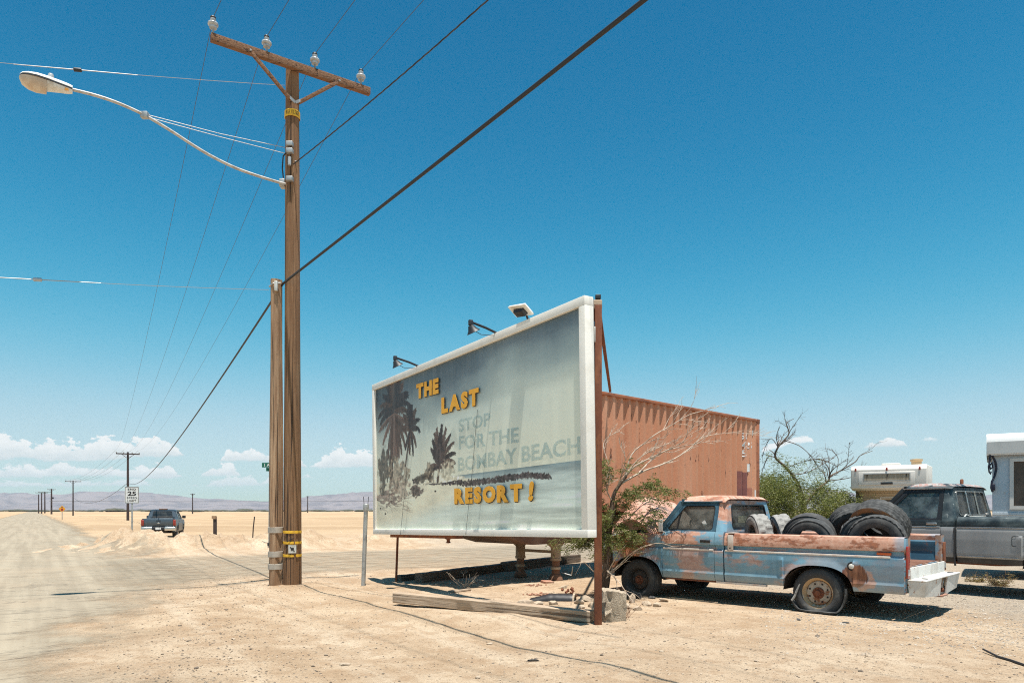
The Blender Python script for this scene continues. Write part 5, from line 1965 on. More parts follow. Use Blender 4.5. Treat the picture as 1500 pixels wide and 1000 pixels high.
def tyre_mesh(R, width, rim, style, seg=96, flat=0.0, seed=0):
    """tyre round local y, tread blocks cut as relief"""
    rg = np.random.RandomState(seed)
    hw = width / 2
    prof = []   # (radius, y, tread?)
    side_n = 7
    for i in range(side_n):
        t = i / (side_n - 1)
        r = rim + (R * 0.955 - rim) * t
        bulge = math.sin(math.pi * min(1, t * 0.9 + 0.08)) ** 0.7
        prof.append((r, -hw * (0.72 + 0.34 * bulge), 0))
    tn = 13
    for i in range(tn):
        t = i / (tn - 1)
        y = -hw * 0.90 + 2 * hw * 0.90 * t
        prof.append((R - 0.10 * R * (abs(2 * t - 1) ** 4) * 0.35, y, 1 + i))
    for i in range(side_n):
        t = 1 - i / (side_n - 1)
        r = rim + (R * 0.955 - rim) * t
        bulge = math.sin(math.pi * min(1, t * 0.9 + 0.08)) ** 0.7
        prof.append((r, hw * (0.72 + 0.34 * bulge), 0))
    # inside lining
    prof += [(rim + 0.01, hw * 0.60, 0), (R * 0.90, hw * 0.80, 0), (R * 0.90, -hw * 0.80, 0), (rim + 0.01, -hw * 0.60, 0)]
    mb = MB()
    n = len(prof)
    vs, fs = [], []
    for k in range(seg):
        a = 2 * math.pi * k / seg
        for i, (r, y, tr) in enumerate(prof):
            rr_ = r
            if tr:
                i_ = tr - 1
                if style == 'mud':
                    g_ = (k // 2 + (0 if i_ < 6 else 1)) % 2 == 0 or i_ in (6,)
                    rr_ -= 0.016 if (g_ and (1 < i_ < 11 or k % 4 < 2)) else 0
                elif style == 'rib':
                    g_ = i_ in (3, 6, 9) or (k % 3 == 0 and i_ in (1, 2, 10, 11))
                    rr_ -= 0.010 if g_ else 0
                elif style == 'block':
                    g_ = i_ in (2, 5, 7, 10) or (k + i_) % 3 == 0
                    rr_ -= 0.011 if g_ else 0
                else:
                    g_ = i_ in (4, 8)
                    rr_ -= 0.006 if g_ else 0
            x, z = rr_ * math.cos(a), rr_ * math.sin(a)
            if flat and z < -flat:
                ex = (-flat - z)
                y = y * (1 + 1.1 * ex / max(R - flat, 0.05) * 0.35)
                z = -flat - ex * 0.04
            vs.append((x, y, z))
    for k in range(seg):
        k2 = (k + 1) % seg
        for i in range(n):
            j = (i + 1) % n
            fs.append((k * n + i, k2 * n + i, k2 * n + j, k * n + j))
    mb.add(vs, fs)
    return mb


def wheel(parent, x, y, s, R, width, rim, rim_mat, tyre_mat, flat, name='wheel', hub_mat=None, holes=8, zc=None, style='rib', seed=0, holes_r=0.62, disc_mat=None):
    """s=+1: outer face towards +y"""
    zc = zc if zc is not None else R
    w = bpy.data.objects.new(name, None)
    COL.objects.link(w)
    w.parent = parent
    w.location = (x, y, zc)
    ty = tyre_mesh(R, width, rim, style, flat=flat, seed=seed).build('tyre', tyre_mat, w, smooth=35, fix=False)
    Mo = frame_matrix((0, 0, 0), (1, 0, 0), (0, 0, -s))      # local z -> +y * s
    hw = width / 2
    MB().lathe([(rim * 0.99, -hw * 0.7), (rim * 1.05, hw * 0.70), (rim * 1.04, hw * 0.82), (rim * 0.99, hw * 0.84), (rim * 0.95, hw * 0.74), (rim * 0.86, hw * 0.52), (rim * 0.80, hw * 0.20), (rim * 0.78, hw * 0.10)], Mo, 40).build('rim', rim_mat, w, smooth=40)
    MB().lathe([(rim * 0.80, hw * 0.12), (rim * 0.775, hw * 0.36), (rim * 0.70, hw * 0.44), (rim * 0.58, hw * 0.40), (rim * 0.46, hw * 0.50), (rim * 0.36, hw * 0.50), (rim * 0.0, hw * 0.45)], Mo, 40).build('wheel_disc', disc_mat or rim_mat, w, smooth=40)
    hub = MB().lathe([(rim * 0.42, hw * 0.36), (rim * 0.36, hw * 0.62), (rim * 0.20, hw * 0.66), (rim * 0.18, hw * 0.92), (0.0, hw * 0.95)], Mo, 20).build('hub', hub_mat or M['rust'], w, smooth=40)
    for k in range(holes):
        a = 2 * math.pi * k / holes
        c = Mo @ Vector((rim * 0.30 * math.cos(a), rim * 0.30 * math.sin(a), hw * 0.64))
        e = Mo @ Vector((rim * 0.30 * math.cos(a), rim * 0.30 * math.sin(a), hw * 0.76))
        MB().cyl(c, e, 0.011, seg=6).build('lug_nut', hub_mat or M['rust'], w)
    for k in range(8):
        a = 2 * math.pi * (k + 0.5) / 8
        c = Mo @ Vector((rim * holes_r * math.cos(a), rim * holes_r * math.sin(a), hw * 0.425))
        e = Mo @ Vector((rim * holes_r * math.cos(a), rim * holes_r * math.sin(a), hw * 0.445))
        MB().cyl(c, e, 0.014, seg=8).build('vent_hole', M['rubber_in'], w)
    return w


def pickup(P):
    t = thing(P['name'], P['label'], 'pickup truck', P['loc'], P['rz'])
    body = P['paint']
    zs_p = [a for a, b in P['prof']]
    ys_p = [b for a, b in P['prof']]
    yf = lambda z: float(np.interp(z, zs_p, ys_p))
    sill, rail, belt, roof = P['sill'], P['rail'], P['belt'], P['roof']
    ar, at_ = P['arch_w'], P['arch_top']
    tail, bf, cb, db, df, nose, fa = P['tail'], P['bed_front'], P['cab_back'], P['door_b'], P['door_f'], P['nose'], P['axle_f']

    def arch(x, xc):
        d = abs(x - xc) / ar
        if d >= 1:
            return sill
        return sill + (at_ - sill) * (1 - d ** 2.6) ** (1 / 2.0)

    def yside(x, z, xc):
        y = yf(z)
        if xc is not None:
            d = abs(x - xc) / ar
            zb = arch(x, xc)
            if d < 1.12:
                h = max(0.0, z - zb) if d < 1 else math.hypot((d - 1) * ar, 0)
                y += P.get('flare', 0.022) * max(0, 1 - h / 0.09) * (1 if z < at_ + 0.09 else 0)
        return y

    zrows = sorted(set([sill, sill + 0.02] + [z for z in zs_p if sill < z] + list(np.arange(sill, rail, 0.035))))

    def panel(name, x0, x1, top, xc, s, mat=None, topf=None):
        xs = list(np.arange(x0, x1, 0.045)) + [x1]
        if xc is not None:
            for e in np.concatenate([np.linspace(0.80, 1.0, 9), np.linspace(0.0, 0.8, 13)]):
                for sg in (-1, 1):
                    q = xc + sg * e * ar
                    if x0 < q < x1:
                        xs.append(q)
        xs = sorted(set(round(q, 4) for q in xs))
        zr = [z for z in zrows if z < top - 1e-4] + [top]
        vs, fs, idx = [], [], {}
        for i, x in enumerate(xs):
            b = arch(x, xc) if xc is not None else sill
            tp = topf(x) if topf else top
            for j, z in enumerate(zr):
                zc = min(max(z, b), tp)
                idx[i, j] = len(vs)
                vs.append((x, s * yside(x, zc, xc), zc))
        for i in range(len(xs) - 1):
            for j in range(len(zr) - 1):
                q = [idx[i, j], idx[i + 1, j], idx[i + 1, j + 1], idx[i, j + 1]]
                z_ = [vs[k][2] for k in q]
                if abs(z_[0] - z_[3]) < 1e-5 and abs(z_[1] - z_[2]) < 1e-5:
                    continue
                if s < 0:
                    q = q[::-1]
                fs.append(tuple(q))
        # return flange at the bottom edge so the sheet has thickness
        mb = MB().add(vs, fs)
        lo = [(x, s * yside(x, arch(x, xc) if xc is not None else sill, xc), arch(x, xc) if xc is not None else sill) for x in xs]
        li = [(x, s * (abs(y) - 0.05), z + 0.005) for x, y, z in lo]
        mb.loft([lo, li])
        for xe in (x0, x1):
            ed = [(xe, s * yside(xe, min(max(z, sill), top), None), z) for z in zr if z >= (arch(xe, xc) if xc is not None else sill)]
            mb.loft([ed, [(x_, y_ - s * 0.04, z_) for x_, y_, z_ in ed]])
        return mb.build(name, mat or body, t, smooth=24, fix=False)

    ftop = lambda x: P['fender_top'] - 0.09 * max(0, (x - fa) / (nose - fa)) ** 2
    for s in (1, -1):
        bs = panel('bed_side', tail, bf, rail, 0.0, s)
        # rolled top rail and inner wall
        ri = P['rail_in']
        yo = yf(rail)
        cap = [[(x, s * yo, rail), (x, s * (yo - 0.02), rail + 0.012), (x, s * (ri + 0.02), rail + 0.012), (x, s * ri, rail - 0.01), (x, s * ri, rail - 0.08)] for x in np.linspace(tail, bf, 14)]
        MB().loft(cap).build('rail_cap', body, bs, smooth=30, fix=False)
        inn = [[(x, s * ri, rail - 0.08), (x, s * (ri - 0.015), rail - 0.10), (x, s * (ri - 0.02), P['floor'] + 0.16), (x, s * (ri - 0.01), P['floor'] + 0.14), (x, s * (ri - 0.03), P['floor'])] for x in np.linspace(tail, bf, 14)]
        MB().loft(inn).build('bed_inner_wall', P.get('bed_paint', body), t, smooth=30, fix=False)
        # tail post closing the side
        zt = np.linspace(sill + 0.02, rail, 14)
        MB().loft([[(tail, s * yf(z), z) for z in zt], [(tail - 0.02, s * (yf(z) - 0.02), z) for z in zt], [(tail - 0.02, s * (ri - 0.03), z) for z in zt], [(tail + 0.05, s * (ri - 0.03), z) for z in zt]]).build('tail_post', P.get('post_paint', body), t, smooth=30, fix=False)
        tl = MB().bbox((tail - 0.045, s * (yf(0.75) - 0.115), P['lamp_z'][0]), (tail - 0.018, s * (yf(0.75) - 0.015), P['lamp_z'][1])).build('tail_lamp', M['red_lamp'] if s > 0 or not P.get('lost_lamp') else M['rust'], t, bevel=0.01)
        MB().bbox((tail - 0.048, s * (yf(0.75) - 0.105), P['lamp_z'][0] + 0.04), (tail - 0.046, s * (yf(0.75) - 0.03), P['lamp_z'][0] + 0.12)).build('reversing_lens', M['clear_lamp'], tl)
        # cab corner, door, front wing
        panel('cab_corner', cb, db - 0.004, belt, None, s)
        dr = panel('door', db + 0.004, df - 0.004, belt, None, s)
        panel('front_wing', df + 0.004, nose, P['fender_top'], fa, s, topf=ftop)
        wing = [[(x, s * yf(ftop(x)), ftop(x)), (x, s * (yf(ftop(x)) - 0.04), ftop(x) + 0.02), (x, s * 0.72, ftop(x) + 0.015), (x, s * 0.70, ftop(x) - 0.06)] for x in np.linspace(df + 0.004, nose, 16)]
        MB().loft(wing).build('wing_top', body, t, smooth=40, fix=False)
        # greenhouse side
        yb, yr = yf(belt) - 0.012, P['roof_hw']
        wz = P['win_top'] + 0.065
        ysd = lambda z: yb + (yr - yb) * (z - belt) / (wz - belt)
        ap0, ap1 = P['a_base'], P['a_top']
        oc = [(db + 0.004, belt - 0.004), (ap0 - 0.03, belt - 0.004), (ap1 - 0.02, wz), (db + 0.004, wz)]
        ic = [(db + 0.062, belt + 0.018), (ap0 - 0.145, belt + 0.018), (ap1 - 0.075, P['win_top']), (db + 0.062, P['win_top'])]
        o3 = [(p.x, s * ysd(p.y), p.y) for p in rounded(oc, 0.03)]
        i3 = [(p.x, s * ysd(p.y), p.y) for p in rounded(ic, 0.055)]
        MB().frame(o3, i3, (0, -s * 0.035, 0)).build('window_frame', P['frame_paint'], dr, smooth=30)
        MB().prism([(p[0], p[1] - s * 0.02, p[2]) for p in i3], (0, -s * 0.005, 0)).build('window_pane', P['side_glass'], dr, smooth=0)
        sl = [(p[0], p[1] - s * 0.006, p[2]) for p in i3]
        sl2 = [(p.x, s * (ysd(p.y) - 0.006), p.y) for p in rounded([(a_ + (0.016 if a_ < 2 * db else -0.016) * (1 if k in (0, 3) else -1), b_ + (0.016 if k < 2 else -0.016)) for k, (a_, b_) in enumerate(ic)], 0.045)]
        MB().frame(sl, sl2, (0, -s * 0.012, 0)).build('window_seal', M['black_plastic'], dr)
        vx = P['vent_x']
        MB().beam((vx, s * (ysd(belt + 0.02) - 0.012), belt + 0.018), (vx - 0.03, s * (ysd(P['win_top']) - 0.012), P['win_top'] - (0.0 if vx < ap1 else (vx - ap1) * (P['win_top'] - belt) / (ap0 - ap1) * 0.8)), 0.02, 0.022).build('vent_bar', P['frame_paint'] if P.get('vent_dark') else M['black_plastic'], dr)
        hz, hx = P['handle']
        MB().bbox((hx - 0.085, s * (yf(hz) - 0.004), hz - 0.022), (hx + 0.085, s * (yf(hz) + 0.022), hz + 0.022)).build('door_handle', P['handle_mat'], dr, bevel=0.008)
        # cab corner upper, wrapping to the back
        rows = []
        for z in np.linspace(belt - 0.01, wz, 9):
            y = ysd(z)
            xb = cb + (P['back_lean']) * (z - belt) / (wz - belt)
            rows.append([(db, s * y, z), (xb + 0.10, s * y, z), (xb + 0.05, s * (y - 0.012), z), (xb + 0.015, s * (y - 0.045), z), (xb, s * (y - 0.10), z)])
        MB().loft(rows).build('cab_corner_pillar', body, t, smooth=40, fix=False)
        # A pillar
        MB().beam((ap0, s * (yb - 0.015), belt - 0.02), (ap1, s * (yr - 0.01), wz), 0.065, 0.075).build('windscreen_pillar', P['frame_paint'], t, bevel=0.012)
        # wheel housing
        for xc in (0.0, fa):
            rows = []
            for a in np.linspace(-1, 1, 25):
                zz = sill - 0.05 + (at_ + 0.03 - sill) * (1 - abs(a) ** 2.6) ** 0.5
                rows.append([(xc + a * (ar + 0.01), s * (yf(0.6) - 0.03), zz), (xc + a * (ar + 0.01), s * 0.50, zz)])
            MB().loft(rows).build('wheel_housing', M['under'], t, smooth=60, fix=False)
            MB().bbox((xc - ar, s * 0.50, sill), (xc + ar, s * 0.48, at_ + 0.02)).build('inner_arch', M['under'], t)
        # trim strip
        for (x0, x1, par) in ((tail + 0.16, bf - 0.01, bs), (db + 0.015, df - 0.02, dr)):
            for zt_, hh in P['trim']:
                MB().bbox((x0, s * (yf(zt_) - 0.005), zt_ - hh), (x1, s * (yf(zt_) + 0.013), zt_ + hh)).build('trim_strip', P['trim_mat'], par, bevel=0.004)
    wz = P['win_top'] + 0.065
    yr = P['roof_hw']
    # roof skin
    rows = []
    xr0, xr1 = cb + P['back_lean'] - 0.02, P['a_top'] + 0.015
    for x in np.linspace(xr0, xr1, 12):
        k = (x - xr0) / (xr1 - xr0)
        cz = roof - 0.030 * (2 * k - 1) ** 2 - 0.035 * max(0, (abs(2 * k - 1) - 0.85) / 0.15)
        row = []
        for y in np.linspace(-1, 1, 25):
            e = abs(y)
            z = cz - (cz - wz + 0.0) * max(0, (e - 0.80) / 0.20) ** 2.2 - 0.012 * e * e
            row.append((x, y * (yr + 0.015), z))
        rows.append(row)
    rf = MB().loft(rows).build('roof', P.get('roof_paint', body), t, smooth=50, fix=False)
    for s in (1, -1):
        MB().beam((xr0 + 0.05, s * (yr + 0.018), wz - 0.004), (xr1, s * (yr + 0.018), wz - 0.004), 0.02, 0.018).build('drip_rail', P['drip_mat'], rf)
    # header bars closing the roof front and back
    MB().bbox((xr1 - 0.05, -yr, wz - 0.03), (xr1 - 0.005, yr, roof - 0.062)).build('header', P['frame_paint'], t)
    # back wall
    yb = yf(belt) - 0.012
    xb = lambda z: cb + P['back_lean'] * (z - belt) / (wz - belt)
    MB().bbox((cb, -yb + 0.05, sill + 0.1), (cb + 0.03, yb - 0.05, belt)).build('cab_back', body, t)
    oc = [(-yb + 0.10, belt - 0.01), (yb - 0.10, belt - 0.01), (yr - 0.09, wz + 0.02), (-yr + 0.09, wz + 0.02)]
    ww, w0, w1 = P['rear_win']
    ic = [(-ww, w0), (ww, w0), (ww - 0.06, w1), (-ww + 0.06, w1)]
    o3 = [(xb(p.y), p.x, p.y) for p in rounded(oc, 0.02)]
    i3 = [(xb(p.y), p.x, p.y) for p in rounded(ic, 0.07)]
    MB().frame(o3, i3, (0.03, 0, 0)).build('cab_back_upper', body, t, smooth=30)
    MB().prism([(p[0] + 0.014, p[1], p[2]) for p in i3], (0.005, 0, 0)).build('rear_window', P['rear_glass'], t, smooth=0)
    i4 = [(xb(p.y) - 0.008, p.x, p.y) for p in rounded([(-ww + 0.02, w0 + 0.02), (ww - 0.02, w0 + 0.02), (ww - 0.08, w1 - 0.02), (-ww + 0.08, w1 - 0.02)], 0.06)]
    MB().frame([(p[0] - 0.008, p[1], p[2]) for p in i3], i4, (0.02, 0, 0)).build('rear_window_seal', P['rear_seal'], t)
    for y in P.get('rear_bars', ()):
        MB().beam((xb(w0) - 0.004, y, w0), (xb(w1) - 0.004, y * 0.93, w1), 0.03, 0.02).build('window_bar', P['rear_seal'], t)
    # windscreen
    a0, a1 = P['a_base'], P['a_top']
    MB().prism([(a0 + 0.03, -yb + 0.06, belt - 0.01), (a0 + 0.03, yb - 0.06, belt - 0.01), (a1 + 0.01, yr - 0.05, wz - 0.01), (a1 + 0.01, -yr + 0.05, wz - 0.01)], (0.006, 0, 0.004)).build('windscreen', P['front_glass'], t, smooth=0)
    # cowl and bay
    MB().loft([[(x, y, P['fender_top'] + 0.02 + 0.03 * (1 - (y / 0.9) ** 2)) for y in np.linspace(-0.86, 0.86, 15)] for x in (a0 - 0.08, a0 + 0.02, a0 + 0.16)]).build('cowl', body, t, smooth=40, fix=False)
    for k in range(7):
        y = 0.25 + k * 0.085
        MB().beam((a0 + 0.03, y, P['fender_top'] + 0.055 - 0.03 * (y / 0.9) ** 2), (a0 + 0.17, y - 0.01, P['fender_top'] + 0.045 - 0.03 * (y / 0.9) ** 2), 0.03, 0.03).build('cowl_louvre', body, t, bevel=0.008)
    MB().bbox((a0 - 0.02, -0.80, sill + 0.05), (a0 + 0.02, 0.80, P['fender_top'])).build('firewall', M['under'], t)
    MB().bbox((a0 + 0.30, -0.30, 0.55), (nose - 0.35, 0.30, P['fender_top'] - 0.12)).build('engine_block', M['under'], t, bevel=0.04)
    MB().bbox((nose - 0.14, -0.60, 0.50), (nose - 0.08, 0.60, P['fender_top'] - 0.04)).build('radiator', M['under'], t)
    # front end
    MB().bbox((nose - 0.05, -0.92, sill + 0.18), (nose, 0.92, P['fender_top'] - 0.10)).build('grille_panel', M['galv'], t, bevel=0.01)
    for k in range(6):
        MB().bbox((nose, -0.52, sill + 0.24 + k * 0.065), (nose + 0.015, 0.52, sill + 0.27 + k * 0.065)).build('grille_bar', M['black_plastic'], t)
    for s in (1, -1):
        MB().lathe([(0.0, 0.05), (0.07, 0.04), (0.10, 0.01), (0.11, 0.0)], frame_matrix((nose + 0.0, s * 0.72, sill + 0.40), (0, 1, 0), (0, 0, 1)), 18).build('headlamp', M['clear_lamp'], t)
    MB().bbox((nose + 0.02, -0.95, sill + 0.0), (nose + 0.14, 0.95, sill + 0.17)).build('front_bumper', M['chrome'], t, bevel=0.02)
    # bed
    fl = P['floor']
    MB().bbox((tail + 0.02, -P['rail_in'] + 0.03, fl - 0.03), (bf - 0.02, P['rail_in'] - 0.03, fl)).build('bed_floor', P['floor_mat'], t)
    for k in range(9):
        y = -0.68 + k * 0.17
        MB().bbox((tail + 0.03, y - 0.03, fl), (bf - 0.03, y + 0.03, fl + 0.012)).build('floor_rib', P['floor_mat'], t)
    MB().bbox((bf - 0.03, -P['rail_in'] + 0.01, fl - 0.02), (bf, P['rail_in'] - 0.01, rail - 0.01)).build('bed_front_wall', P.get('bed_paint', body), t)
    MB().bbox((tail - 0.0, -P['rail_in'] + 0.03, fl - 0.17), (tail + 0.02, P['rail_in'] - 0.03, fl + 0.004)).build('tail_sill', P.get('post_paint', body), t)
    for s in (1, -1):
        MB().prism([(-0.42, s * (P['rail_in'] - 0.03), fl), (-0.36, s * (P['rail_in'] - 0.03), fl + 0.2), (0.36, s * (P['rail_in'] - 0.03), fl + 0.2), (0.42, s * (P['rail_in'] - 0.03), fl)], (0, -s * 0.22, 0)).build('inner_wheel_box', P.get('bed_paint', body), t)
    # chassis
    for s in (1, -1):
        MB().bbox((tail + 0.05, s * 0.42, sill - 0.02), (nose - 0.2, s * 0.50, sill + 0.14)).build('chassis_rail', M['under'], t)
    for xc in (0.0, fa):
        MB().cyl((xc, -0.75, P['wheel_z']), (xc, 0.75, P['wheel_z']), 0.05, seg=10).build('axle', M['under'], t)
    MB().ell((0.0, 0.1, P['wheel_z']), (0.15, 0.16, 0.15)).build('differential', M['under'], t)
    MB().bbox((0.6, -0.45, sill + 0.0), (2.3, 0.42, sill + 0.12)).build('belly_pan', M['under'], t)
    MB().tube([(2.4, 0.55, sill - 0.01), (1.0, 0.58, sill - 0.02), (0.6, 0.45, sill + 0.0)], 0.03, 8).build('exhaust_pipe', M['rust'], t)
    # cab inside
    MB().bbox((cb + 0.05, -0.80, sill + 0.14), (a0 - 0.05, 0.80, sill + 0.18)).build('cab_floor', M['under'], t)
    MB().bbox((cb + 0.12, -0.74, belt - 0.50), (cb + 0.62, 0.74, belt - 0.32)).build('seat_cushion', M['seat'], t, bevel=0.04)
    MB().box((cb + 0.14, 0, belt - 0.12), (0.15, 1.46, 0.50), rot=Euler((0, -0.15, 0)).to_matrix()).build('seat_back', M['seat'], t, bevel=0.04)
    MB().bbox((a0 - 0.26, -0.80, belt - 0.22), (a0 - 0.02, 0.80, belt - 0.02)).build('dashboard', M['seat'], t, bevel=0.03)
    stw = Matrix.Translation((a0 - 0.42, 0.38, belt + 0.02)) @ Euler((0, -0.95, 0)).to_matrix().to_4x4()
    ring = [stw @ Vector((0.19 * math.cos(a), 0.19 * math.sin(a), 0)) for a in np.linspace(0, 2 * math.pi, 25)]
    sw = MB().tube(ring, 0.014, 8, caps=False).build('steering_wheel', M['black_plastic'], t)
    for a in (0.4, 2.74, 4.7):
        MB().beam(stw @ Vector((0, 0, -0.02)), stw @ Vector((0.185 * math.cos(a), 0.185 * math.sin(a), 0)), 0.03, 0.012).build('spoke', M['black_plastic'], sw)
    MB().cyl(stw @ Vector((0, 0, -0.01)), stw @ Vector((0, 0, -0.25)), 0.025, seg=8).build('steering_column', M['black_plastic'], sw)
    return t, yf


def blue_mat():
    m, nt, b, co = new_mat('sunbaked_blue_paint_with_rust')
    x, y, z = nt.sep(co)[:3]
    n1 = nt.noise(co, 2.2, 6, 0.62)
    n2 = nt.noise(nt.mapping(co, (1.0, 1.0, 2.4)), 1.7, 6, 0.62)
    n3 = nt.noise(nt.mapping(co, (1.2, 3, 3.0), loc=(4, 2, 1)), 3.4, 7, 0.68)
    n4 = nt.noise(co, 20, 5, 0.65)
    streak = nt.noise(nt.mapping(co, (9, 9, 0.6)), 2.0, 5, 0.6)
    blue = nt.mix(nt.ramp(n1, 0.35, 0.65), (0.125, 0.265, 0.365), (0.185, 0.345, 0.445))
    blue = nt.mix(nt.math('MULTIPLY', nt.ramp(streak, 0.45, 0.7), 0.35), blue, (0.24, 0.37, 0.44))
    pink = nt.mix(nt.ramp(n4, 0.35, 0.7), (0.50, 0.265, 0.185), (0.58, 0.36, 0.27))
    rust = nt.mix(nt.ramp(n4, 0.4, 0.65), (0.30, 0.105, 0.05), (0.17, 0.06, 0.035))
    # bare primer along the upper body, patches on the flanks
    hi = nt.ramp(z, 0.900, 0.915)
    bed = nt.ramp(x, 1.44, 1.40)        # the bed is baked hardest
    up = nt.math('MULTIPLY', hi, nt.math('MAXIMUM', nt.math('MULTIPLY', bed, nt.ramp(n2, 0.24, 0.34)), nt.ramp(n2, 0.44, 0.54)))
    tail_blue = nt.ramp(nt.math('ADD', x, nt.math('MULTIPLY', n1, 0.25)), -0.80, -0.92)     # last bit of the rail keeps its paint
    up = nt.math('MULTIPLY', up, nt.math('SUBTRACT', 1.0, nt.math('MULTIPLY', tail_blue, 0.55)))
    flank = nt.math('MULTIPLY', nt.ramp(n2, 0.435, 0.54), nt.ramp(z, 0.90, 0.86))
    flank = nt.math('MULTIPLY', flank, nt.ramp(x, -0.2, 0.6, 0.25, 0.95))
    top = nt.ramp(z, 1.585, 1.615)
    f = nt.math('MAXIMUM', nt.math('MAXIMUM', up, nt.math('MULTIPLY', flank, 0.75)), nt.math('MULTIPLY', top, nt.ramp(n1, 0.20, 0.32)))
    col = nt.mix(f, blue, pink)
    # dark rust eats into the primer
    r = nt.math('MULTIPLY', nt.ramp(n3, 0.50, 0.57), nt.math('MAXIMUM', nt.math('MULTIPLY', nt.math('MULTIPLY', hi, bed), 0.85), nt.math('MAXIMUM', nt.math('MULTIPLY', top, 0.8), nt.math('MULTIPLY', f, 0.45))))
    col = nt.mix(r, col, rust)
    col = nt.mix(nt.math('MULTIPLY', top, nt.ramp(n2, 0.55, 0.7)), col, (0.60, 0.54, 0.48))
    # stain below the filler cap
    ex = nt.math('DIVIDE', nt.math('ADD', x, 0.51), 0.155)
    ez = nt.math('DIVIDE', nt.math('SUBTRACT', z, 0.56), 0.17)
    e = nt.math('ADD', nt.math('MULTIPLY', ex, ex), nt.math('MULTIPLY', ez, ez))
    e = nt.math('ADD', e, nt.math('MULTIPLY', nt.math('SUBTRACT', streak, 0.5), 1.8))
    col = nt.mix(nt.ramp(e, 0.75, 1.05, 1, 0), col, nt.mix(nt.ramp(streak, 0.35, 0.65), (0.13, 0.05, 0.03), (0.30, 0.13, 0.07)))
    ex2 = nt.math('DIVIDE', nt.math('ADD', x, 0.62), 0.17)
    e2 = nt.math('ADD', nt.math('MULTIPLY', ex2, ex2), nt.math('MULTIPLY', nt.math('DIVIDE', nt.math('SUBTRACT', z, 0.50), 0.16), nt.math('DIVIDE', nt.math('SUBTRACT', z, 0.50), 0.16)))
    e2 = nt.math('ADD', e2, nt.math('MULTIPLY', nt.math('SUBTRACT', n3, 0.5), 2.4))
    col = nt.mix(nt.math('MULTIPLY', nt.ramp(e2, 0.6, 0.9, 1, 0), nt.ramp(e, 0.8, 1.1, 0, 0.8)), col, pink)
    # front wing corner is rusted through
    fr = nt.math('MULTIPLY', nt.ramp(nt.math('ADD', x, nt.math('MULTIPLY', n3, 0.5)), 2.76, 2.95), 1.0)
    col = nt.mix(nt.math('MULTIPLY', fr, nt.ramp(n2, 0.35, 0.55)), col, (0.40, 0.17, 0.09))
    col = nt.mix(nt.math('MULTIPLY', nt.ramp(n4, 0.68, 0.74), 0.5), col, (0.10, 0.05, 0.035))
    dust = nt.ramp(z, 0.52, 0.36, 0.0, 0.35)
    col = nt.mix(dust, col, (0.42, 0.34, 0.26))
    nt.link(col, b.inputs['Base Color'])
    nt.link(nt.ramp(nt.math('MAXIMUM', f, r), 0.0, 0.8, 0.42, 0.85), b.inputs['Roughness'])
    b.inputs['Specular IOR Level'].default_value = 0.4
    set_bump(nt, b, nt.math('ADD', n4, nt.math('MULTIPLY', r, 0.5)), 0.10, 0.01)
    return m


M['blue'] = blue_mat()
M['blue_in'] = pm('bed_inside_blue', (0.02, 0.085, 0.145), 0.6, 0, (0.035, 0.125, 0.19), 3, c3=(0.20, 0.09, 0.06), s3=4, lo3=0.60, hi3=0.66)
M['blue_frame'] = pm('dark_blue_trim', (0.035, 0.09, 0.135), 0.5, 0, (0.07, 0.15, 0.20), 6)
M['blue_post'] = pm('scraped_tail_post', (0.35, 0.22, 0.16), 0.8, 0, (0.16, 0.28, 0.36), 4, 0.45, 0.55, c3=(0.20, 0.07, 0.035), s3=9, lo3=0.52, hi3=0.6)
M['bed_rust'] = pm('rust_and_primer_floor', (0.34, 0.185, 0.13), 0.9, 0, (0.24, 0.11, 0.065), 3)
M['white_trim'] = pm('chalky_white_trim', (0.66, 0.60, 0.54), 0.6, 0, (0.55, 0.40, 0.32), 5, 0.5, 0.7)
M['white_bumper'] = pm('chipped_white_paint', (0.68, 0.67, 0.63), 0.6, 0, (0.55, 0.52, 0.47), 4, c3=(0.34, 0.16, 0.09), s3=11, lo3=0.62, hi3=0.66)
M['cream_rim'] = pm('rusty_cream_rim', (0.44, 0.37, 0.29), 0.75, 0, (0.32, 0.25, 0.19), 7, c3=(0.22, 0.09, 0.04), s3=13, lo3=0.52, hi3=0.6)
M['tan_rim'] = pm('rust_gold_rim', (0.46, 0.31, 0.17), 0.7, 0, (0.36, 0.21, 0.10), 6, c3=(0.50, 0.42, 0.32), s3=9, lo3=0.52, hi3=0.6)
M['dark_rim'] = pm('blackened_rim', (0.035, 0.032, 0.03), 0.7, 0, (0.08, 0.05, 0.035), 8)

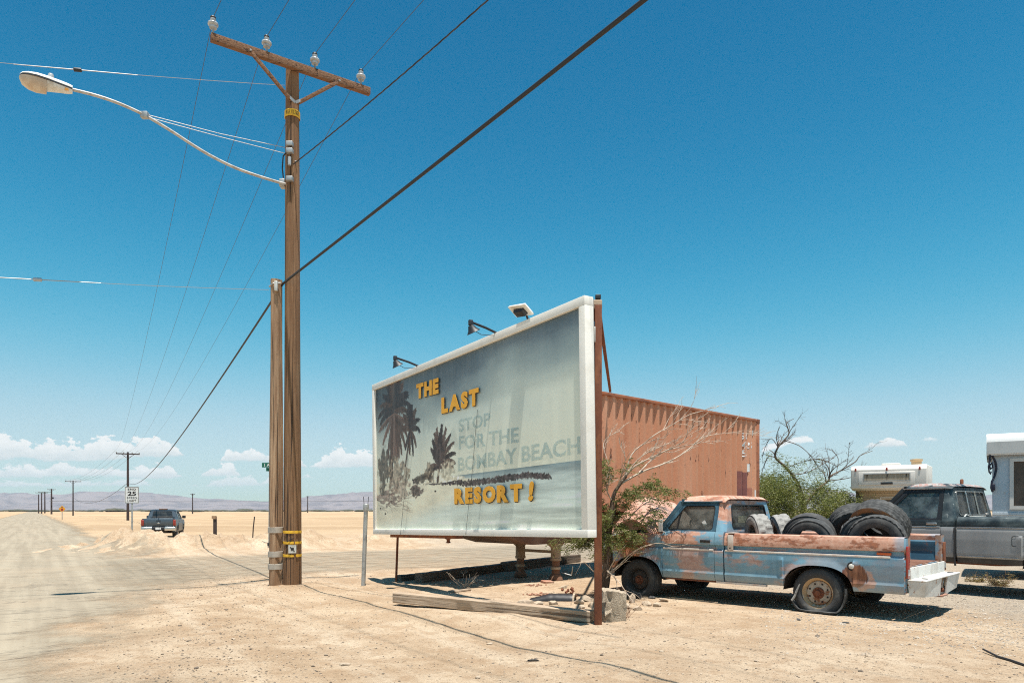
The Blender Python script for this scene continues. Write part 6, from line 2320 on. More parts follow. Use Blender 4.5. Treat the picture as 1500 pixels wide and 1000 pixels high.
TF = Vector((-0.720, 0.694, 0)).normalized()
TRZ = math.atan2(TF.y, TF.x)
TN = Vector((-TF.y, TF.x, 0))
TLOC = Vector((4.29, 10.0, 0)) - TN * 0.97
BLUE = dict(name='blue_pickup', label='rusty faded blue pickup on flat tyres with old tyres in its bed', loc=(TLOC.x, TLOC.y, 0.0), rz=TRZ, paint=M['blue'],
            prof=[(0.34, 0.935), (0.38, 0.958), (0.46, 0.978), (0.485, 0.972), (0.52, 0.968), (0.60, 0.980), (0.72, 0.988), (0.815, 0.985), (0.832, 0.974), (0.848, 0.950), (0.888, 0.946), (0.908, 0.966), (0.916, 0.990), (0.96, 0.990), (1.04, 0.978), (1.09, 0.960), (1.12, 0.945)],
            sill=0.35, rail=1.085, belt=1.115, roof=1.70, win_top=1.525, arch_w=0.485, arch_top=0.675, tail=-1.11, bed_front=1.40, cab_back=1.425, door_b=1.57, door_f=2.51, nose=3.80, axle_f=3.0,
            fender_top=1.045, rail_in=0.80, floor=0.70, lamp_z=(0.56, 0.98), roof_hw=0.785, a_base=2.60, a_top=2.25, frame_paint=M['blue_frame'], side_glass=M['glass'], vent_x=2.27,
            handle=(0.965, 1.72), handle_mat=M['black_plastic'], back_lean=0.07, trim=((0.830, 0.014),), trim_mat=M['white_trim'], drip_mat=M['blue_frame'], rear_win=(0.66, 1.165, 1.55), rear_glass=M['glass'],
            rear_seal=M['black_plastic'], front_glass=M['glass'], floor_mat=M['bed_rust'], bed_paint=M['blue_in'], post_paint=M['blue_post'], wheel_z=0.28, lost_lamp=True)
bt, byf = pickup(BLUE)
for s, rm in ((1, M['cream_rim']), (-1, M['cream_rim'])):
    wheel(bt, 0.0, s * 0.86, s, 0.355, 0.23, 0.215, M['tan_rim'], M['rubber'], 0.285, zc=0.285, seed=1, disc_mat=rm)
    wheel(bt, 3.0, s * 0.85, s, 0.355, 0.23, 0.205, M['dark_rim'], M['rubber'], 0.27, zc=0.27, seed=2)
# the flat rear tyre has thrown a torn band of its wall
rows = []
for i, a in enumerate(np.linspace(math.radians(168), math.radians(338), 60)):
    ca, sa = math.cos(a), math.sin(a)
    rr0 = 0.388 + 0.010 * math.sin(5 * a) - (0.03 if ca > 0 else 0) * ca
    x_, z_ = rr0 * ca, 0.300 + 0.37 * sa
    z_ = 0.5 * (z_ + 0.030 + math.hypot(z_ - 0.030, 0.035))      # smoothly laid on the ground
    y_ = 0.985 + 0.018 * math.sin(3 * a + 1)
    w_ = 0.026 + 0.010 * math.sin(i * 0.35) + 0.02 * max(0, -sa)
    h_ = 0.011
    rows.append([(x_ - ca * h_, y_ - w_, z_ - sa * h_), (x_ + ca * h_, y_ - w_ * 0.8, z_ + sa * h_), (x_ + ca * h_ * 1.5, y_ + w_, z_ + sa * h_ * 1.5), (x_ - ca * h_ * 0.4, y_ + w_ * 1.1, z_ - sa * h_ * 0.4)])
MB().loft(rows, closed=True).build('torn_tyre_band', M['rubber_mid'], bt, smooth=50)
MB().tube([(0.235, 0.985, 0.40), (0.27, 1.0, 0.31), (0.30, 1.012, 0.22), (0.335, 1.02, 0.16)], [0.010, 0.014, 0.016, 0.018], 6).build('torn_tyre_strip', M['rubber_pale'], bt)
# step bumper, dented white
T0 = -1.11
bump = MB().bbox((T0 - 0.05, -0.86, 0.545), (T0 - 0.03, 0.86, 0.70)).build('bumper_back_plate', M['white_bumper'], bt, bevel=0.004)
MB().bbox((T0 - 0.25, -0.86, 0.530), (T0 - 0.03, 0.94, 0.548)).build('step_plate', M['white_bumper_top'] if 'white_bumper_top' in M else M['white_bumper'], bt, bevel=0.004)
for s in (1, -1):
    MB().prism([(T0 - 0.245, s * 0.16, 0.528), (T0 - 0.245, (0.93 if s > 0 else -0.85), 0.528), (T0 - 0.215, (0.89 if s > 0 else -0.81), 0.33), (T0 - 0.225, s * 0.16, 0.29)], (0.02, 0, 0)).build('bumper_face', M['white_bumper'], bt)
    MB().prism([(T0 - 0.244, (0.935 if s > 0 else -0.855), 0.528), (T0 - 0.03, (0.935 if s > 0 else -0.855), 0.528), (T0 - 0.05, (0.92 if s > 0 else -0.84), 0.33), (T0 - 0.212, (0.895 if s > 0 else -0.815), 0.33)], (0, -s * 0.015, 0)).build('bumper_end', M['white_bumper'], bt)
    MB().bbox((T0 - 0.20, s * 0.62, 0.549), (T0 - 0.13, s * 0.70, 0.556)).build('bolt_hole', M['rubber_in'], bt)
MB().bbox((T0 - 0.19, -0.16, 0.29), (T0 - 0.17, 0.16, 0.53)).build('plate_recess', M['cream_rim'], bt)
MB().bbox((T0 - 0.25, -0.17, 0.275), (T0 - 0.15, 0.17, 0.295)).build('hitch_shelf', M['bed_rust'], bt, bevel=0.004)
MB().ell((T0 - 0.21, 0.0, 0.36), (0.03, 0.03, 0.03)).build('hitch_ball', M['rust'], bt)
MB().bbox((T0 - 0.20, -0.05, 0.42), (T0 - 0.185, 0.05, 0.46)).build('plate_lamp', M['rust'], bt)
# small fittings on the near flank
MB().bbox((-0.96, 0.958, 0.858), (-0.78, 0.985, 0.895)).build('side_marker', M['amber_lamp'], bt, bevel=0.008)
cap = MB().lathe([(0.062, 0.0), (0.060, 0.010), (0.045, 0.012), (0.0, 0.004)], frame_matrix((-0.47, 0.984, 0.69), (1, 0, 0), (0, 0, -1)) @ Matrix.Rotation(math.pi, 4, 'X') if False else frame_matrix((-0.47, 0.982, 0.69), (-1, 0, 0), (0, 0, 1)), 20).build('filler_recess', M['rubber_in'], bt)
MB().lathe([(0.036, 0.0), (0.036, 0.022), (0.028, 0.028), (0.0, 0.028)], frame_matrix((-0.47, 0.984, 0.69), (-1, 0, 0), (0, 0, 1)), 18).build('filler_cap', M['white_bumper'], cap)
st = MB().bbox((1.25, 0.985, 0.845), (1.34, 0.997, 1.075)).build('metal_strap', M['white_trim'], bt, bevel=0.003)
MB().bbox((1.245, 0.80, 1.096), (1.345, 0.997, 1.108)).build('strap_hook', M['white_trim'], st)
MB().cyl((1.30, 0.996, 0.87), (1.30, 1.002, 0.87), 0.012, seg=8).build('bolt', M['black_plastic'], st)
mi = MB().tube([(2.46, 0.95, 1.08), (2.50, 1.04, 1.12), (2.50, 1.05, 1.28), (2.46, 0.93, 1.32)], 0.010, 6).build('mirror_arm', M['white_trim'], bt)
MB().box((2.49, 1.06, 1.20), (0.03, 0.11, 0.20)).build('mirror', M['white_trim'], mi, bevel=0.01)
MB().bbox((0.75, 0.90, 0.318), (1.55, 0.955, 0.348)).build('sill_strip', M['white_trim'], bt)
MB().bbox((1.55, 0.90, 0.322), (2.45, 0.945, 0.345)).build('sill_strip', M['rust'], bt)
# scratches and loose wiper seen on the glass and door
MB().box((1.80, 0.875, 1.245), (0.06, 0.004, 0.075), rot=Euler((0, 0.5, 0)).to_matrix()).build('window_sticker', M['white_print'], bt)
# buckled hood, sprung up in the middle
hx = np.linspace(2.72, 3.80, 25)
hz = np.interp(hx, [2.72, 2.80, 2.94, 3.12, 3.28, 3.42, 3.60, 3.80], [1.15, 1.27, 1.44, 1.585, 1.62, 1.585, 1.42, 1.20])
rows, rows2 = [], []
for x, z in zip(hx, hz):
    rows.append([(x, y, z + 0.05 * (1 - (y / 0.82) ** 2) - 0.30 * max(0, (abs(y) - 0.40) / 0.42) ** 1.5 - 0.03 * math.sin(4 * y + x * 3)) for y in np.linspace(-0.82, 0.82, 23)])
rows2 = [[(p[0], p[1] * 0.985, p[2] - 0.035) for p in r] for r in rows]
mb = MB().loft(rows).loft(rows2)
for k in (0, -1):
    mb.loft([rows[k], rows2[k]])
mb.loft([[r[0] for r in rows], [r[0] for r in rows2]])
mb.loft([[r[-1] for r in rows], [r[-1] for r in rows2]])
M['hood'] = pm('bleached_pink_primer', (0.55, 0.29, 0.21), 0.7, 0, (0.62, 0.38, 0.29), 3, c3=(0.34, 0.13, 0.07), s3=5, lo3=0.6, hi3=0.7)
mb.build('hood', M['hood'], bt, smooth=50)


# ------------------------------------------------------------------ black and silver pickup
def two_tone():
    m, nt, b, co = new_mat('two_tone_black_and_silver_paint')
    x, y, z = nt.sep(co)[:3]
    n1 = nt.noise(co, 3.0, 6, 0.62)
    n4 = nt.noise(co, 18, 5, 0.65)
    black = nt.mix(nt.ramp(n1, 0.38, 0.66), (0.014, 0.024, 0.030), (0.075, 0.105, 0.110))
    silver = nt.mix(nt.ramp(nt.noise(nt.mapping(co, (0.8, 1, 0.25)), 2.0, 5, 0.6), 0.35, 0.65), (0.25, 0.255, 0.26), (0.34, 0.34, 0.335))
    col = nt.mix(nt.ramp(z, 1.155, 1.160), silver, black)
    col = nt.mix(nt.ramp(z, 0.645, 0.640), col, (0.02, 0.02, 0.022))
    # lacquer peeling on the roof
    top = nt.ramp(z, 1.86, 1.90)
    pl = nt.ramp(n1, 0.42, 0.5)
    col = nt.mix(nt.math('MULTIPLY', top, pl), col, nt.mix(nt.ramp(n4, 0.4, 0.6), (0.38, 0.40, 0.38), (0.40, 0.20, 0.16)))
    ed = nt.math('MULTIPLY', nt.ramp(n4, 0.64, 0.69), nt.ramp(z, 1.2, 1.35))
    col = nt.mix(nt.math('MULTIPLY', ed, 0.6), col, (0.40, 0.43, 0.42))
    col = nt.mix(nt.ramp(n1, 0.45, 0.8, 0.02, 0.22), col, (0.36, 0.32, 0.27))
    nt.link(col, b.inputs['Base Color'])
    b.inputs['Roughness'].default_value = 0.42
    b.inputs['Metallic'].default_value = 0.0
    return m


M['two_tone'] = two_tone()
M['black_frame'] = pm('dull_black_door_frame', (0.012, 0.014, 0.016), 0.5)
M['pillar_grey'] = pm('faded_black_paint', (0.045, 0.06, 0.06), 0.55, 0, (0.10, 0.12, 0.115), 4)
BF = Vector((-0.62, 0.785, 0)).normalized()
K = 0.47     # longer bed than the blue truck's cab to axle distance
BLK = dict(name='black_pickup', label='black over silver pickup parked behind the blue truck', loc=(0, 0, 0), rz=math.atan2(BF.y, BF.x), paint=M['two_tone'],
           prof=[(0.54, 0.93), (0.60, 0.955), (0.645, 0.965), (0.66, 0.972), (0.72, 0.985), (0.95, 0.99), (1.10, 0.985), (1.15, 0.975), (1.165, 0.965), (1.19, 0.968), (1.27, 0.962), (1.31, 0.945), (1.34, 0.915)],
           sill=0.55, rail=1.325, belt=1.275, roof=1.945, win_top=1.775, arch_w=0.52, arch_top=0.93, tail=-1.05, bed_front=1.0 + K, cab_back=1.04 + K, door_b=1.25 + K, door_f=2.34 + K, nose=3.75 + K, axle_f=2.92 + K,
           fender_top=1.26, rail_in=0.82, floor=0.88, lamp_z=(0.80, 1.14), roof_hw=0.80, a_base=2.42 + K, a_top=1.93 + K, frame_paint=M['black_frame'], side_glass=M['glass_blue'], vent_x=2.16 + K, vent_dark=False,
           handle=(1.215, 1.40 + K), handle_mat=M['chrome'], back_lean=0.11, trim=((1.158, 0.012), (0.668, 0.012)), trim_mat=M['chrome'], drip_mat=M['chrome'], rear_win=(0.70, 1.36, 1.80), rear_glass=M['glass_dark'],
           rear_seal=M['chrome'], rear_bars=(-0.235, 0.235), front_glass=M['glass_blue'], floor_mat=M['under'], post_paint=M['black_frame'], wheel_z=0.40)
BTN = Vector((-BF.y, BF.x, 0))
bw = at(1503, 860, 11.45)
BLK['loc'] = tuple(Vector((bw.x, bw.y, 0.0)) - BTN * 0.96 - BF * K)
kt, kyf = pickup(BLK)
for s in (1, -1):
    wheel(kt, 0.0, s * 0.85, s, 0.39, 0.25, 0.215, M['dark_rim'], M['rubber'], 0, zc=0.39, seed=3, style='block')
    wheel(kt, 2.92 + K, s * 0.85, s, 0.39, 0.25, 0.215, M['dark_rim'], M['rubber'], 0, zc=0.39, seed=4, style='block')
MB().loft([[(x, y, 1.30 - 0.05 * ((x - 2.5 - K) / 1.2) ** 2 + 0.03 * (1 - (y / 0.8) ** 2)) for y in np.linspace(-0.80, 0.80, 15)] for x in np.linspace(2.58 + K, 3.74 + K, 12)]).build('hood', M['two_tone'], kt, smooth=60, fix=False)
mi = MB().tube([(2.20 + K, 0.95, 1.30), (2.22 + K, 1.06, 1.34), (2.22 + K, 1.10, 1.42)], 0.010, 6).build('mirror_arm', M['chrome'], kt)
MB().box((2.21 + K, 1.12, 1.44), (0.05, 0.14, 0.20), rot=Euler((0.0, 0.1, 0.2)).to_matrix()).build('mirror', M['mirror_brown'] if 'mirror_brown' in M else M['chrome'], mi, bevel=0.02)
fd = MB().frame([(p.x, 0.9915, p.y) for p in rounded([(0.66, 0.86), (0.46, 0.86), (0.46, 1.03), (0.66, 1.03)], 0.03)], [(p.x, 0.9915, p.y) for p in rounded([(0.652, 0.868), (0.468, 0.868), (0.468, 1.022), (0.652, 1.022)], 0.028)], (0, 0.001, 0)).build('filler_door', M['black_frame'], kt)
MB().lathe([(0.03, 0), (0.03, 0.07), (0.02, 0.09), (0.0, 0.09)], Matrix.Translation((1.30 + K, -0.1, 1.935)), 10).build('roof_lamp', M['rust'], kt)
MB().tube([(0.98 + K, 0.70, 1.335), (0.985 + K, 0.60, 1.375), (0.98 + K, 0.45, 1.34), (0.98 + K, -0.3, 1.345)], 0.012, 6).build('rail_rope', M['pale_metal'], kt)
# loose strap hanging between cab and bed
MB().tube([(1.03 + K, 0.99, 1.15), (1.02 + K, 1.0, 0.9), (1.03 + K, 0.99, 0.62), (1.02 + K, 0.98, 0.50)], 0.016, 6).build('hanging_strap', M['black_plastic'], kt)


# ------------------------------------------------------------------ old tyres in the blue truck's bed
def bed_point(x, y, z):
    return TLOC + TF * x + TN * y + UP * z


TYRES = [  # x, y, z of centre in the truck, radius, width, axis yaw, axis tilt, style, material, label
    (-0.62, 0.44, 1.005, 0.385, 0.24, 8, 6, 'block', 'rubber_mid', 'large ribbed black tyre standing at the near rear corner of the blue truck bed'),
    (-0.42, 0.16, 1.03, 0.385, 0.24, 14, 12, 'mud', 'rubber_mid', 'knobbly grey tyre standing just behind the large rear tyre in the bed'),
    (-0.55, 0.06, 1.235, 0.40, 0.25, -12, 36, 'block', 'rubber_mid', 'tilted pale topped tyre with orange stained wall on top of the pile'),
    (-0.10, -0.26, 1.22, 0.37, 0.24, 25, 40, 'block', 'rubber_mid', 'tilted dark tyre lying left of the orange stained tyre on the pile'),
    (0.27, 0.50, 0.985, 0.345, 0.20, 5, 10, 'smooth', 'rubber_mid', 'smaller smooth grey tyre standing at the near side in the middle of the bed'),
    (0.40, 0.24, 1.025, 0.385, 0.26, 10, 12, 'rib', 'rubber', 'wide dark ribbed tyre behind the smooth grey tyre in the middle of the bed'),
    (1.06, 0.52, 1.035, 0.36, 0.24, -46, 4, 'mud', 'rubber_pale', 'chalky white knobbly tyre standing against the cab of the blue truck'),
    (0.86, 0.10, 1.035, 0.36, 0.24, -52, 10, 'mud', 'rubber_pale', 'pale rough tyre half hidden right of the white knobbly tyre')]
for (x, y, z, R, w, yaw, tilt, style, mat, lab) in TYRES:
    p = bed_point(x, y, z)
    t = thing('old_tyre', lab, 'tyre', p, 0, 'old tyres piled in the truck bed')
    t.rotation_euler = (Matrix.Rotation(TRZ + math.radians(yaw), 3, 'Z') @ Matrix.Rotation(math.radians(-tilt), 3, 'X')).to_euler()
    mbt = tyre_mesh(R, w, R * 0.56, style, seg=84 if style != 'mud' else 72, seed=3)
    o = mbt.build('tyre_carcass', M[mat], t, smooth=30, fix=False)
    if 'orange stained' in lab and 'tilted pale' in lab:
        Mo = frame_matrix((0, 0, 0), (1, 0, 0), (0, 0, -1))
        MB().lathe([(R * 0.80, w * 0.535), (R * 0.86, w * 0.55), (R * 0.93, w * 0.525), (R * 0.975, w * 0.47)], Mo, 60).build('stained_wall', M['rubber_orange'], t, smooth=60)

# ------------------------------------------------------------------ grey pickup parked beyond the mound
def metallic(name, c):
    m, nt, b, co = new_mat(name)
    b.inputs['Base Color'].default_value = (*c, 1)
    b.inputs['Metallic'].default_value = 0.55
    b.inputs['Roughness'].default_value = 0.38
    return m


M['grey_car'] = metallic('slate_grey_car_paint', (0.10, 0.125, 0.145))
GF = Vector((-0.335, 0.942, 0)).normalized()
GN = Vector((-GF.y, GF.x, 0))
gl = Vector((-21.75, 46.0, 0)) + GN * 1.0 + GF * 1.15
GREY = dict(name='grey_pickup', label='dark grey modern pickup parked beyond the dirt mound', loc=(gl.x, gl.y, ground_z(gl.x, gl.y)), rz=math.atan2(GF.y, GF.x), paint=M['grey_car'],
            prof=[(0.44, 0.93), (0.50, 0.97), (0.60, 0.985), (0.80, 1.0), (1.0, 1.0), (1.10, 0.985), (1.25, 0.97), (1.32, 0.95), (1.36, 0.92)],
            sill=0.45, rail=1.31, belt=1.32, roof=1.93, win_top=1.78, arch_w=0.50, arch_top=0.92, tail=-1.15, bed_front=0.76, cab_back=0.78, door_b=0.98, door_f=3.05, nose=4.60, axle_f=3.70,
            fender_top=1.22, rail_in=0.84, floor=0.86, lamp_z=(0.86, 1.24), roof_hw=0.76, a_base=3.20, a_top=2.45, frame_paint=M['grey_car'], side_glass=M['glass_dark'], vent_x=1.95,
            handle=(1.12, 1.3), handle_mat=M['grey_car'], back_lean=0.18, trim=(), trim_mat=M['chrome'], drip_mat=M['grey_car'], rear_win=(0.62, 1.40, 1.80), rear_glass=M['glass_dark'],
            rear_seal=M['black_plastic'], front_glass=M['glass_dark'], floor_mat=M['under'], wheel_z=0.40)
gt, gyf = pickup(GREY)
for s in (1, -1):
    wheel(gt, 0.0, s * 0.85, s, 0.40, 0.27, 0.235, M['pale_metal'], M['rubber'], 0, zc=0.40, style='rib')
    wheel(gt, 3.70, s * 0.85, s, 0.40, 0.27, 0.235, M['pale_metal'], M['rubber'], 0, zc=0.40, style='rib')
MB().loft([[(x, y, 1.24 - 0.10 * ((x - 3.2) / 1.4) ** 2 + 0.05 * (1 - (y / 0.8) ** 2)) for y in np.linspace(-0.84, 0.84, 15)] for x in np.linspace(3.22, 4.59, 10)]).build('hood', M['grey_car'], gt, smooth=60, fix=False)
tg = MB().prism([(-1.16, -0.83, 0.80), (-1.20, -0.83, 0.90), (-1.20, -0.83, 1.22), (-1.17, -0.83, 1.33), (-1.10, -0.83, 1.33), (-1.10, -0.83, 0.80)], (0, 1.66, 0)).build('tailgate', M['grey_car'], gt, bevel=0.012)
MB().bbox((-1.215, -0.13, 1.16), (-1.195, 0.13, 1.21)).build('tailgate_handle', M['black_plastic'], tg)
MB().ell((-1.203, 0, 1.04), (0.012, 0.07, 0.05)).build('emblem', M['chrome'], tg)
MB().bbox((-1.36, -0.36, 0.58), (-1.15, 0.36, 0.78)).build('bumper_step', M['black_plastic'], gt, bevel=0.02)
for s in (1, -1):
    MB().bbox((-1.37, s * 0.36, 0.55), (-1.12, s * 0.99, 0.79)).build('bumper_corner', M['chrome'], gt, bevel=0.03)
    MB().bbox((-1.23, s * 0.84, 0.86), (-1.05, s * 1.005, 1.25)).build('tail_lamp_housing', M['red_lamp'], gt, bevel=0.02)
    m_ = MB().box((2.86, s * 1.12, 1.40), (0.14, 0.22, 0.20)).build('door_mirror', M['black_plastic'], gt, bevel=0.03)
    MB().beam((2.90, s * 0.92, 1.33), (2.88, s * 1.05, 1.36), 0.05, 0.04).build('mirror_stalk', M['black_plastic'], m_)
pl = MB().bbox((-1.366, -0.16, 0.62), (-1.360, 0.16, 0.76)).build('licence_plate', M['white_print'], gt)
MB().bbox((1.0, -0.25, 1.925), (1.5, 0.25, 1.965)).build('roof_parcel', M['red_rock'], gt, bevel=0.015)
MB().bbox((0.60, -0.76, 1.34), (0.66, 0.70, 1.40)).build('cargo_bar', M['black_plastic'], gt)


# ------------------------------------------------------------------ white camper behind the trucks
def camper_wall(name, c, c2):
    return pm(name, c, 0.6, 0, c2, 1.8, 0.45, 0.7, c3=(0.42, 0.36, 0.28), s3=7, lo3=0.66, hi3=0.74)


M['camper_white'] = camper_wall('aged_white_aluminium', (0.70, 0.66, 0.60), (0.60, 0.55, 0.49))
M['camper_beige'] = camper_wall('beige_camper_siding', (0.52, 0.40, 0.26), (0.46, 0.35, 0.22))
M['trailer_white'] = camper_wall('chalky_white_siding', (0.62, 0.66, 0.68), (0.54, 0.58, 0.61))
M['curtain'] = pm('faded_curtain', (0.33, 0.27, 0.19), 0.9, 0, (0.42, 0.35, 0.26), 9, stretch=(6, 1, 0.5))
M['screen'] = pm('brown_fly_screen', (0.10, 0.075, 0.055), 0.8, 0, (0.15, 0.11, 0.08), 3)
M['iron'] = pm('blue_black_wrought_iron', (0.012, 0.013, 0.03), 0.5)


def build_camper():
    # local x runs to the right along the front face, y to the back
    fr = Vector((0.83, -0.56, 0)).normalized()
    o = Vector((12.25, 21.0, 0)) - fr * 2.05
    t = thing('truck_camper', 'white and beige truck camper with long curtained front window behind the trucks', 'camper', o, math.atan2(fr.y, fr.x))
    W_ = 2.05
    ov = MB().prism([(0, 0.0, 2.12), (0, -0.02, 2.70), (0, 0.10, 2.82), (0, 2.4, 2.86), (0, 2.4, 2.06), (0, 0.30, 2.06)], (W_, 0, 0)).build('cabover', M['camper_white'], t, bevel=0.03)
    MB().bbox((0.22, -0.035, 2.22), (W_ - 0.30, -0.012, 2.62)).build('front_panel', M['camper_white'], ov, bevel=0.01)
    fz = [(0.36, -0.036, 2.34), (W_ - 0.42, -0.036, 2.34), (W_ - 0.42, -0.036, 2.57), (0.36, -0.036, 2.57)]
    fi = [(0.385, -0.036, 2.36), (W_ - 0.445, -0.036, 2.36), (W_ - 0.445, -0.036, 2.55), (0.385, -0.036, 2.55)]
    w = MB().frame(fz, fi, (0, -0.02, 0)).build('window', M['galv'], t)
    MB().bbox((0.385, -0.040, 2.36), (W_ - 0.445, -0.037, 2.55)).build('curtain', M['curtain'], w)
    for x in (0.47, 1.02, W_ - 0.52):
        MB().prism([(x - 0.02, -0.043, 2.36), (x + 0.02, -0.043, 2.55), (x - 0.025, -0.043, 2.55)], (0, 0.002, 0)).build('curtain_gap', M['screen'], w)
    MB().bbox((0.84, -0.05, 2.235), (1.16, -0.034, 2.30)).build('name_plate', M['black_plastic'], t)
    for x in (0.14, 1.0, W_ - 0.18):
        MB().box((x, -0.03 if x < 1.5 else -0.03, 2.70), (0.05, 0.04, 0.09)).build('marker_lamp', M['red_lamp'], t, bevel=0.01)
    MB().bbox((0.75, 0.9, 2.84), (1.25, 1.4, 2.93)).build('roof_hatch', M['camper_white'], t, bevel=0.02)
    MB().lathe([(0.14, 0.0), (0.14, 0.10), (0.17, 0.11), (0.17, 0.17), (0.0, 0.19)], Matrix.Translation((W_ - 0.32, 0.7, 2.84)), 16).build('roof_vent', M['vent_tan'], t)
    body = MB().bbox((0.05, 0.62, 0.75), (W_ - 0.05, 3.9, 2.10)).build('body', M['camper_beige'], t, bevel=0.02)
    for z in (1.95, 1.80, 1.65):
        MB().bbox((0.06, 0.60, z - 0.02), (W_ - 0.06, 0.622, z + 0.02)).build('siding_rib', M['camper_beige'], body)
    for x in (0.75, 1.22):
        ww = MB().frame([(x, 0.61, 1.50), (x + 0.42, 0.61, 1.50), (x + 0.42, 0.61, 1.86), (x, 0.61, 1.86)], [(x + 0.03, 0.61, 1.53), (x + 0.39, 0.61, 1.53), (x + 0.39, 0.61, 1.83), (x + 0.03, 0.61, 1.83)], (0, -0.02, 0)).build('window', M['camper_white'], t)
        MB().bbox((x + 0.03, 0.606, 1.53), (x + 0.39, 0.609, 1.83)).build('pane', M['screen'], ww)
    MB().tube([(0.10, 0.5, 2.05), (0.12, 0.40, 1.90), (0.2, 0.5, 1.86), (0.12, 0.55, 1.98)], 0.012, 6).build('cable_loop', M['cable'], t)
    for x in (0.12, W_ - 0.12):
        for y in (0.75, 3.75):
            MB().bbox((x - 0.05, y - 0.05, -0.1), (x + 0.05, y + 0.05, 0.76)).build('jack_leg', M['galv'], t)
    return t


M['vent_tan'] = pm('tan_roof_vent', (0.58, 0.40, 0.22), 0.7)
build_camper()


def build_house_trailer():
    fr = Vector((0.83, -0.56, 0)).normalized()
    bk = Vector((0.56, 0.83, 0)).normalized()
    o = Vector((10.13, 15.0, 0))
    t = thing('house_trailer', 'pale house trailer with rounded roof edge at the right margin', 'trailer', o, math.atan2(fr.y, fr.x))
    wall = MB().bbox((0, 0, 0.45), (6.0, 2.4, 2.64)).build('wall', M['trailer_white'], t, bevel=0.01)
    rows = []
    for x in (-0.10, 6.1):
        rows.append([(x, -0.12, 2.60), (x, -0.14, 2.66), (x, -0.14, 2.90), (x, -0.10, 3.0), (x, 0.05, 3.06), (x, 1.2, 3.14), (x, 2.35, 3.06), (x, 2.52, 2.95), (x, 2.52, 2.60)])
    mb = MB().loft(rows)
    n = 9
    mb.f.append(tuple(range(n)))
    mb.f.append(tuple(range(2 * n - 1, n - 1, -1)))
    rf = mb.build('roof', M['roof_white'], t, smooth=35)
    MB().bbox((-0.09, -0.147, 2.63), (6.1, -0.139, 2.88)).build('fascia', M['fascia'], rf)
    for k in range(2):
        x = 0.30 + k * 1.6
        w = MB().frame([(x, -0.002, 1.47), (x + 1.0, -0.002, 1.47), (x + 1.0, -0.002, 2.53), (x, -0.002, 2.53)], [(x + 0.07, -0.002, 1.54), (x + 0.93, -0.002, 1.54), (x + 0.93, -0.002, 2.46), (x + 0.07, -0.002, 2.46)], (0, -0.035, 0)).build('window', M['camper_white'], t)
        MB().bbox((x + 0.07, -0.012, 1.54), (x + 0.93, -0.006, 2.46)).build('screen_pane', M['screen'], w)
    MB().bbox((0.0, -0.02, 1.36), (6.0, -0.003, 1.40)).build('wall_trim', M['trailer_white'], wall)
    for x in (2.2, 3.3):
        w = MB().lathe([(0.0, 0.05), (0.16, 0.05), (0.20, 0.0), (0.33, 0.0), (0.35, 0.04), (0.35, 0.2), (0.30, 0.22)], frame_matrix((x, 0.02, 0.36), (1, 0, 0), (0, 0, 1)) @ Matrix.Translation((0, 0, -0.05)), 24).build('wheel', M['rubber'], t)
    MB().bbox((0.2, 0.3, 0.30), (5.8, 2.1, 0.449)).build('chassis', M['under'], t)
    # scrolled iron bracket at the corner
    def W3(px, py):
        p = at(px, py, 14.93) - o
        return Vector((p.dot(fr), p.dot(bk), p.z))
    s1 = [W3(*p) for p in ((1449, 666), (1454, 668), (1458, 676), (1459.5, 686), (1457, 697), (1453, 705), (1452, 714), (1454, 720))]
    s2 = [W3(*p) for p in ((1450, 668), (1449, 678), (1451, 687), (1454, 684), (1453, 677), (1450.5, 681))]
    s3 = [W3(*p) for p in ((1451, 672), (1448, 683), (1449, 691), (1451, 694), (1452, 690))]
    sc = MB().tube(s1, 0.022, 8).build('iron_scroll', M['iron'], t)
    MB().tube(s2, 0.017, 8).build('scroll_curl', M['iron'], sc)
    MB().tube(s3, 0.015, 8).build('scroll_curl', M['iron'], sc)
    MB().box(W3(1455, 713), (0.07, 0.07, 0.14)).build('scroll_foot', M['iron'], sc, bevel=0.01)
    return t


M['roof_white'] = pm('white_elastomer_roof', (0.78, 0.78, 0.76), 0.6)
M['fascia'] = pm('grey_fascia_sheet', (0.52, 0.52, 0.50), 0.6, 0, (0.46, 0.46, 0.44), 3)
build_house_trailer()


# ------------------------------------------------------------------ trees and shrubs
def leaf_mat(name, c1, c2, c3):
    m, nt, b, co = new_mat(name)
    n = nt.noise(co, 2.6, 4, 0.6)
    n2 = nt.noise(co, 16.0, 2, 0.6)
    col = nt.mix(nt.ramp(n, 0.35, 0.65), c1, c2)
    col = nt.mix(nt.math('MULTIPLY', nt.ramp(n2, 0.5, 0.68), 0.8), col, c3)
    nt.link(col, b.inputs['Base Color'])
    b.inputs['Roughness'].default_value = 0.6
    b.inputs['Specular IOR Level'].default_value = 0.3
    out = m.node_tree.nodes['Material Output']
    tl = nt.new('ShaderNodeBsdfTranslucent')
    nt.link(col, tl.inputs[0])
    mx = nt.new('ShaderNodeMixShader')
    mx.inputs[0].default_value = 0.28
    nt.link(b.outputs[0], mx.inputs[1]); nt.link(tl.outputs[0], mx.inputs[2])
    nt.link(mx.outputs[0], out.inputs['Surface'])
    return m


M['leaf_near'] = leaf_mat('mesquite_leaves', (0.10, 0.125, 0.03), (0.165, 0.185, 0.05), (0.26, 0.24, 0.10))
M['leaf_far'] = leaf_mat('palo_verde_leaves', (0.12, 0.15, 0.032), (0.195, 0.21, 0.055), (0.30, 0.27, 0.10))


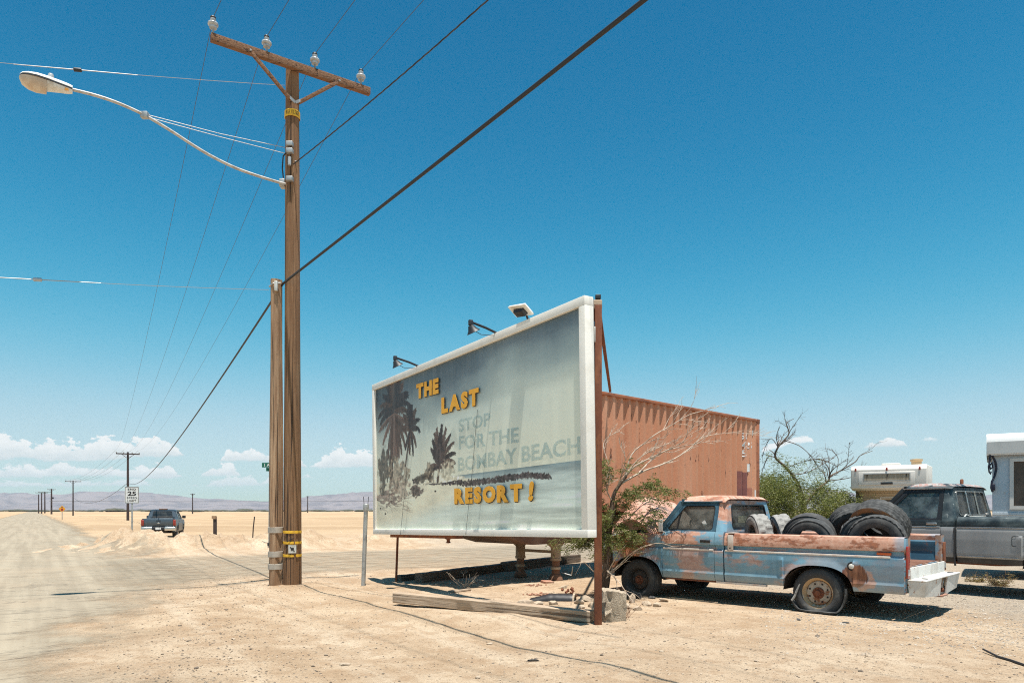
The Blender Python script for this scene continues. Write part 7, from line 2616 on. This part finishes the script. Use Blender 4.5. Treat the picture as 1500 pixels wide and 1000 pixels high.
def grow(mb, pts, r0, r1, rng, depth, spread, ratio, tips, n_child, seg=6, jitter=0.03, lean=Vector((0, 0, 0))):
    """a limb along pts and its forking twigs; collects twig tips"""
    n = len(pts)
    rad = [r0 + (r1 - r0) * i / (n - 1) for i in range(n)]
    mb.tube(pts, rad, seg, caps=False)
    total = sum((pts[i + 1] - pts[i]).length for i in range(n - 1))
    tips.append((pts[-1], (pts[-1] - pts[-2]).normalized()))
    if depth == 0:
        return
    for c in range(n_child):
        k = rng.uniform(0.25, 1.0) * (n - 1)
        i = min(int(k), n - 2)
        f = k - i
        p = pts[i].lerp(pts[i + 1], f)
        d = (pts[i + 1] - pts[i]).normalized()
        ax = Vector((rng.gauss(0, 1), rng.gauss(0, 1), rng.gauss(0, 1))).normalized()
        q = (d + ax * spread + lean).normalized()
        L = total * ratio * rng.uniform(0.5, 1.15)
        m = 5
        cp = [p]
        for s in range(m):
            q = (q + Vector((rng.gauss(0, 1), rng.gauss(0, 1), rng.gauss(0, 1))) * 0.16 + lean * 0.12).normalized()
            cp.append(cp[-1] + q * (L / m))
        rr0 = max(0.0025, (rad[i] * (1 - f) + rad[i + 1] * f) * 0.62)
        grow(mb, cp, rr0, max(0.0018, rr0 * 0.30), rng, depth - 1, spread, ratio, tips, max(1, n_child - 1), max(4, seg - 1), jitter, lean)


def spline(pts, k=4):
    out = []
    n = len(pts)
    for i in range(n - 1):
        p0, p1, p2, p3 = pts[max(i - 1, 0)], pts[i], pts[i + 1], pts[min(i + 2, n - 1)]
        for j in range(k):
            s = j / k
            out.append(0.5 * ((2 * p1) + (p2 - p0) * s + (2 * p0 - 5 * p1 + 4 * p2 - p3) * s * s + (3 * p1 - p0 - 3 * p2 + p3) * s ** 3))
    out.append(pts[-1])
    return out


def leaf_spray(vs, fs, p, d, rng, n, L, w, droop=0.4, stem=0.14):
    """feathery spray: paired narrow leaflets along a short drooping stem"""
    d = d.normalized()
    side = d.cross(UP)
    if side.length < 0.1:
        side = d.cross(Vector((1, 0, 0)))
    side.normalize()
    for i in range(n):
        k = (i + 0.5) / n
        c = p + d * (stem * k) - UP * (droop * stem * k * k)
        for s in (-1, 1):
            a = (side * s + d * rng.uniform(0.2, 0.7) + UP * rng.uniform(-0.5, 0.4)).normalized()
            b = a.cross(Vector((rng.gauss(0, 1), rng.gauss(0, 1), rng.gauss(0, 1)))).normalized()
            l = L * rng.uniform(0.7, 1.2)
            o = len(vs)
            vs += [tuple(c), tuple(c + a * (l * 0.5) + b * (w * 0.5)), tuple(c + a * l), tuple(c + a * (l * 0.5) - b * (w * 0.5))]
            fs.append((o, o + 1, o + 2, o + 3))


def add_leaves(name, vs, fs, mat, parent):
    me = bpy.data.meshes.new(name)
    me.from_pydata(vs, [], fs)
    me.materials.append(mat)
    o = bpy.data.objects.new(name, me)
    COL.objects.link(o)
    o.parent = parent
    o['kind'] = 'stuff'
    return o


def build_mesquite():
    rng = random.Random(12)
    D = 11.85
    base = at(887, 876, D)
    base.z = ground_z(base.x, base.y) - 0.05
    t = thing('mesquite_tree', 'half dead mesquite with bleached bare branches and green lower leaves behind the rusty post', 'tree', base)
    B = lambda px, py, dd=0.0: at(px, py, D + dd) - base
    dark, pale, tips, ptips = MB(), MB(), [], []
    trunk = spline([B(886, 878), B(887, 850), B(888, 825), B(891, 795), B(894, 765), B(897, 735), B(902, 718), B(917, 697)])
    n = len(trunk)
    dark.tube(trunk, [0.062 - 0.036 * i / (n - 1) for i in range(n)], 10)
    dark.tube(spline([B(889, 872, .05), B(893, 840, .05), B(896, 812, 0.1), B(893, 785, .12), B(899, 755, .15), B(903, 733, .15)]), 0.022, 7)
    dark.tube(spline([B(885, 870, -.05), B(881, 840, -.1), B(882, 800, -.1), B(885, 770, -.15)]), 0.016, 6)
    limbs = [([(917, 697, 0), (931, 682, -.1), (962, 666, -.2), (1001, 646, -.3), (1008, 624, -.3)], 0.018),
             ([(911, 707, 0), (942, 690, .1), (970, 680, .2), (996, 667, .2), (1018, 650, .2), (1032, 639, .2), (1064, 634, .2)], 0.020),
             ([(915, 700, 0), (925, 666, .1), (945, 648, .2), (960, 636, .2), (986, 621, .3), (1010, 607, .3), (1032, 601, .3)], 0.014),
             ([(902, 719, 0), (911, 694, -.2), (916, 672, -.3), (911, 658, -.3)], 0.013),
             ([(897, 735, 0), (888, 715, -.1), (894, 702, -.1), (891, 675, -.1)], 0.012),
             ([(936, 692, 0), (956, 672, .3), (976, 660, .4), (1006, 652, .5), (1040, 646, .5)], 0.014),
             ([(905, 712, 0), (920, 690, .3), (940, 668, .4), (965, 655, .5), (1000, 640, .5)], 0.014),
             ([(891, 677, -.1), (884, 655, 0), (889, 641, .1), (908, 631, .1)], 0.006)]
    for pl, r in limbs:
        pts = spline([B(a, b, c) for a, b, c in pl], 3)
        grow(pale, pts, r, 0.004, rng, 2, 0.50, 0.32, ptips, 8, 6, lean=Vector((0.20, 0, 0.20)))
    # dead twigs near the ground
    for pl in ([(889, 842, -.1), (908, 826, -.2), (930, 806, -.3), (962, 795, -.4), (985, 800, -.5)], [(888, 846, -.1), (912, 825, -.2), (940, 800, -.2)], [(890, 838, -.1), (905, 812, -.3), (918, 796, -.3)],
               [(876, 842, -.2), (866, 833, -.3), (854, 822, -.4), (849, 830, -.4)], [(889, 835, -.2), (905, 850, -.5), (918, 868, -.7), (930, 884, -.9)], [(892, 836, -.1), (902, 848, -.3), (904, 866, -.4)]):
        grow(pale, spline([B(a, b, c) for a, b, c in pl], 3), 0.011, 0.003, rng, 1, 0.5, 0.30, [], 4, 5)
    # leafy twigs: (start, end) in the picture and how leafy
    vs, fs = [], []
    leafy = [((895, 760), (870, 776), 12), ((893, 775), (876, 792), 14), ((890, 780), (850, 800), 12), ((885, 790), (808, 797), 20), ((880, 785), (828, 805), 16), ((888, 790), (870, 812), 10),
             ((897, 770), (918, 778), 14), ((897, 778), (935, 788), 16), ((900, 785), (955, 797), 18), ((930, 795), (985, 800), 16), ((895, 785), (905, 800), 12), ((900, 760), (925, 752), 10),
             ((905, 735), (932, 716), 14), ((925, 722), (962, 704), 12), ((910, 728), (950, 728), 14), ((940, 718), (972, 716), 9), ((935, 728), (985, 738), 9), ((960, 722), (1010, 721), 10),
             ((950, 742), (975, 762), 9), ((900, 742), (925, 740), 8), ((897, 705), (888, 690), 8), ((893, 690), (880, 678), 8), ((912, 690), (935, 678), 5), ((882, 760), (880, 735), 9), ((880, 720), (886, 702), 7),
             ((888, 800), (893, 825), 7), ((920, 780), (950, 768), 9), ((935, 765), (960, 755), 8), ((884, 770), (888, 752), 10), ((905, 795), (930, 802), 8), ((865, 800), (845, 795), 8)]
    for (a, b, k) in leafy:
        dd0, dd1 = rng.uniform(-0.3, 0.3), rng.uniform(-0.55, 0.5)
        if b[0] < 868:
            dd0, dd1 = 0.0, 0.25      # these hang behind the board
        p, q = B(a[0], a[1], dd0), B(b[0], b[1], dd1)
        mid = p.lerp(q, 0.5) + Vector((rng.gauss(0, .03), rng.gauss(0, .03), 0.04))
        tw = spline([p, mid, q], 5)
        dark.tube(tw, [0.007 - 0.005 * i / (len(tw) - 1) for i in range(len(tw))], 4, caps=False)
        for j in range(int(k * 5.5)):
            f = rng.uniform(0.05, 1.0) * (len(tw) - 1)
            i = min(int(f), len(tw) - 2)
            c = tw[i].lerp(tw[i + 1], f - i) + Vector((rng.gauss(0, .05), rng.gauss(0, .08), rng.gauss(0, .04)))
            d = (tw[i + 1] - tw[i]).normalized() + Vector((rng.gauss(0, .7), rng.gauss(0, .7), rng.gauss(0, .5)))
            leaf_spray(vs, fs, c, d, rng, 5, 0.040, 0.014, 0.5, 0.11)
    dark.build('trunk', M['bark'], t, smooth=60, fix=False)
    pale.build('dead_branches', M['dry_twig'], t, smooth=60, fix=False)['kind'] = 'stuff'
    add_leaves('leaves', vs, fs, M['leaf_near'], t)
    return t


build_mesquite()


def build_far_tree():
    rng = random.Random(31)
    D = 23.0
    base = at(1178, 816, D)
    base.z = ground_z(base.x, base.y) - 0.1
    t = thing('palo_verde_tree', 'spreading green desert tree with bare upper limbs right of the container', 'tree', base)
    B = lambda px, py, dd=0.0: at(px, py, D + dd) - base
    mb, tips = MB(), []
    mb.tube(spline([B(1178, 818), B(1180, 790), B(1178, 760), B(1176, 735), B(1168, 706)]), [0.16 - 0.006 * i for i in range(17)], 9)
    limbs = [([(1168, 706, 0), (1152, 685, 0), (1136, 670, 0), (1139, 656, 0), (1148, 645, 0), (1156, 634, 0), (1152, 620, .1), (1163, 613, .2)], 0.075, 7),
             ([(1148, 645, 0), (1170, 652, -.2), (1188, 668, -.3), (1202, 690, -.3)], 0.025, 5), ([(1136, 670, 0), (1126, 668, .1), (1119, 682, .2), (1114, 700, .2)], 0.03, 5),
             ([(1140, 655, 0), (1130, 642, 0), (1122, 652, .1), (1117, 668, .2)], 0.022, 5), ([(1178, 740, 0), (1196, 718, .2), (1213, 704, .3), (1216, 697, .3), (1233, 688, .3), (1253, 676, .3), (1260, 667, .3), (1278, 660, .3)], 0.06, 7),
             ([(1213, 704, .3), (1246, 699, .2), (1262, 688, .2)], 0.03, 5), ([(1160, 695, 0), (1182, 692, .2), (1204, 680, .3), (1222, 670, .4)], 0.028, 6), ([(1152, 685, 0), (1176, 676, -.2), (1200, 672, -.3), (1225, 682, -.3)], 0.022, 6),
             ([(1225, 692, .3), (1228, 672, .4), (1220, 660, .5)], 0.016, 5), ([(1240, 684, .3), (1243, 664, .3), (1244, 648, .3)], 0.012, 4), ([(1172, 720, 0), (1150, 712, .4), (1130, 704, .5), (1116, 706, .6)], 0.04, 5)]
    for pl, r, nc in limbs:
        grow(mb, spline([B(a, b, c) for a, b, c in pl], 3), r * 0.62, 0.008, rng, 2, 0.60, 0.30, tips, nc + 3, 6, lean=Vector((0, 0, -0.08)))
    mb.build('trunk', M['bark_far'], t, smooth=60, fix=False)
    vs, fs = [], []
    # dense lower crown built of ragged clumps, thinner upwards
    clumps = []
    for i in range(150):
        px = rng.uniform(1100, 1262)
        lo, hi = 772, np.interp(px, [1100, 1120, 1150, 1180, 1210, 1240, 1262], [700, 700, 704, 702, 704, 722, 738])
        py = rng.uniform(hi, lo)
        clumps.append((B(px, py, rng.uniform(-1.2, 1.2)), rng.uniform(0.18, 0.42), 1.0))
    for i in range(46):
        px, py = rng.uniform(1112, 1198), rng.uniform(664, 706)
        clumps.append((B(px, py, rng.uniform(-0.8, 0.8)), rng.uniform(0.10, 0.28), 0.35))
    for (c, r, dens) in clumps:
        for j in range(int(70 * dens * (r / 0.3) ** 2)):
            v = Vector((rng.gauss(0, 1), rng.gauss(0, 1), rng.gauss(0, 0.7))) * (r * 0.62)
            d = Vector((v.x * 0.5 + rng.gauss(0, .6), rng.gauss(0, .6), -0.5 + rng.gauss(0, .4)))
            leaf_spray(vs, fs, c + v, d, rng, 3, 0.065, 0.022, 0.5, 0.16)
    add_leaves('leaves', vs, fs, M['leaf_far'], t)
    return t


build_far_tree()


def dry_bush(name, label, p, h, spread, n, mat, seed, leaf=None, r=0.004, up=0.8):
    rng = random.Random(seed)
    mb = MB()
    vs, fs = [], []
    for i in range(n):
        a = rng.uniform(0, 2 * math.pi)
        d = Vector((math.cos(a) * spread, math.sin(a) * spread, up * rng.uniform(0.5, 1.2))).normalized()
        L = h * rng.uniform(0.5, 1.1)
        pts = [Vector((rng.gauss(0, .03), rng.gauss(0, .03), -0.01))]
        for k in range(4):
            d = (d + Vector((rng.gauss(0, .22), rng.gauss(0, .22), rng.gauss(0, .15)))).normalized()
            pts.append(pts[-1] + d * (L / 4))
        grow(mb, pts, r, r * 0.4, rng, 1, 0.6, 0.35, [], 4, 4)
        if leaf:
            for q in pts[1:]:
                for z in range(3):
                    leaf_spray(vs, fs, q, Vector((rng.gauss(0, 1), rng.gauss(0, 1), rng.gauss(0, 1))), rng, 3, 0.03, 0.012, 0.3, 0.08)
    t = thing(name, label, 'shrub', p)
    mb.build('twigs', mat, t, fix=False)
    if leaf:
        add_leaves('leaves', vs, fs, leaf, t)
    return t


M['weed'] = pm('reddish_dry_weed', (0.20, 0.11, 0.07), 0.9, 0, (0.30, 0.19, 0.12), 9)
M['weed_leaf'] = leaf_mat('yellowed_leaves', (0.20, 0.16, 0.06), (0.27, 0.20, 0.08), (0.13, 0.13, 0.05))
dry_bush('dry_weed', 'reddish dry weed at the foot of the concrete block', g(915, 905), 0.30, 0.7, 16, M['weed'], 1)
dry_bush('dry_weed', 'grey leafless weed in the shade of the billboard', g(678, 862), 0.42, 0.6, 10, M['dry_twig'], 2)
dry_bush('dry_weed', 'low yellowing shrub under the black pickup', at(1470, 868, 12.9) * 1.0 if False else g(1466, 858), 0.34, 1.2, 22, M['weed'], 3, M['weed_leaf'])
dry_bush('dry_weed', 'small yellowing shrub left of the larger one under the black pickup', g(1430, 852), 0.26, 1.3, 16, M['weed'], 4, M['weed_leaf'])
dry_bush('dry_weed', 'tiny sprig of grey weed on the sand before the blue truck', g(1182, 955), 0.12, 1.4, 14, M['dry_twig'], 5, None, 0.002, 0.4)
dry_bush('dry_weed', 'flat patch of dry stalks right of the grey sprig before the blue truck', g(1272, 962), 0.10, 1.8, 16, M['dry_twig'], 6, None, 0.002, 0.3)


# ------------------------------------------------------------------ loose pebbles, clods and litter
def build_pebbles():
    rg = np.random.RandomState(77)
    ico = [(0, 0, 1), (0.894, 0, 0.447), (0.276, 0.851, 0.447), (-0.724, 0.526, 0.447), (-0.724, -0.526, 0.447), (0.276, -0.851, 0.447), (0.724, 0.526, -0.3), (-0.276, 0.851, -0.3), (-0.894, 0, -0.3), (-0.276, -0.851, -0.3), (0.724, -0.526, -0.3)]
    icf = [(0, 1, 2), (0, 2, 3), (0, 3, 4), (0, 4, 5), (0, 5, 1), (1, 6, 2), (2, 7, 3), (3, 8, 4), (4, 9, 5), (5, 10, 1), (6, 7, 2), (7, 8, 3), (8, 9, 4), (9, 10, 5), (10, 6, 1)]
    for name, lab, n, mat, seed, zone in (('pebbles', 'pale pebbles and clods scattered over the sandy foreground', 9000, M['rock'], 1, 'sand'), ('grit', 'dark grit scattered over the sand and the edge of the road', 9000, M['dark_grit'], 2, 'edge'),
                                          ('gravel', 'grey gravel round the parked trucks', 8000, M['gravel'], 3, 'lot')):
        rg = np.random.RandomState(seed)
        vs, fs = [], []
        k = 0
        P_ = []
        while k < n:
            if zone == 'sand':
                y = 5.2 + rg.rand() ** 1.6 * 16
                x = rg.uniform(-0.75, 0.75) * y
                if fbm(np.array([x / 1.1]), np.array([y / 1.1]), 3, 5)[0] < rg.uniform(-0.35, 0.35):
                    continue
            elif zone == 'edge':
                y = 5.2 + rg.rand() ** 1.4 * 14
                x = -0.40 * y + rg.randn() * 0.10 * y - 0.1 if rg.rand() < 0.4 else rg.uniform(-0.5, 0.76) * y
            else:
                y = rg.uniform(7.0, 14)
                x = rg.uniform(0.35, 0.76) * y
                if x + 0.8 * y < 10.5 + rg.randn():
                    continue
            P_.append((x, y))
            k += 1
        P_ = np.array(P_)
        Z = terrain(P_[:, 0], P_[:, 1])
        for i in range(n):
            r = 0.0032 + 0.0075 * rg.rand() ** 3 + (0.016 * rg.rand() if rg.rand() < 0.008 else 0)
            if zone == 'lot':
                r *= 1.15
            sc = (1 + rg.rand() * 0.8, 1 + rg.rand() * 0.4, 0.55 + 0.4 * rg.rand())
            a = rg.rand() * 6.28
            ca, sa = math.cos(a), math.sin(a)
            o = len(vs)
            for (x, y, z) in ico:
                j = 1 + rg.uniform(-0.25, 0.25)
                x, y, z = x * sc[0] * r * j, y * sc[1] * r * j, z * sc[2] * r * j
                vs.append((P_[i, 0] + x * ca - y * sa, P_[i, 1] + x * sa + y * ca, Z[i] + z + r * 0.15))
            fs += [tuple(o + q for q in f) for f in icf]
        me = bpy.data.meshes.new(name)
        me.from_pydata(vs, [], fs)
        me.materials.append(mat)
        ob = bpy.data.objects.new(name, me)
        COL.objects.link(ob)
        tag(ob, lab, 'gravel', None, 'stuff')


M['dark_grit'] = pm('dark_asphalt_grit', (0.13, 0.10, 0.075), 0.9, 0, (0.24, 0.19, 0.14), 3.0)
M['gravel'] = pm('mixed_gravel', (0.28, 0.24, 0.20), 0.95, 0, (0.46, 0.40, 0.33), 4.0, 0.45, 0.55)
build_pebbles()
bits = [(780, 963, 0.07, 'dark curled scrap of litter on the sand below the cable shadow'), (1170, 908, 0.06, 'dark twig scrap on the sand below the flat rear tyre'), (1238, 912, 0.055, 'dark chip on the sand right of the flat rear tyre'),
        (717, 937, 0.05, 'small pale chip beside the cable shadow in the foreground'), (342, 930, 0.05, 'brown clod on the sand at the lower left'), (505, 966, 0.06, 'pale flat stone on the sand at the bottom')]
for i, (px, py, r, lab) in enumerate(bits):
    stone('litter_scrap', lab, 'scrap', g(px, py), (r, r * 0.5, r * 0.4), M['dark_rock'] if 'dark' in lab else M['rock'], 500 + i, i * 1.3)
